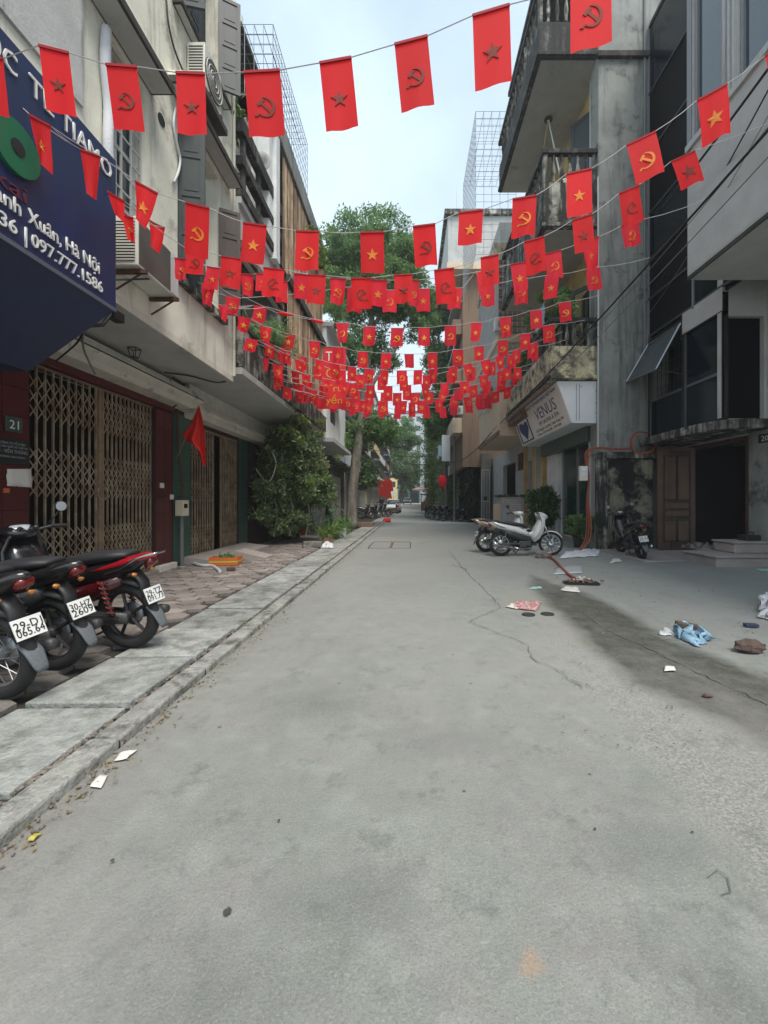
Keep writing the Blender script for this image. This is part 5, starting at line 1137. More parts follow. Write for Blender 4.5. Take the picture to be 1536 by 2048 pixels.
def flag(Y, it, label, row, gname):
    cx, yt, w, h = it[:4]; kind = it[4]; slope = it[5] if len(it) > 5 else 0; lean = it[6] if len(it) > 6 else 0; squeeze = it[7] if len(it) > 7 else 1.
    TL = P(cx-w/2, yt-slope*w/2, Y); TR = P(cx+w/2, yt+slope*w/2, Y)
    BL = P(cx-w/2*squeeze+lean, yt+h-slope*w/2, Y); BR = P(cx+w/2*squeeze+lean, yt+h+slope*w/2, Y)
    Wd = w*Y/F; ph = random.uniform(0, 6); A = .035*Wd/.2*random.uniform(.3, 1.2)*(.22 if Y < 3 else .5 if Y < 5 else 1); sw = random.uniform(-.1, .1)*h*Y/F*(.3 if Y < 3 else 1)
    def S_(u, v_):
        p = (TL*(.5-u)+TR*(.5+u))*(1-v_)+(BL*(.5-u)+BR*(.5+u))*v_
        p = p.copy(); p.y += A*v_*math.sin(u*7+ph+v_*2)*(2-squeeze)+sw*v_; p.x += A*.3*v_*(1-v_)*math.sin(v_*5+ph); return p
    th = thing('bunting_flag', label, 'flag', (TL+TR)/2, gname)
    nu, nv = 6, 7; b = MB(); b.add([S_(-.5+i/nu, j/nv) for j in range(nv+1) for i in range(nu+1)], [(j*(nu+1)+i, j*(nu+1)+i+1, (j+1)*(nu+1)+i+1, (j+1)*(nu+1)+i) for j in range(nv) for i in range(nu)])
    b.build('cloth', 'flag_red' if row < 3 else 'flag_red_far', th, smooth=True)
    if kind != 'n':
        asp = w/h; r_ = .27
        pol = star_uv(r_, .0, .56, asp) if kind in 'sSo' else hs_uv(r_, .02, .56, kind in 'H', asp)
        b = MB()
        for pl in pol:
            a = [S_(u, v_) for u, v_ in pl]
            n0 = len(b.v); c = sum(a, Vector())/len(a)
            vs = [p+Vector((0, d, 0)) for d in (-.004, .004) for p in a]; k = len(a)
            if len(a) == 10:
                vs += [c+Vector((0, -.004, 0)), c+Vector((0, .004, 0))]
                b.add(vs, [(i, (i+1) % k, 2*k) for i in range(k)]+[(k+i, k+(i+1) % k, 2*k+1) for i in range(k)]+[(i, (i+1) % k, k+(i+1) % k, k+i) for i in range(k)])
            else: b.add(vs, [tuple(range(k)), tuple(range(k, 2*k))]+[(i, (i+1) % k, k+(i+1) % k, k+i) for i in range(k)])
        b.build('star' if kind in 'sSo' else 'hammer_and_sickle', 'emblem_backlit' if kind in 'SHd' else 'emblem_gold' if row < 5 else 'emblem_yellow', th)
    if row < 4:
        MB().strip(TL+Vector((0, -.003, -.004)), TR+Vector((0, -.003, -.004)), .014, .008, (0, 1, 0)).build('hem', 'flag_hem', th)
    return TL, TR
# one list per string: depth in metres, anchors in photo pixels, flags (centre x, top y, width, height, kind, slope, lean, squeeze)
ROWS = [
 (2.25, (-260, -40), (1400, -110), 'the nearest string', [(-25, 108, 62, 118, 's', .3, 12), (108, 98, 60, 128, 'S', .25, 14), (243, 131, 62, 128, 'd', .08, 14), (381, 146, 58, 126, 'S', .05, 6), (524, 142, 72, 130, 'd', -.06, 10), (671, 120, 64, 140, 'S', -.18, 14), (822, 80, 66, 136, 'd', -.26, 14), (982, 20, 74, 148, 'S', -.30, 6), (1182, -45, 82, 142, 'd', -.3, 0)]),
 (3.7, (-40, 120), (1640, 60), 'the second string', [(80, 240, 42, 92, 's', .55, 6, .6), (180, 305, 40, 90, 'n', .35, 5, .5), (293, 374, 46, 78, 's', .55, -8, .45), (395, 410, 48, 100, 'h', .25, -6), (510, 448, 47, 80, 's', .15, -5), (615, 462, 46, 82, 'h', .02, 0), (744, 464, 47, 80, 's', -.02, 1), (848, 450, 45, 78, 'd', -.12, 5), (942, 422, 48, 68, 's', -.12, -3), (1049, 394, 48, 78, 'h', -.16, -2), (1158, 342, 50, 92, 's', -.22, -1), (1282, 276, 58, 84, 'h', -.48, 16), (1424, 184, 60, 88, 's', -.55, 16), (1560, 96, 60, 90, 'h', -.5, 14)]),
 (4.6, (150, 375), (1640, 200), 'the third string', [(232, 392, 34, 44, 'n', .6, 6, .6), (255, 432, 24, 50, 'h', .3, 8, .6), (314, 448, 32, 52, 'n', .45, -4, .6), (392, 500, 36, 48, 'd', .1, -4), (463, 515, 41, 62, 'S', .15, -3), (548, 537, 42, 58, 'H', .12, -3), (634, 550, 36, 60, 'S', .06, -2), (722, 556, 40, 60, 'H', -.01, 2), (806, 549, 36, 58, 'S', -.05, 2), (888, 538, 40, 68, 'H', -.12, 6), (979, 512, 36, 60, 'S', -.2, 1), (1068, 478, 40, 66, 'H', -.28, 6), (1164, 434, 40, 68, 'S', -.32, 6), (1258, 378, 40, 68, 'H', -.42, 12), (1366, 312, 48, 56, 'S', -.45, 22)]),
 (5.7, (330, 500), (1420, 395), 'the fourth string', [(363, 517, 28, 44, 'h', .06, 0), (428, 534, 28, 46, 's', .15, -6), (493, 548, 27, 42, 'h', .08, 0), (528, 548, 30, 36, 'h', .1, -2), (563, 562, 24, 42, 's', .1, -1), (604, 548, 32, 48, 's', .06, -2), (676, 557, 32, 50, 'h', .04, -2), (757, 560, 34, 50, 's', .02, -2), (826, 560, 24, 50, 'h', 0, 0), (1038, 526, 34, 58, 's', -.15, 4), (1106, 504, 32, 54, 'h', -.25, 5), (1181, 478, 34, 60, 's', -.3, 6), (1260, 446, 36, 46, 'h', -.3, 8)]),
 (7.0, (395, 560), (1300, 515), 'the fifth string', [(418, 568, 28, 42, 's', .1, -6), (466, 594, 28, 34, 'h', .15, -4), (710, 574, 30, 48, 'n', 0, -3), (779, 580, 28, 44, 'h', 0, 0), (846, 577, 27, 44, 's', 0, 1), (911, 576, 27, 42, 'h', -.02, -3), (963, 542, 22, 52, 'n', 0, 0), (976, 568, 26, 46, 's', -.05, -1), (1043, 558, 26, 50, 'h', -.08, 0), (1104, 550, 28, 46, 's', -.1, -3), (1186, 536, 28, 44, 'h', -.15, 4)]),
 (8.2, (400, 575), (1200, 590), 'the sixth string', [(447, 612, 20, 30, 'n', .3, 0, .5), (521, 612, 26, 34, 's', .15, -4), (685, 646, 25, 40, 'h', 0, 0), (739, 653, 24, 38, 's', 0, -1), (794, 656, 24, 38, 'h', 0, -1), (848, 655, 23, 38, 's', 0, 0), (901, 651, 23, 39, 'h', -.02, 0), (953, 645, 23, 38, 's', -.03, 0), (1010, 634, 24, 40, 'h', -.08, 1), (1072, 620, 24, 38, 's', -.12, 1), (1129, 604, 24, 38, 'h', -.15, 4)]),
 (9.6, (430, 610), (1170, 640), 'the seventh string', [(488, 634, 26, 30, 's', .2, -4), (531, 654, 25, 30, 'h', .15, -4), (579, 668, 24, 30, 's', .12, -4), (629, 682, 22, 34, 'h', .08, -2), (676, 694, 22, 32, 's', .04, 0), (726, 703, 20, 32, 'h', .02, -1), (773, 706, 20, 32, 's', 0, -2), (818, 708, 19, 28, 'n', 0, 0), (865, 705, 19, 31, 's', 0, 0), (916, 699, 21, 32, 'h', -.05, 0), (959, 692, 20, 30, 's', -.05, 0), (1005, 680, 20, 32, 'h', -.1, 1), (1050, 667, 20, 32, 's', -.12, 1), (1097, 650, 23, 34, 'h', -.18, 3)]),
 (11.3, (470, 660), (1130, 680), 'the eighth string', [(504, 678, 24, 26, 's', .2, -4), (561, 702, 22, 26, 'n', .3, 4, .4), (599, 720, 18, 28, 's', .12, -2), (638, 732, 19, 28, 'h', .08, -2), (680, 740, 19, 30, 's', .04, 0), (721, 749, 17, 28, 'h', .02, 0), (764, 752, 18, 28, 's', 0, 0), (807, 752, 17, 30, 'h', 0, 1), (853, 750, 16, 28, 's', 0, 0), (902, 743, 17, 24, 'n', 0, 0), (942, 734, 18, 28, 's', -.05, 0), (983, 723, 17, 28, 'h', -.1, 0), (1023, 709, 18, 28, 's', -.12, 0), (1068, 694, 18, 28, 'h', -.18, 2)]),
 (12.6, (500, 700), (1090, 715), 'the ninth string', [(532, 716, 12, 26, 'n', .2, 0, .6), (556, 730, 22, 26, 'h', .2, -2), (590, 742, 16, 26, 's', .1, -1), (612, 748, 17, 26, 's', .1, 0), (651, 758, 18, 26, 'h', .05, 0), (690, 764, 18, 26, 's', 0, 0), (706, 766, 18, 28, 'h', 0, 0), (741, 770, 17, 26, 's', 0, 0), (776, 772, 18, 30, 's', 0, 0), (814, 770, 17, 30, 'h', 0, 0), (850, 768, 16, 28, 's', 0, 0), (889, 766, 16, 26, 'n', 0, 0), (928, 762, 20, 26, 's', -.05, 0), (968, 750, 18, 26, 'h', -.1, 0), (1003, 742, 16, 26, 'h', -.1, 0), (1014, 736, 17, 24, 's', -.12, 0), (1035, 735, 16, 24, 's', -.12, 0)]),
 (14.2, (530, 745), (1060, 750), 'the tenth string', [(555, 755, 14, 24, 'h', .1, 0), (598, 768, 16, 24, 'n', .1, 0), (626, 780, 17, 24, 'h', .08, 0), (660, 788, 17, 24, 's', .05, 0), (695, 796, 17, 22, 'h', .02, 0), (728, 800, 18, 24, 's', 0, 0), (766, 802, 20, 28, 'h', 0, 0), (807, 802, 15, 26, 's', 0, 0), (842, 801, 15, 26, 'h', 0, 0), (877, 797, 15, 24, 's', 0, 3), (909, 790, 15, 26, 'h', 0, 0), (971, 776, 13, 20, 'h', 0, 0), (1004, 760, 16, 24, 's', -.1, 0)]),
 (15.8, (560, 775), (1040, 772), 'the farthest string', [(576, 776, 14, 24, 'n', .1, 0), (610, 784, 14, 22, 'n', .1, 0), (640, 796, 15, 22, 'n', .05, 0), (664, 804, 15, 20, 's', .05, 0), (704, 810, 13, 20, 'n', 0, 0), (735, 812, 14, 22, 'n', 0, 0), (763, 814, 14, 22, 'n', 0, 0), (795, 818, 13, 20, 'n', 0, 0), (824, 812, 14, 22, 'n', 0, 0), (852, 814, 14, 22, 'n', 0, 2), (884, 814, 14, 22, 'n', 0, 3), (906, 808, 14, 22, 'n', 0, 2), (935, 802, 15, 24, 'n', 0, 4), (958, 798, 15, 22, 'n', 0, 3), (975, 795, 14, 22, 'n', 0, 2), (988, 786, 14, 20, 'n', -.1, 2)]),
]
def extra(Y, y0, sag_, x0, x1, n, w, h, name, k0):
    its = []
    for i in range(n):
        u = (i+.5)/n; x = x0+(x1-x0)*u+random.uniform(-3, 3); s_ = 2*u-1
        its.append((x, y0-sag_*s_*s_-h*0, w*random.uniform(.9, 1.1), h, random.choice(k0), -sag_*4*s_/(x1-x0), random.uniform(-2, 2)))
    return (Y, (x0-40, y0-sag_*1.25), (x1+40, y0-sag_*1.25), name, its)
ROWS += [extra(10.4, 741, 62, 520, 1085, 17, 19, 29, 'the string just behind the eighth', 'shsh'), extra(13.4, 786, 46, 545, 1050, 17, 17, 25, 'the string between the ninth and tenth', 'shshn'), extra(15.0, 806, 36, 560, 1030, 17, 15, 23, 'the string just before the farthest', 'shnn')]
ROWS.sort(key=lambda r: r[0])
ROWS = [(r[0], r[1], r[2], 'the nearest string' if i == 0 else 'the farthest string' if i == len(ROWS)-1 else 'the %s string' % ordw[i], r[4]) for i, r in enumerate(ROWS)]
KW = {'s': 'gold star', 'S': 'dark star', 'h': 'gold hammer and sickle', 'd': 'dark hammer and sickle', 'H': 'dark reversed hammer and sickle', 'n': 'no visible emblem'}
for ri, (Y, a0, a1, rn, its) in enumerate(ROWS):
    pts = [P(*a0, Y)]
    its = sorted(its, key=lambda q: q[0])
    for k, it in enumerate(its):
        n_ = ordw[k]+' from the left' if k <= len(its)//2 else ordw[len(its)-1-k]+' from the right'
        n_ = n_.replace('first from the left', 'leftmost').replace('first from the right', 'rightmost')
        lab = 'red flag with %s, %s on %s' % (KW[it[4]], n_, rn)
        Yf = Y+(.0 if k % 2 else .012)
        if it[0] < 750: Yf = min(Yf, (2.8 if it[0] < 238 else 2.86)*F/(CX-it[0]+it[2]/2+3))
        if it[0] > 900 and Y > 10.8: Yf = min(Yf, max(11.0, 3.3*F/(it[0]+it[2]/2-CX)))
        if ri > 2 and len(it) < 8 and random.random() < .3: it = tuple(it[:5])+((it[5] if len(it) > 5 else 0), (it[6] if len(it) > 6 else 0)+random.uniform(-4, 4), random.uniform(.55, .9))
        TL, TR = flag(Yf, it, lab, ri, 'flags on the bunting strings')
        pts += [TL, TR]
    pts.append(P(*a1, Y))
    pts = sorted(pts, key=lambda p: p.x)
    sm = [pts[0]]
    for p, q in zip(pts[:-1], pts[1:]):
        d = q-p
        if d.length > .3:
            for u in (.33, .66): sm.append(p+d*u-Vector((0, 0, .03*min(d.length, 1)*4*u*(1-u))))
        sm.append(q)
    tag(MB().tube(sm, .0028 if ri == 0 else .003+ri*.0004, 5).build('bunting_string', 'string'), 'thin cord across the street carrying %s of red flags, %s' % (rn.split()[-2] + ' row' if False else 'one row', rn), 'string', 'bunting strings')
# two rolled up flags on a string of their own
for (x, y, x2, y2), n_ in (((556, 626, 586, 630), 'left'), ((622, 639, 646, 645), 'right')):
    a, c = P(x, y, 8.4), P(x2, y2, 8.4); o = MB().tube([a, a*.7+c*.3, c], [.02, .035, .025], 7).build('rolled_flag', 'flag_red_far', smooth=True)
    tag(o, 'red flag wrapped tightly round its cord by the blinds, the %s of two' % n_, 'flag', 'rolled flags')
tag(MB().tube([P(480, 590, 8.2), P(556, 627, 8.4), P(646, 644, 8.4), P(700, 648, 8.4)], .005, 5).build('bunting_string', 'string'), 'cord with two rolled red flags beside the slat blinds', 'string')
# vertical new year banner
vb = thing('banner', 'tall red vertical banner with white and yellow calligraphy hanging by the white house', 'banner', P(668, 760, 12.9))
Yb = 12.9; A_, B_, C_, D_ = P(646, 694, Yb), P(692, 694, Yb), P(690, 818, Yb), P(646, 818, Yb)
MB().add([A_, B_, C_, D_]+[q+Vector((0, .01, 0)) for q in (A_, B_, C_, D_)], [(0, 1, 2, 3), (7, 6, 5, 4), (0, 1, 5, 4), (1, 2, 6, 5), (2, 3, 7, 6), (3, 0, 4, 7)]).build('cloth', 'lacquer_red', vb) if False else MB().box(A_.x, B_.x, Yb, Yb+.01, C_.z, A_.z).build('cloth', mat('banner_red', (.60, .01, .02), .7), vb)
MB().bar(A_+Vector((-.05, 0, 0)), B_+Vector((.05, 0, 0)), .012, 5).build('rod', 'brown_boards', vb)
for s_, y_, h_, m_ in (('Tết', 712, .30, 'letter_white'), ('Cổ', 746, .30, 'emblem_yellow'), ('Tru', 776, .22, 'emblem_yellow'), ('yền', 800, .22, 'emblem_yellow')):
    c = P(668, y_, Yb); text(s_, m_, vb, (c.x, Yb-.006, c.z), (1, 0, 0), (0, 0, 1), h_, .50, .003, align='CENTER')

# ================================================================== motorbikes
def arc_pts(c, r, a0, a1, n, w=0): return [(c[0]+r*math.cos(R(a0+(a1-a0)*i/n)), c[1]+r*math.sin(R(a0+(a1-a0)*i/n))) for i in range(n+1)]
def wheel(parent, x, wr=.29, tw=.042, spokes='wire', m_rim='steel', detail=1, turn=0., name='wheel'):
    Mt = Matrix.Translation((x, 0, 0)) @ Matrix.Rotation(turn, 4, 'Z') @ Matrix.Translation((-x, 0, 0))
    def fin(b, nm, m_, par, smooth=True):
        b.v = [tuple(Mt @ Vector(v)) for v in b.v]; return b.build(nm, m_, par, smooth=smooth)
    b = MB().torus((x, 0, wr), wr-tw, tw, 32, 10, 'y', 1.05)
    w = fin(b, name, 'rubber', parent)
    b = MB().torus((x, 0, wr), wr-2*tw+.004, .012, 32, 6, 'y', 2.2); fin(b, 'rim', m_rim, w)
    b = MB().lathe([(.0, -.05), (.035, -.05), (.045, -.02), (.045, .02), (.035, .05), (0, .05)], (x, 0, wr), 12, 'y')
    if spokes == 'wire':
        for k in range(18):
            a = 2*PI*k/18; s = .03 if k % 2 else -.03; b.bar((x+.04*math.cos(a+.5), s, wr+.04*math.sin(a+.5)), (x+(wr-2*tw)*math.cos(a), 0, wr+(wr-2*tw)*math.sin(a)), .0028, 4)
    else:
        for k in range(int(spokes)):
            a = 2*PI*k/int(spokes); b.bar((x+.03*math.cos(a), .0, wr+.03*math.sin(a)), (x+(wr-2*tw+.005)*math.cos(a+.12), 0, wr+(wr-2*tw+.005)*math.sin(a+.12)), .014 if int(spokes) < 8 else .008, 5)
    fin(b, 'spokes', m_rim, w, False)
    fin(MB().lathe([(.03, -.003), (.10, -.003), (.10, .003), (.03, .003)], (x, -.045, wr), 20, 'y'), 'brake_disc', 'steel', w)
    return w
def motorbike(name, label, loc, heading, lean=0.09, c_tail='black_paint', c_front='black_paint', c_side='black_plastic', plate=None, spokes='5', rim='black_plastic', group=None, steer=.35,
              tail_bar='chrome', scooter=False, detail=1, exhaust='chrome', shock='spring_red', cat='motorbike', label_=None, red_tail=False, rear_carrier=False, wr=.285):
    """local frame: x forward, z up, wheels on z=0"""
    th = thing(name, label, cat, (0, 0, 0), group)
    xr, xf = -.62, .62
    wheel(th, xr, wr, .045, spokes, rim, name='rear_wheel'); wheel(th, xf, wr, .038, spokes, rim, turn=steer, name='front_wheel')
    # body: tail cowl rising to the rear, centre tunnel, leg shield
    b = MB().loft([(-.90, .80, .025, .018), (-.84, .785, .055, .04), (-.74, .745, .085, .065), (-.55, .69, .115, .085), (-.28, .63, .125, .085), (-.08, .56, .10, .075), (.06, .50, .07, .06)], 14)
    b.build('tail_cowl', c_tail, th, smooth=True)
    if red_tail: MB().loft([(-.91, .805, .02, .016), (-.84, .795, .06, .035), (-.70, .755, .093, .045), (-.52, .705, .12, .03), (-.40, .68, .124, .008)], 14).build('tail_panel', 'red_paint', th, smooth=True)
    b = MB().loft([(-.62, .60, .10, .05), (-.35, .50, .13, .09), (-.1, .42, .12, .10), (.12, .36, .09, .08), (.3, .36, .09, .07)], 12); b.build('side_cover', c_side, th, smooth=True)
    b = MB().loft([(-.70, .815, .085, .018), (-.55, .80, .12, .04), (-.30, .765, .125, .05), (-.12, .735, .105, .045), (.0, .70, .075, .04), (.05, .66, .045, .03)], 14, e=3); b.build('seat', 'seat_vinyl', th, smooth=True)
    # leg shield with curved edges
    b = MB(); prof_ = [(.36, 1.00, .06), (.42, .92, .12), (.44, .82, .17), (.42, .70, .19), (.36, .58, .185), (.28, .46, .16), (.20, .36, .11)]
    vs = []
    for x, z, w in prof_:
        for k in range(9):
            u = -1+k/4; vs.append((x-.09*abs(u)**1.6, w*u, z+.02*abs(u)))
    b.add(vs, [(i*9+k, i*9+k+1, (i+1)*9+k+1, (i+1)*9+k) for i in range(6) for k in range(8)])
    o = b.build('leg_shield', c_front, th, smooth=True); s_ = o.modifiers.new('s', 'SOLIDIFY'); s_.thickness = .03
    MB().loft([(.44, .93, .09, .05), (.39, .79, .135, .09), (.32, .62, .16, .115), (.23, .45, .14, .11), (.15, .33, .08, .06)], 14, e=3).build('front_cover', c_front, th, smooth=True)
    MB().loft([(.02, .50, .06, .05), (.18, .52, .055, .06), (.32, .66, .05, .06), (.37, .86, .05, .05)], 10).build('inner_tube', 'black_plastic' if c_front != 'white_paint' else 'white_paint', th, smooth=True)
    # engine, swing arm, pegs
    MB().box(-.20, .10, -.10, .10, .19, .36).build('engine', 'engine_grey', th, bevel=.03); MB().lathe([(0, -.05), (.085, -.05), (.09, 0), (.085, .05), (0, .05)], (-.12, .09, .26), 14, 'y').build('engine_cover', 'engine_grey', th, smooth=True)
    b = MB()
    for i in range(6): b.box(.10+i*.026, .114+i*.026, -.065, .065, .24, .37)
    b.build('cylinder_fins', 'engine_grey', th, stuff=True)
    MB().loft([(-.15, .28, .018, .02), (-.62, .285, .015, .018)], 6).build('swing_arm', 'engine_grey', th).location
    for s in (-1, 1):
        MB().strip((-.12, s*.11, .29), (xr, s*.095, .29), .035, .018, (0, 1, 0)).build('swing_arm', 'engine_grey', th)
        b = MB(); A0, B0_ = Vector((-.50, s*.12, .60)), Vector((xr+.04, s*.115, .32)); pts = []
        for i in range(61): u = i/60; c = A0+(B0_-A0)*u; pts.append(c+Vector((math.cos(u*2*PI*7)*.022, math.sin(u*2*PI*7)*.022, 0)))
        b.tube(pts, .006, 5); b.build('spring', shock, th); MB().bar(A0, B0_, .013, 8).build('shock_absorber', 'engine_grey', th)
        MB().bar((-.0, s*.10, .24), (-.0, s*.24, .23), .014, 6).build('foot_peg', 'rubber', th)
    # exhaust on the right (negative y)
    b = MB().tube([(.12, -.07, .25), (.05, -.10, .17), (-.2, -.13, .17), (-.36, -.145, .20)], .016, 8); b.tube([(-.34, -.145, .20), (-.40, -.148, .21), (-.80, -.155, .29), (-.86, -.155, .30)], [.022, .038, .046, .034], 12)
    b.build('exhaust', exhaust, th, smooth=True)
    MB().strip((-.45, -.197, .235), (-.75, -.205, .285), .05, .006, (0, 1, 0)).build('heat_guard', 'engine_grey' if exhaust == 'chrome' else 'steel', th)
    # fenders
    def fender(cx, r, a0, a1, w, nm, m_, n=10, turn=0):
        b = MB(); vs = []
        for i in range(n+1):
            a = R(a0+(a1-a0)*i/n); ww = w*(1-.35*abs(2*i/n-1)**3)
            for k in range(5): u = -1+k/2; vs.append(Vector((cx+(r-.025*u*u)*math.cos(a), ww*u, wr+(r-.025*u*u)*math.sin(a))))
        if turn: Mt = Matrix.Translation((cx, 0, 0)) @ Matrix.Rotation(turn, 4, 'Z') @ Matrix.Translation((-cx, 0, 0)); vs = [Mt @ v for v in vs]
        b.add(vs, [(i*5+k, i*5+k+1, (i+1)*5+k+1, (i+1)*5+k) for i in range(n) for k in range(4)]); o = b.build(nm, m_, th, smooth=True); q = o.modifiers.new('s', 'SOLIDIFY'); q.thickness = .008
        return o
    fender(xf, wr+.03, 25, 165, .075, 'front_fender', c_front, turn=steer); fender(xr, wr+.04, 60, 122, .07, 'rear_fender', 'black_plastic')
    # rear end: plate holder, plate, mudflap, lights
    MB().loft([(-.70, .68, .05, .02), (-.79, .58, .055, .02), (-.81, .42, .05, .015)], 8).build('plate_bracket', 'black_plastic', th, smooth=True)
    fl_ = MB().loft([(-.84, .38, .06, .006), (-.90, .32, .058, .006), (-.945, .23, .045, .006), (-.955, .20, .03, .006)], 8); fl_.build('mudflap', 'mudflap', th, smooth=True)
    tl = MB().loft([(-.895, .775, .045, .018), (-.875, .745, .06, .026), (-.84, .71, .04, .02)], 10); tl.build('tail_light', 'lens_red', th, smooth=True)
    for s in (-1, 1): MB().lathe([(0, -.025), (.012, -.02), (.019, .01), (0, .025)], (-.79, s*.095, .66), 8, 'y').build('rear_indicator', 'lens_amber', th, smooth=True)
    pz = Vector((-.875, 0, .475)); up = Vector((.35, 0, .94)).normalized(); pn = Vector((-.94, 0, .35)).normalized()
    if plate:
        pl = MB(); w2, h2_ = .088, .064; c = [pz+Vector((0, w2*a, 0))+up*h2_*b_ for a, b_ in ((-1, -1), (1, -1), (1, 1), (-1, 1))]; pl.prism(c, pn*0, pn*.006)
        po = pl.build('number_plate', 'plate_white', th)
        # reading direction seen from behind: towards -y ... left of viewer is +y
        for s_, f_ in ((plate[0], .34), (plate[1], -.36)): text(s_, 'plate_ink', po, pz+up*h2_*f_+pn*.008, (0, -1, 0), up, .05, .16, .002, align='CENTER')
    if tail_bar:
        for s in (-1, 1):
            b = MB().tube(smooth_path([(-.52, s*.11, .66), (-.70, s*.125, .72), (-.84, s*.11, .80), (-.96, s*.045, .83)]), .010, 6)
            b.build('grab_rail', tail_bar, th, smooth=True)
        MB().bar((-.96, -.045, .83), (-.96, .045, .83), .010, 6).build('grab_rail', tail_bar, th)
    if rear_carrier: MB().box(-.98, -.66, -.09, .09, .835, .855).build('rear_rack', c_tail, th, bevel=.01)
    # front end (turned with the steering)
    Mt = Matrix.Translation((.44, 0, 0)) @ Matrix.Rotation(steer, 4, 'Z') @ Matrix.Translation((-.44, 0, 0))
    def F_(b, nm, m_, sm=True, bv=0):
        b.v = [tuple(Mt @ Vector(v)) for v in b.v]; return b.build(nm, m_, th, smooth=sm, bevel=bv)
    for s in (-1, 1): F_(MB().bar((xf+.01, s*.075, wr), (.46, s*.07, .78), .017, 8), 'fork', 'steel')
    F_(MB().tube([(.32, -.32, 1.00), (.34, -.22, 1.01), (.40, -.08, .97), (.40, .08, .97), (.34, .22, 1.01), (.32, .32, 1.00)], .012, 8), 'handlebar', 'black_plastic')
    for s in (-1, 1):
        F_(MB().tube([(.315, s*.33, 1.0), (.335, s*.22, 1.01)], .018, 8), 'grip', 'rubber'); F_(MB().tube([(.39, s*.16, 1.0), (.40, s*.28, .985), (.39, s*.33, .98)], .006, 5), 'brake_lever', 'chrome')
        F_(MB().tube([(.36, s*.20, 1.02), (.34, s*.26, 1.10), (.33, s*.29, 1.15)], .006, 5), 'mirror_stem', 'black_plastic')
        F_(MB().loft([(.30, 1.16, .055, .03), (.34, 1.165, .06, .035), (.355, 1.16, .02, .01)], 10), 'mirror', 'black_plastic') if False else None
        mb_ = MB().lathe([(0, -.008), (.045, -.008), (.05, 0), (.035, .02), (0, .025)], (.325, s*.30, 1.18), 12, 'x'); mo = F_(mb_, 'mirror', 'black_plastic')
        g_ = MB().lathe([(0, -.001), (.042, -.001), (.042, .0), (0, .0)], (.316, s*.30, 1.18), 12, 'x'); g_.v = [tuple(Mt @ Vector(v)) for v in g_.v]; g_.build('mirror_glass', 'chrome', mo)
    F_(MB().loft([(.27, .965, .06, .03), (.33, .985, .12, .055), (.42, .97, .135, .075), (.49, .93, .10, .07), (.53, .90, .05, .04)], 12), 'handlebar_cowl', c_front)
    F_(MB().loft([(.285, .995, .05, .012), (.34, 1.035, .075, .012), (.40, 1.04, .05, .01)], 10), 'dashboard', 'lens_clear')
    F_(MB().loft([(.47, .945, .085, .05), (.52, .92, .075, .05), (.555, .90, .03, .03)], 10), 'headlight', 'lens_clear')
    # side stand
    MB().bar((-.12, .10, .20), (-.20, .26, .0+.012), .011, 6).build('side_stand', 'steel', th)
    b = MB(); b.bar((-.2, -.09, .18), (-.28, -.12, .09), .01, 5); b.bar((-.2, .09, .18), (-.28, .12, .09), .01, 5); b.bar((-.28, -.12, .09), (-.28, .12, .09), .01, 5); b.build('centre_stand', 'engine_grey', th)
    # cables, chain cover, small hardware
    for s in (-1, 1): F_(MB().tube(smooth_path([(.39, s*.14, 1.0), (.47, s*.12, 1.02), (.50, s*.05, .95), (.47, s*.03, .80)]), .005, 5), 'cable', 'rubber')
    MB().loft([(-.68, .285, .02, .045), (-.45, .275, .022, .06), (-.18, .27, .02, .05)], 8).build('chain_cover', 'engine_grey', th, smooth=True).location.y = .075
    MB().tube([(-.02, .13, .22), (.06, .17, .20), (.12, .19, .22)], .008, 5).build('gear_lever', 'steel', th); MB().lathe([(0, -.012), (.018, -.012), (.018, .012), (0, .012)], (-.62, -.105, wr), 8, 'y').build('axle_nut', 'steel', th)
    th.rotation_euler = (Matrix.Rotation(heading, 3, 'Z') @ Matrix.Rotation(-lean, 3, 'X')).to_euler(); th.location = loc
    return th
# rear wheel contact -> bike origin
def at_rear(g, hd, d=.62): return Vector((g.x+math.cos(hd)*d, g.y+math.sin(hd)*d, g.z))
hA = R(171); EX = dict(exhaust='engine_grey')
g = G(262, 1295, .06); motorbike('motorbike', 'black motorbike with glossy red tail and plate 29-TZ 09173, nearest the gate end', at_rear(g, hA), hA, red_tail=True, c_side='maroon_paint', plate=('29-TZ', '091.73'), spokes='5', group='motorbikes parked on the left pavement', steer=-.3, **EX)
g = G(112, 1338, .06); hB = R(172); motorbike('motorbike', 'black motorbike with plate 30-HZ 2609, the middle of three on the pavement', at_rear(g, hB), hB, plate=('30-HZ', '2609'), spokes='5', tail_bar=None, group='motorbikes parked on the left pavement', shock='engine_grey', **EX)
g = G(5, 1395, .06); hC = R(170); motorbike('motorbike', 'black motorbike with wire wheel and plate 29-D1 065.64, cut off by the left edge', at_rear(g, hC), hC, plate=('29-D1', '065.64'), spokes='wire', tail_bar=None, group='motorbikes parked on the left pavement', shock='engine_grey', rim='steel', **EX)
g = G(1002, 1112, .0); hD = math.atan2(.12, 1.33); wb = motorbike('motorbike', 'white motorbike with black seat and spoked wheels standing side-on by the spa', at_rear(g, hD), hD, lean=.10, c_tail='white_paint', c_front='white_paint', plate=('29-L5', '418.20'), spokes='12', rim='chrome', steer=-.38, tail_bar='black_plastic', shock='chrome', group='white motorbikes')
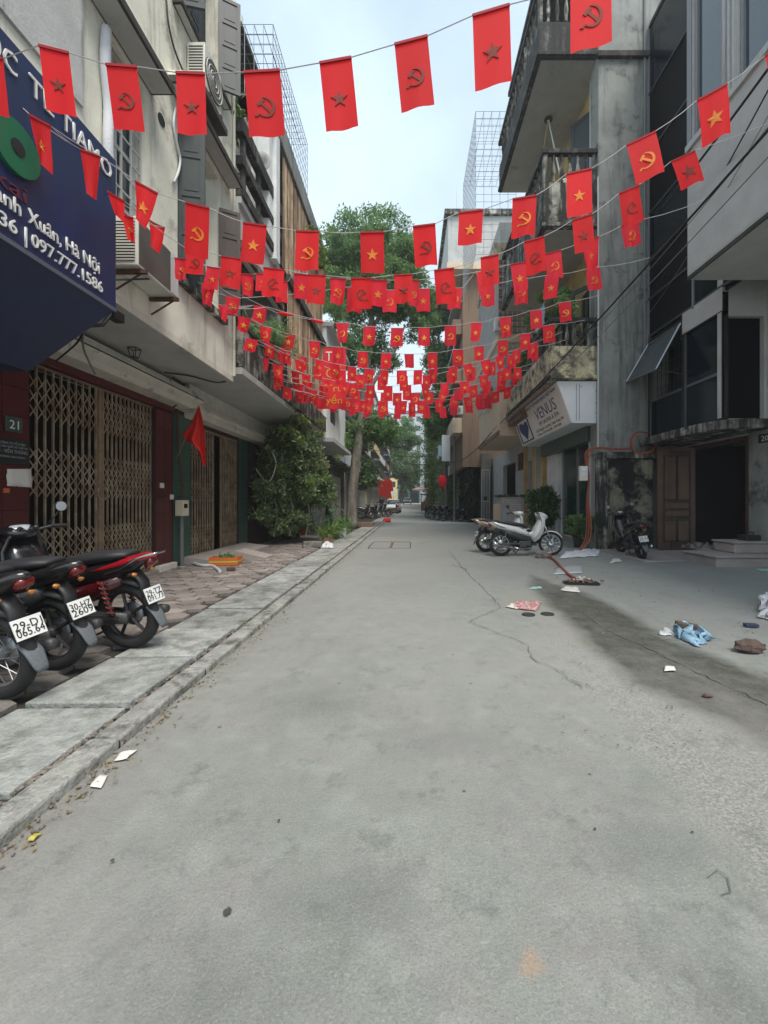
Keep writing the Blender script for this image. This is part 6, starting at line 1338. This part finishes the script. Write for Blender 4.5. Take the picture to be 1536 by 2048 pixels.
g = G(972, 1104, .0); hE = R(18); motorbike('scooter', 'white and champagne scooter partly hidden behind the side-on white motorbike', at_rear(g, hE), hE, lean=.08, c_tail='champagne_paint', c_front='white_paint', plate=('30-K2', '551.07'), spokes='5', rim='steel', rear_carrier=True, shock='engine_grey', group='white motorbikes', cat='scooter', steer=.5)
g = G(1284, 1119, .03); hF = R(82); motorbike('scooter', 'black scooter seen from behind, leaning before the black stained wall', at_rear(g, hF), hF, lean=.14, plate=('29-E1', '623.77'), spokes='5', cat='scooter', tail_bar='black_plastic', steer=.2, shock='engine_grey')

# ================================================================== trees and plants
def tree(name, label, base, trunk, limbs, crowns, n, size, m_leaf='leaf_mid', r0=.2):
    th = thing(name, label, 'tree', base); b = MB()
    pts = smooth_path(trunk, 4); k = len(pts); b.tube([p+Vector((mnoise.noise(p*3)*.03, mnoise.noise(p*3+Vector((9, 0, 0)))*.03, 0)) for p in pts], [r0*(1-.6*i/(k-1))*(1+.35*math.exp(-i*.9)) for i in range(k)], 10)
    b.build('trunk', 'bark', th, smooth=True)
    for l, r in limbs:
        p_ = smooth_path(l, 3); MB().tube(p_, [r*(1-.75*i/(len(p_)-1)) for i in range(len(p_))], 7).build('limb', 'bark', th, smooth=True)
    P_ = np.concatenate([blob_pts(int(n*w), c, r, cl, cr, sh) for c, r, cl, cr, sh, w in crowns])
    leaves('crown', P_, size, m_leaf, th, 2.4, .25)
    return th
TB = G(702, 1056, .05)
tY = TB.y
def T_(px, py, dy=0): return P(px, py, tY+dy)
tree('street_tree', 'tall dense green street tree with slanting trunk on the left pavement', TB, [T_(702, 1058), T_(706, 980), T_(714, 900), T_(724, 830), T_(732, 760), T_(738, 690), T_(745, 620), T_(748, 540)],
     [([T_(728, 800), T_(750, 760), T_(790, 700), T_(810, 650)], .14), ([T_(736, 700), T_(700, 640), T_(690, 560)], .11), ([T_(740, 660), T_(780, 600), T_(800, 520)], .11), ([T_(716, 880), T_(690, 840), T_(670, 820)], .08), ([T_(722, 840), T_(770, 830), T_(800, 850)], .07)],
     [(T_(742, 530), (2.1, 2.1, 2.5), 110, .55, .35, .46), (T_(815, 520), (.9, 1.2, 1.7), 34, .45, .3, .10), (T_(700, 590), (1.2, 1.6, 1.5), 34, .5, .3, .12), (T_(800, 590), (1.3, 1.6, 1.6), 34, .5, .3, .12), (T_(730, 700, .5), (1.9, 1.8, 1.3), 40, .5, .2, .12), (T_(750, 860, .5), (1.3, 1.3, .6), 22, .45, .2, .06), (T_(690, 870, .5), (1.2, 1.3, .9), 22, .45, .2, .08), (T_(840, 620, 1), (1.0, 1.4, 1.6), 26, .4, .2, .08)], 80000, .15, r0=.26)
tree('small_tree', 'lighter green tree rising behind the slat blinds on the left', P(655, 1020, 24), [P(655, 1030, 24), P(660, 900, 24), P(668, 700, 24)], [], [(P(668, 560, 24), (1.0, 1.4, 2.6), 34, .6, .3, 1)], 12000, .2, 'leaf_light', .12)
tree('street_tree', 'dark leafed tree overhanging the motorbikes far along the left side', P(690, 1025, 34), [P(690, 1030, 34), P(694, 960, 34), P(700, 880, 34)], [], [(P(690, 850, 34), (3.2, 3, 2.2), 50, 1., .3, .5), (P(720, 950, 33), (1.6, 2, 1.8), 24, .7, .3, .25), (P(700, 800, 36), (2.0, 2.2, 2.2), 40, .6, .2, .25)], 24000, .26, 'leaf_dark', .2)
tree('street_tree', 'dark tree between the flags and the right houses, half bare below', P(893, 1030, 31), [P(893, 1036, 31), P(892, 960, 31), P(888, 850, 31), P(880, 720, 31), P(876, 640, 31)], [([P(885, 800, 31), P(860, 760, 31), P(840, 740, 31)], .1)], [(P(890, 780, 31), (1.7, 2.2, 4.2), 70, .7, .3, .6), (P(872, 640, 31), (1.4, 1.8, 2.6), 40, .6, .3, .25), (P(868, 850, 30), (.9, 1.3, 1.2), 20, .4, .2, .1)], 36000, .24, 'leaf_mid', .17)
tree('street_tree', 'loose leafed tree on the left pavement beyond the white car', P(775, 1000, 64), [P(775, 1016, 64), P(780, 940, 64), P(785, 880, 64)], [], [(P(800, 880, 64), (3.2, 3, 3.4), 46, .9, .3, 1)], 9000, .36, 'leaf_mid', .2)
tree('street_tree', 'hazy tree standing at the far end of the street', P(800, 1000, 88), [P(800, 1008, 88), P(805, 950, 88)], [], [(P(812, 940, 88), (5.0, 3, 4.4), 50, 1.3, .3, 1)], 8000, .6, 'leaf_mid', .3)
# big shrub of potted trees by the half open gate
sh = thing('potted_shrub', 'big bushy dark green shrub crowding the pavement beyond the half open gate', 'shrub', (-3.3, 12.3, .06))
P_ = np.concatenate([blob_pts(11000, (-3.5, 12.7, 2.35), (.95, 1.2, 1.35), 80, .27, .55), blob_pts(5000, (-2.9, 13.0, 1.7), (.6, .8, .8), 40, .22, .5), blob_pts(3500, (-3.95, 12.1, 1.4), (.45, .9, 1.2), 30, .25, .4), blob_pts(3000, (-3.5, 12.6, .85), (.6, .7, .4), 26, .22, .4)])
leaves('foliage', P_, .125, 'leaf_bush', sh, 2.6, .3)
leaves('young_leaves', blob_pts(900, (-3.0, 12.0, 2.7), (1.0, 1.1, 1.1), 26, .16, .9), .13, 'leaf_light', sh, 2.6, .3)
for i, (x, y) in enumerate(((-3.5, 12.2), (-3.1, 12.5), (-3.9, 12.0), (-2.8, 12.8))): MB().tube(smooth_path([(x, y, .3), (x+.1, y, 1.0), (x-.05, y+.1, 1.8), (x+.2, y, 2.8)]), [.035]*3+[.02]*16, 6).build('stem', 'bark', sh)
MB().tube(smooth_path([P(545, 905, 11.2), P(552, 930, 11.2), P(536, 965, 11.3), P(512, 938, 11.4)]), .014, 5).build('stem', 'string', sh)
def pot(label, c, r, h, m_, m_leaf, n, spread, size, asp=6, name='potted_plant', up=0, tall=None, square=False):
    th = thing(name, label, 'plant', c); c = Vector(c)
    MB().lathe([(0, 0), (r*.75, 0), (r, h*.95), (r*1.05, h*.95), (r*1.05, h), (r*.9, h), (r*.88, h*.92), (0, h*.92)], c, 4 if square else 18).build('pot', m_, th)
    P_ = np.random.normal(size=(n, 3))*np.array([spread*.4, spread*.4, spread*.25*(tall or 1)])+np.array([c.x, c.y, c.z+h+spread*.35*(tall or 1)])
    leaves('foliage', P_, size, m_leaf, th, asp, -.6); MB().bar(c+Vector((0, 0, h*.9)), c+Vector((0, 0, h+spread*.5*(tall or 1))), .012, 5).build('stem', 'bark', th); return th
pot('low wide dark basin under the big shrub', G(578, 1078, .06)+Vector((0, .2, 0)), .36, .26, 'pot_dark', 'leaf_bush', 160, .5, .12, 3)
pot('red plastic pot on a stand in front of the big shrub', G(604, 1082, .06)+Vector((0, 0, .18)), .17, .18, 'pot_red', 'leaf_bush', 200, .5, .12, 3)
pot('terracotta pot of spiky grass at the pavement edge', G(655, 1088, .06), .15, .2, 'terracotta', 'leaf_light', 170, .3, .28, 9)
pot('white bucket planted with grey green leaves beyond the terracotta pot', G(684, 1074, .06)+Vector((0, .1, 0)), .15, .32, 'side_panel', 'leaf_mid', 150, .4, .2, 4)
pot('small black pot between the terracotta pot and the bucket', G(670, 1078, .06)+Vector((0, .1, 0)), .12, .16, 'pot_dark', 'leaf_mid', 220, .5, .18, 4)
tag(MB().box(-.35, .2, -.12, .12, 0, .16, Matrix.Translation(G(632, 1094, .06))).build('planter_block', 'mould_concrete', bevel=.02), 'mossy concrete block lying in front of the potted plants', 'block')
sheet('white_bag', 'cloth_white', [G(640, 1096, .07), G(668, 1096, .07), G(666, 1088, .07), G(645, 1088, .07)], 'small crumpled white bag beside the terracotta pot', 'plastic bag', .01, .09, 10)
cl = thing('elephant_ear_plant', 'plant with big pale heart shaped leaves rising among the pots', 'plant', G(662, 1070, .06))
for k in range(9):
    c0 = Vector(G(662, 1072, .06)); a = random.uniform(0, 2*PI); r_ = random.uniform(.15, .5); top = c0+Vector((math.cos(a)*r_, math.sin(a)*r_*.7, random.uniform(.6, 1.3)))
    MB().tube([c0, c0+(top-c0)*.5+Vector((0, 0, .12)), top], .009, 5).build('stem', 'leaf_broad', cl)
    d = Vector((math.cos(a), math.sin(a), -.6)).normalized(); s2 = d.cross(Vector((0, 0, 1))).normalized(); L_ = random.uniform(.18, .27); n3 = s2.cross(d)
    vs = [top]+[top+d*L_*x_+s2*L_*y_-n3*abs(y_)*L_*.25 for x_, y_ in ((-.35, .3), (-.1, .5), (.35, .42), (.75, .2), (1.1, 0), (.75, -.2), (.35, -.42), (-.1, -.5), (-.35, -.3))]
    MB().add(vs, [(0, i, i+1) for i in range(1, 9)]).build('leaf', 'leaf_broad', cl, smooth=True)
bush = pot('low glossy green bush in a dark pot between glass front and red hoses', (4.85, 12.0, 0), .2, .3, 'pot_dark', 'leaf_bush', 10, .4, .1, 3)
leaves('foliage', blob_pts(2600, (4.8, 11.9, .62), (.42, .35, .34), 40, .12, .5), .085, 'leaf_mid', bush, 2)
bush = thing('garden_bush', 'dark green bush behind the white motorbikes beside the service cabinet', 'bush', (4.9, 15, 0)); leaves('foliage', blob_pts(4200, (4.85, 15.2, 1.05), (.6, .8, .75), 50, .2, .5), .13, 'leaf_dark', bush, 2.4); MB().tube([(4.85, 15.2, 0), (4.85, 15.2, 1.2)], .04, 6).build('trunk', 'bark', bush)
# balcony greenery
for c, r, n, lab, m_ in (((4.25, 13.3, 6.7), (.5, 1.7, 1.1), 5500, 'leafy plants spilling over the first right balcony', 'leaf_mid'), ((3.9, 14.6, 5.9), (.25, 1.4, .45), 1600, 'creeper along the far rail of the first right balcony', 'leaf_light'), ((3.3, 18.5, 5.9), (.2, 1.2, .25), 900, 'yellow green creeper on the peach balcony edge', 'leaf_light'),
                        ((-2.95, 9.3, 4.9), (.35, 1.0, .45), 1500, 'spiky palms growing on the second left balcony', 'leaf_mid'), ((-2.9, 13.5, 9.2), (.15, 1.6, .6), 900, 'creeper trailing from the tall left parapet', 'leaf_light'), ((-2.7, 15.5, 8.3), (.4, .9, .5), 1200, 'spiky plant at the far end of the tall left parapet', 'leaf_mid'), ((-3.3, 7.9, 8.6), (.1, .4, .3), 160, 'light green sprig at the corner of the top dark beam', 'leaf_light')):
    th = thing('balcony_plant', lab, 'plant', c); leaves('foliage', blob_pts(n, c, r, 26, .2, .3), .2 if 'spiky' in lab else .12, m_, th, 8 if 'spiky' in lab else 2.6, .3)
    pt_ = MB().lathe([(0, 0), (.1, 0), (.14, .2), (0, .2)], (c[0], c[1], c[2]-r[2]-.1), 10).build('pot', 'terracotta', th)
# hanging vines on the right wall
vn = thing('hanging_vine', 'dark curtain of hanging vines covering the far right wall', 'vine', (4.6, 28, 0))
k = np.random.uniform(0, 1, (9000, 3)); px_ = 4.4-k[:, 0]*1.4-.5*np.sin(k[:, 1]*9); P_ = np.column_stack([3.55+np.abs(np.random.normal(0, .35, 9000))+(k[:, 1])*.2, 25.6+k[:, 1]*6, .3+k[:, 2]**.8*3.6])
MB().box(4.3, 4.9, 25.3, 33, 0, 4.2).build('wall', 'far_dark', vn)
leaves('foliage', P_, .34, 'leaf_vine', vn, 6, 1.6)
for (x0, y0_, w_, z0_, z1_, lab, m_) in ((905, 36, 1.2, 1.0, 7.5, 'bright green creeper column on the far right wall', 'leaf_mid'), (868, 42, 1.0, 1, 12, 'tall hanging green creeper nearer the street end on the right', 'leaf_light')):
    c = P(x0, 1000, y0_); th = thing('climbing_plant', lab, 'plant', c); P_ = np.column_stack([np.random.normal(c.x-.2, w_*.35, 5000), np.random.uniform(y0_, y0_+4, 5000), np.random.uniform(z0_, z1_, 5000)])
    leaves('foliage', P_, .3, m_, th, 3, 1.); MB().tube([(c.x, y0_+2, 0), (c.x, y0_+2, z1_)], .08, 6).build('stem', 'bark', th)

# ================================================================== the far street
def far_house(side, X, y0, y1, h, m_wall, label, floors=3, m_w='glass_dark', prot=.8, gf='roller_box', bal=True, m_b='white_wall'):
    th = thing('town_house', label, 'house', (X, y0, 0)); s = 1 if side == 'r' else -1
    xi = X+s*6; g0_ = 3.4; fh = (h-g0_)/floors; hol = []
    nw = 2 if y1-y0 < 7 else 3
    for f in range(floors):
        for k in range(nw):
            ya = y0+(y1-y0)*(k+.22)/nw; yb = y0+(y1-y0)*(k+.78)/nw; hol.append((ya, yb, g0_+f*fh+.5, g0_+f*fh+fh-.6))
    gh = (y0+.6, y1-.6, .1, 2.9)
    wall('x', X, X+s*.2, y0, y1-.02, 0, h, hol+[gh]).build('wall', m_wall, th); MB().box(min(X+s*.21, xi), max(X+s*.21, xi), y0, y0+.15, 0, h).build('wall', m_wall, th)
    MB().box(min(X+s*.9, xi), max(X+s*.9, xi), y0+.16, y1-.03, 0, h-.02).build('core', 'interior_grey', th)
    MB().box(min(X-s*.25, xi), max(X-s*.25, xi), y0, y1-.02, h+.001, h+.2).build('roof', 'mould_concrete', th)
    for i, (ya, yb, za, zb) in enumerate(hol): window_x(th, X+s*.1, ya, yb, za, zb, m_w, m_b, 2, 1, .07, .06)
    for i in range(int((gh[1]-gh[0])/.35)): MB().box(X+s*.08, X+s*.1, gh[0]+i*.35, gh[0]+i*.35+.32, .1, 2.9).build('door_slat', gf, th)
    if bal:
        for f in range(floors):
            z = g0_+f*fh; MB().box(min(X, X-s*prot), max(X, X-s*prot), y0+.1, y1-.15, z, z+.14).build('balcony_slab', 'mould_concrete', th)
            MB().box(min(X-s*prot, X-s*(prot-.08)), max(X-s*prot, X-s*(prot-.08)), y0+.1, y1-.15, z+.14, z+.9).build('balcony_panel', m_wall if f % 2 else m_b, th)
    return th
L_h = [(19.6, 24.5, 8.2, 'grey_wall', 'grey rendered house hidden behind the big street tree', 2), (24.6, 30, 9.5, 'far_dark', 'dark grimy house behind the left row of motorbikes', 2), (30.1, 37, 8, 'grey_wall', 'plain grey house with an awning, left side beyond the tree', 2), (37.1, 44, 10.5, 'cream_plaster', 'cream house just before the yellow one on the left', 3),
       (44.1, 52, 13, 'far_yellow', 'yellow house on the left beyond the white parked car', 3), (52.1, 62, 15, 'white_wall', 'pale tall house far along the left side', 4), (62.1, 74, 16, 'peach_plaster', 'peach house near the end of the left side', 4), (74.1, 90, 18, 'far_blue', 'bluish last house on the left', 5)]
for i, (a, c, h, m_, lab, fl_) in enumerate(L_h): far_house('l', -4.7 if i < 3 else -4.6, a, c, h, m_, lab, fl_, prot=.9 if i != 3 else .5)
R_h = [(27.2, 33.5, 4.2, 'peach_plaster', 'low peach shop front beside the hanging vines', 1), (34.2, 41, 11.5, 'ochre', 'ochre house behind the green creeper on the right', 3), (41.1, 50, 14, 'white_wall', 'white house past the creepers on the right', 4), (50.1, 60, 12, 'peach_plaster', 'peach house in the right distance', 3), (60.1, 72, 17, 'far_blue', 'bluish house in the right distance', 5), (72.1, 90, 15, 'grey_wall', 'last grey house on the right', 4)]
for i, (a, c, h, m_, lab, fl_) in enumerate(R_h): far_house('r', 4.95 if i == 0 else 4.0, a, c, h, m_, lab, fl_, bal=i > 0, prot=.7)
# closing buildings across the end
def end_block(x0, x1, y, h, m_, label, nx, nz):
    th = thing('apartment_block', label, 'building', (x0, y, 0)); hol = []
    for i in range(nx):
        for j in range(nz): hol.append((x0+(x1-x0)*(i+.25)/nx, x0+(x1-x0)*(i+.75)/nx, 4.5+(h-5)*(j+.2)/nz, 4.5+(h-5)*(j+.75)/nz))
    wall('y', y, y+.3, x0, x1, 0, h, hol).build('wall', m_, th); MB().box(x0, x1, y+1, y+8, 0, h).build('core', 'interior_grey', th); MB().box(x0-.2, x1+.2, y-.3, y+8, h+.001, h+.3).build('roof', 'mould_concrete', th)
    for (a, c, z, q) in hol: MB().box(a, c, y+.1, y+.14, z, q).build('window', 'glass_blue', th)
    return th
end_block(-14, -3.2, 112, 22, 'far_yellow', 'pale yellow block closing the street end on the left', 4, 6); end_block(-3, 5.5, 116, 26, 'far_blue', 'tall bluish block closing the street end', 4, 8); end_block(5.7, 16, 112, 30, 'white_wall', 'white tower block closing the street end on the right', 4, 9)
eg = thing('teal_shopfront', 'teal framed open shopfront across the end of the street', 'shop', (0, 108, .9)); z0_ = .9
MB().box(-3.2, 2.6, 108, 108.3, z0_+3.2, z0_+4.2).build('fascia', 'teal_metal', eg); MB().box(-3.2, 2.6, 109.5, 109.8, z0_, z0_+3.2).build('interior', 'interior_grey', eg)
for x in (-3.2, -.4, 2.3): MB().box(x, x+.3, 108, 108.3, z0_, z0_+3.2).build('post', 'teal_metal', eg)
MB().box(-2.6, -.8, 107.9, 107.98, z0_+3.4, z0_+4.0).build('sign_board', 'side_panel', eg)
# cars
def car(label, loc, heading, m_='car_white', sc=1.):
    th = thing('parked_car', label, 'car', (0, 0, 0))
    b = MB(); secs = [(-2.0, .55, .70, .12), (-1.97, .62, .80, .32), (-1.5, .66, .86, .40), (0, .66, .88, .42), (1.2, .62, .86, .38), (1.9, .56, .78, .28), (2.0, .5, .62, .14)]
    b.loft([(x, z, w, t_) for x, z, w, t_ in secs], 18, e=4); b.build('body', m_, th, smooth=True)
    b = MB().loft([(-1.75, .98, .66, .06), (-1.5, 1.15, .68, .22), (-.6, 1.25, .70, .28), (.3, 1.22, .69, .26), (.9, 1.05, .66, .14), (1.25, .96, .6, .05)], 16, e=4); b.build('cabin', 'car_glass', th, smooth=True)
    MB().loft([(-1.45, 1.44, .58, .03), (-.6, 1.52, .62, .035), (.25, 1.47, .60, .03)], 14, e=4).build('roof', m_, th, smooth=True)
    for s in (-1, 1):
        for x in (-1.2, 1.25): w = MB().lathe([(.0, -.1), (.28, -.1), (.31, -.06), (.31, .06), (.28, .1), (0, .1)], (x, s*.78, .31), 18, 'y').build('wheel', 'rubber', th); MB().lathe([(0, -.012), (.18, -.012), (.18, .012), (0, .012)], (x, s*.885, .31), 14, 'y').build('rim', 'steel', w)
        MB().loft([(1.8, .66, .12, .06), (1.96, .6, .1, .05)], 8).build('headlight', 'lens_clear', th).location.y = s*.55
        for x in (-1.4, -.45, .5): MB().strip((x, s*.70, 1.0), (x*.8-.05, s*.62, 1.46), .06, .04, (0, 1, 0)).build('pillar', m_, th)
        MB().box(.75, .95, s*.9-.06, s*.9+.06, .98, 1.1).build('mirror', m_, th, bevel=.02)
        MB().box(-2.0, -1.9, s*.6-.13, s*.6+.13, .72, .9).build('tail_light', 'lens_red', th, bevel=.02)
    MB().box(1.96, 2.03, -.4, .4, .42, .56).build('grille', 'black', th); MB().box(-2.03, -1.96, -.2, .2, .55, .67).build('number_plate', 'plate_white', th)
    th.rotation_euler = (0, 0, heading); th.location = loc; th.scale = (sc,)*3; return th
car('white parked car on the left side facing the camera, beyond the motorbikes', (-1.95, 48.5, 0), R(-92)); car('small white car seen far off before the teal shopfront', (-.6, 92, .68), R(-90))
# motorbikes far along both sides
far0 = motorbike('motorbike', 'x', (-3.4, 30.2, .06), R(20), spokes='wire', group='motorbikes parked far along the left pavement', rim='steel', shock='engine_grey')
lab = ['silver trimmed dark motorbike nearest the street tree, far left row', 'dark motorbike second from the street tree in the far left row', 'dark motorbike third from the street tree in the far left row', 'black motorbike with pale front nearest the white car in the left row']
far0['label'] = lab[0]
for i, (x, y, hd) in enumerate(((-2.9, 31.2, 15), (-2.6, 32.4, 20), (-2.4, 34, 12))):
    c = copy_tree(far0, None, (x, y, .06), (Matrix.Rotation(R(hd), 3, 'Z') @ Matrix.Rotation(-.09, 3, 'X')).to_euler()); c['label'] = lab[i+1]
lab = ['dark motorbike nearest the utility pole in the far right row', 'second dark motorbike from the utility pole on the right', 'third dark motorbike from the utility pole on the right', 'fourth dark motorbike from the utility pole, right side row', 'dark motorbike beside the walking person, end of the right row']
for i, (x, y, hd) in enumerate(((2.75, 27.6, 150), (2.4, 28.6, 148), (2.1, 29.8, 152), (1.9, 31.2, 147), (2.0, 33, 150))):
    c = copy_tree(far0, None, (x, y, 0), (Matrix.Rotation(R(hd), 3, 'Z') @ Matrix.Rotation(-.09, 3, 'X')).to_euler()); c['label'] = lab[i]; c['group'] = 'motorbikes parked far along the right side'
rb = copy_tree(far0, None, (-1.35, 44.6, 0), (0, 0, R(-88))); rb['label'] = 'red motorbike standing head-on in front of the white car'; del rb['group']
for ch in rb.children:
    if ch.name.split('.')[0] in ('leg_shield', 'front_fender', 'handlebar_cowl', 'tail_cowl'):
        ch.data = ch.data.copy(); ch.data.materials[0] = M('red_paint')
# people
def person(label, loc, heading, h, shirt, trouser, pose):
    th = thing('person', label, 'person', (0, 0, 0)); k = h/1.7
    J = {'pel': (0, 0, .92), 'chest': (.02, 0, 1.25), 'neck': (.03, 0, 1.43), 'head': (.05, 0, 1.56), 'top': (.05, 0, 1.66), 'hl': (0, .09, .90), 'hr': (0, -.09, .90), 'kl': (pose[0], .1, .50), 'kr': (pose[1], -.1, .50), 'al': (pose[0]*1.2-.05, .1, .08), 'ar': (pose[1]*1.2-.05, -.1, .08), 'tl': (pose[0]*1.2+.12, .11, .03), 'tr': (pose[1]*1.2+.12, -.11, .03),
         'sl': (.02, .18, 1.38), 'sr': (.02, -.18, 1.38), 'el': (pose[2], .24, 1.12), 'er': (pose[3], -.24, 1.12), 'wl': (pose[2]*2+.06, .24, .90), 'wr': (pose[3]*2+.06, -.24, .90), 'fl': (pose[2]*2+.1, .24, .80), 'fr': (pose[3]*2+.1, -.24, .80)}
    E = [('pel', 'chest'), ('chest', 'neck'), ('neck', 'head'), ('head', 'top'), ('pel', 'hl'), ('pel', 'hr'), ('hl', 'kl'), ('hr', 'kr'), ('kl', 'al'), ('kr', 'ar'), ('al', 'tl'), ('ar', 'tr'), ('chest', 'sl'), ('chest', 'sr'), ('sl', 'el'), ('sr', 'er'), ('el', 'wl'), ('er', 'wr'), ('wl', 'fl'), ('wr', 'fr')]
    rad = dict(pel=.13, chest=.14, neck=.055, head=.095, top=.07, hl=.1, hr=.1, kl=.062, kr=.062, al=.042, ar=.042, tl=.035, tr=.035, sl=.065, sr=.065, el=.045, er=.045, wl=.032, wr=.032, fl=.03, fr=.03)
    ks = list(J); me = bpy.data.meshes.new('body'); me.from_pydata([Vector(J[q])*k for q in ks], [(ks.index(a), ks.index(c)) for a, c in E], [])
    o = bpy.data.objects.new('body', me); col.objects.link(o); sk = o.modifiers.new('skin', 'SKIN'); me.skin_vertices[0].data[0].use_root = True
    for i, q in enumerate(ks): me.skin_vertices[0].data[i].radius = (rad[q]*k,)*2
    o.modifiers.new('sub', 'SUBSURF').levels = 2
    dg = bpy.context.evaluated_depsgraph_get(); m2 = bpy.data.meshes.new_from_object(o.evaluated_get(dg)); bpy.data.objects.remove(o)
    for m_ in ('skin', shirt, trouser, 'hair'): m2.materials.append(M(m_))
    for p in m2.polygons:
        c = p.center/k; p.use_smooth = True
        p.material_index = 3 if (c.z > 1.60 or (c.z > 1.50 and c.x < .02)) else 0 if c.z > 1.43 else 0 if (abs(c.y) > .2 and c.z < 1.12) else 1 if c.z > .93 or abs(c.y) > .19 else 2 if c.z > .09 else 3
    o = bpy.data.objects.new('body', m2); col.objects.link(o); adopt(o, th); th.location = loc; th.rotation_euler = (0, 0, heading); return th
person('person walking away at the right edge of the far road in a brown top', (1.28, 32.2, 0), R(80), 1.66, 'shirt_tan', 'trouser_dark', (.16, -.14, .08, -.06))
person('person in black standing behind the far left motorbikes', (-2.55, 37, .06), R(-60), 1.7, 'black', 'trouser_dark', (.03, -.03, .05, .05))
# street clutter far off
def lantern(label, c, r=.35, h=.8, grp=None):
    th = thing('red_lantern', label, 'lantern', c, grp); MB().lathe([(0, -h/2), (r*.5, -h/2), (r*.9, -h*.3), (r, 0), (r*.9, h*.3), (r*.5, h/2), (0, h/2)], c, 14).build('shade', 'flag_red_far', th, smooth=True)
    MB().bar(Vector(c)+Vector((0, 0, h/2)), Vector(c)+Vector((0, 0, h/2+.5)), .015, 4).build('cord', 'black', th); MB().lathe([(.03, -.3), (.06, 0), (0, 0)], Vector(c)-Vector((0, 0, h/2)), 8).build('tassel', 'lacquer_red', th)
lantern('large red lantern before the dark vines on the right', P(885, 962, 27), .27, .75); lantern('red lantern glimpsed among leaves left of the street tree', P(650, 938, 16), .12, .6)
for i, (px, py, w_, h_, Y_) in enumerate(((765, 975, 24, 34, 40), (776, 968, 14, 22, 42))):
    th = thing('wall_flag', ['larger red flag hanging over the far left pavement', 'smaller red flag beside the larger one, far left'][i], 'flag', P(px, py, Y_)); a = P(px, py-h_/2, Y_); b = MB(); ww, hh_ = w_*Y_/F, h_*Y_/F
    b.add([(a.x-ww/2+ww*u/6+(.3*v_/6)*ww, a.y+.1*math.sin(u*1.5+v_), a.z-hh_*v_/6-.12*u*ww/3) for v_ in range(7) for u in range(7)], [(j*7+i_, j*7+i_+1, (j+1)*7+i_+1, (j+1)*7+i_) for j in range(6) for i_ in range(6)]); b.build('cloth', 'flag_big_red', th, smooth=True); MB().bar(a+Vector((-ww/2, 0, -.4)), a+Vector((ww/2, 0, .3)), .02, 4).build('pole', 'brown_boards', th)
ss = thing('shop_sign', 'white and blue upright shop sign jutting from the right beyond the cages', 'sign', P(893, 895, 27)); a, c = P(884, 870, 27), P(897, 922, 27); MB().box(a.x, c.x+.1, 27, 27.2, c.z, a.z).build('board', 'side_panel', ss); MB().box(a.x-.25, a.x-.01, 27.02, 27.15, c.z+.3, c.z+1.0).build('board', 'bag_blue', ss)
um = thing('parasol', 'pale pink street parasol on the right near the end of the street', 'parasol', P(842, 1010, 62)); a = P(842, 978, 62); MB().lathe([(0, .35), (.8, .15), (1.4, -.1), (1.4, -.14), (.8, .1), (0, .28)], a, 12).build('canopy', mat('pink_cloth', (.5, .3, .3), .8), um); MB().bar(a, (a.x, a.y, .1), .03, 5).build('pole', 'steel', um)
st_ = thing('street_stall', 'dark street stall with goods under the parasol on the right', 'stall', P(850, 1012, 45)); a = P(850, 1010, 45); MB().box(a.x-.4, a.x+.7, 45, 46.4, .3, 1.3).build('counter', 'brown_boards', st_, bevel=.03); MB().box(a.x-.5, a.x+.8, 44.9, 46.5, 2.0, 2.12).build('awning', 'lacquer_red', st_)
for dx in (-.38, .62): MB().bar((a.x+dx, 45.1, 0), (a.x+dx, 45.1, 2.0), .03, 5).build('post', 'steel', st_)
rs_ = thing('round_sign', 'round pale sign on a post beyond the white parked car', 'sign', P(787, 985, 56)); a = P(787, 986, 56); MB().lathe([(0, -.03), (.35, -.03), (.35, .03), (0, .03)], a, 18, 'y').build('disc', 'side_panel', rs_); MB().bar((a.x, a.y+.05, .1), (a.x, a.y+.05, a.z+.2), .03, 5).build('post', 'steel', rs_)
sheet('red_rag', 'flag_big_red', [G(765, 1043, .06), G(782, 1043, .06), G(781, 1037, .06), G(768, 1037, .06)], 'small red rag lying on the kerb near the far motorbikes', 'rag', .01, .1, 8)
tag(MB().box(-.45, .45, -.25, .25, 0, .22, Matrix.Translation(G(722, 1054, .06)+Vector((.15, .3, 0)))).build('planter_block', 'brown_boards', bevel=.02), 'low brown block at the foot of the street tree', 'block')
for i, (a, c, s_) in enumerate((((-4.2, 22, 6.2), (3.4, 22.2, 6.6), .5), ((-4.2, 40, 6.5), (4, 41, 6.0), .6), ((-4, 60, 7.5), (4, 60, 7), .7), ((-4, 61, 8.2), (4, 75, 8), .7))):
    tag(MB().tube(sag(a, c, s_, 20), .02+.006*i, 5).build('overhead_cable', 'cable_black'), ['cable crossing the street just beyond the big tree', 'cable crossing the street above the white car', 'lower cable crossing the street far off', 'upper cable crossing the street far off'][i], 'cable')
# the air
hz_ = MB().box(-40, 40, -8, 135, -1.0, 34).build('haze', mat('haze_tmp', (1, 1, 1))); hz_['kind'] = 'stuff'
hm = bpy.data.materials.new('haze'); hm.use_nodes = True; t = hm.node_tree; t.nodes.clear(); ho = N(t, 'ShaderNodeOutputMaterial'); hv_ = N(t, 'ShaderNodeVolumePrincipled')
hv_.inputs['Color'].default_value = (.93, .96, 1, 1); hv_.inputs['Density'].default_value = .0017; hv_.inputs['Anisotropy'].default_value = .2; t.links.new(hv_.outputs[0], ho.inputs['Volume'])
hz_.data.materials.clear(); hz_.data.materials.append(hm)
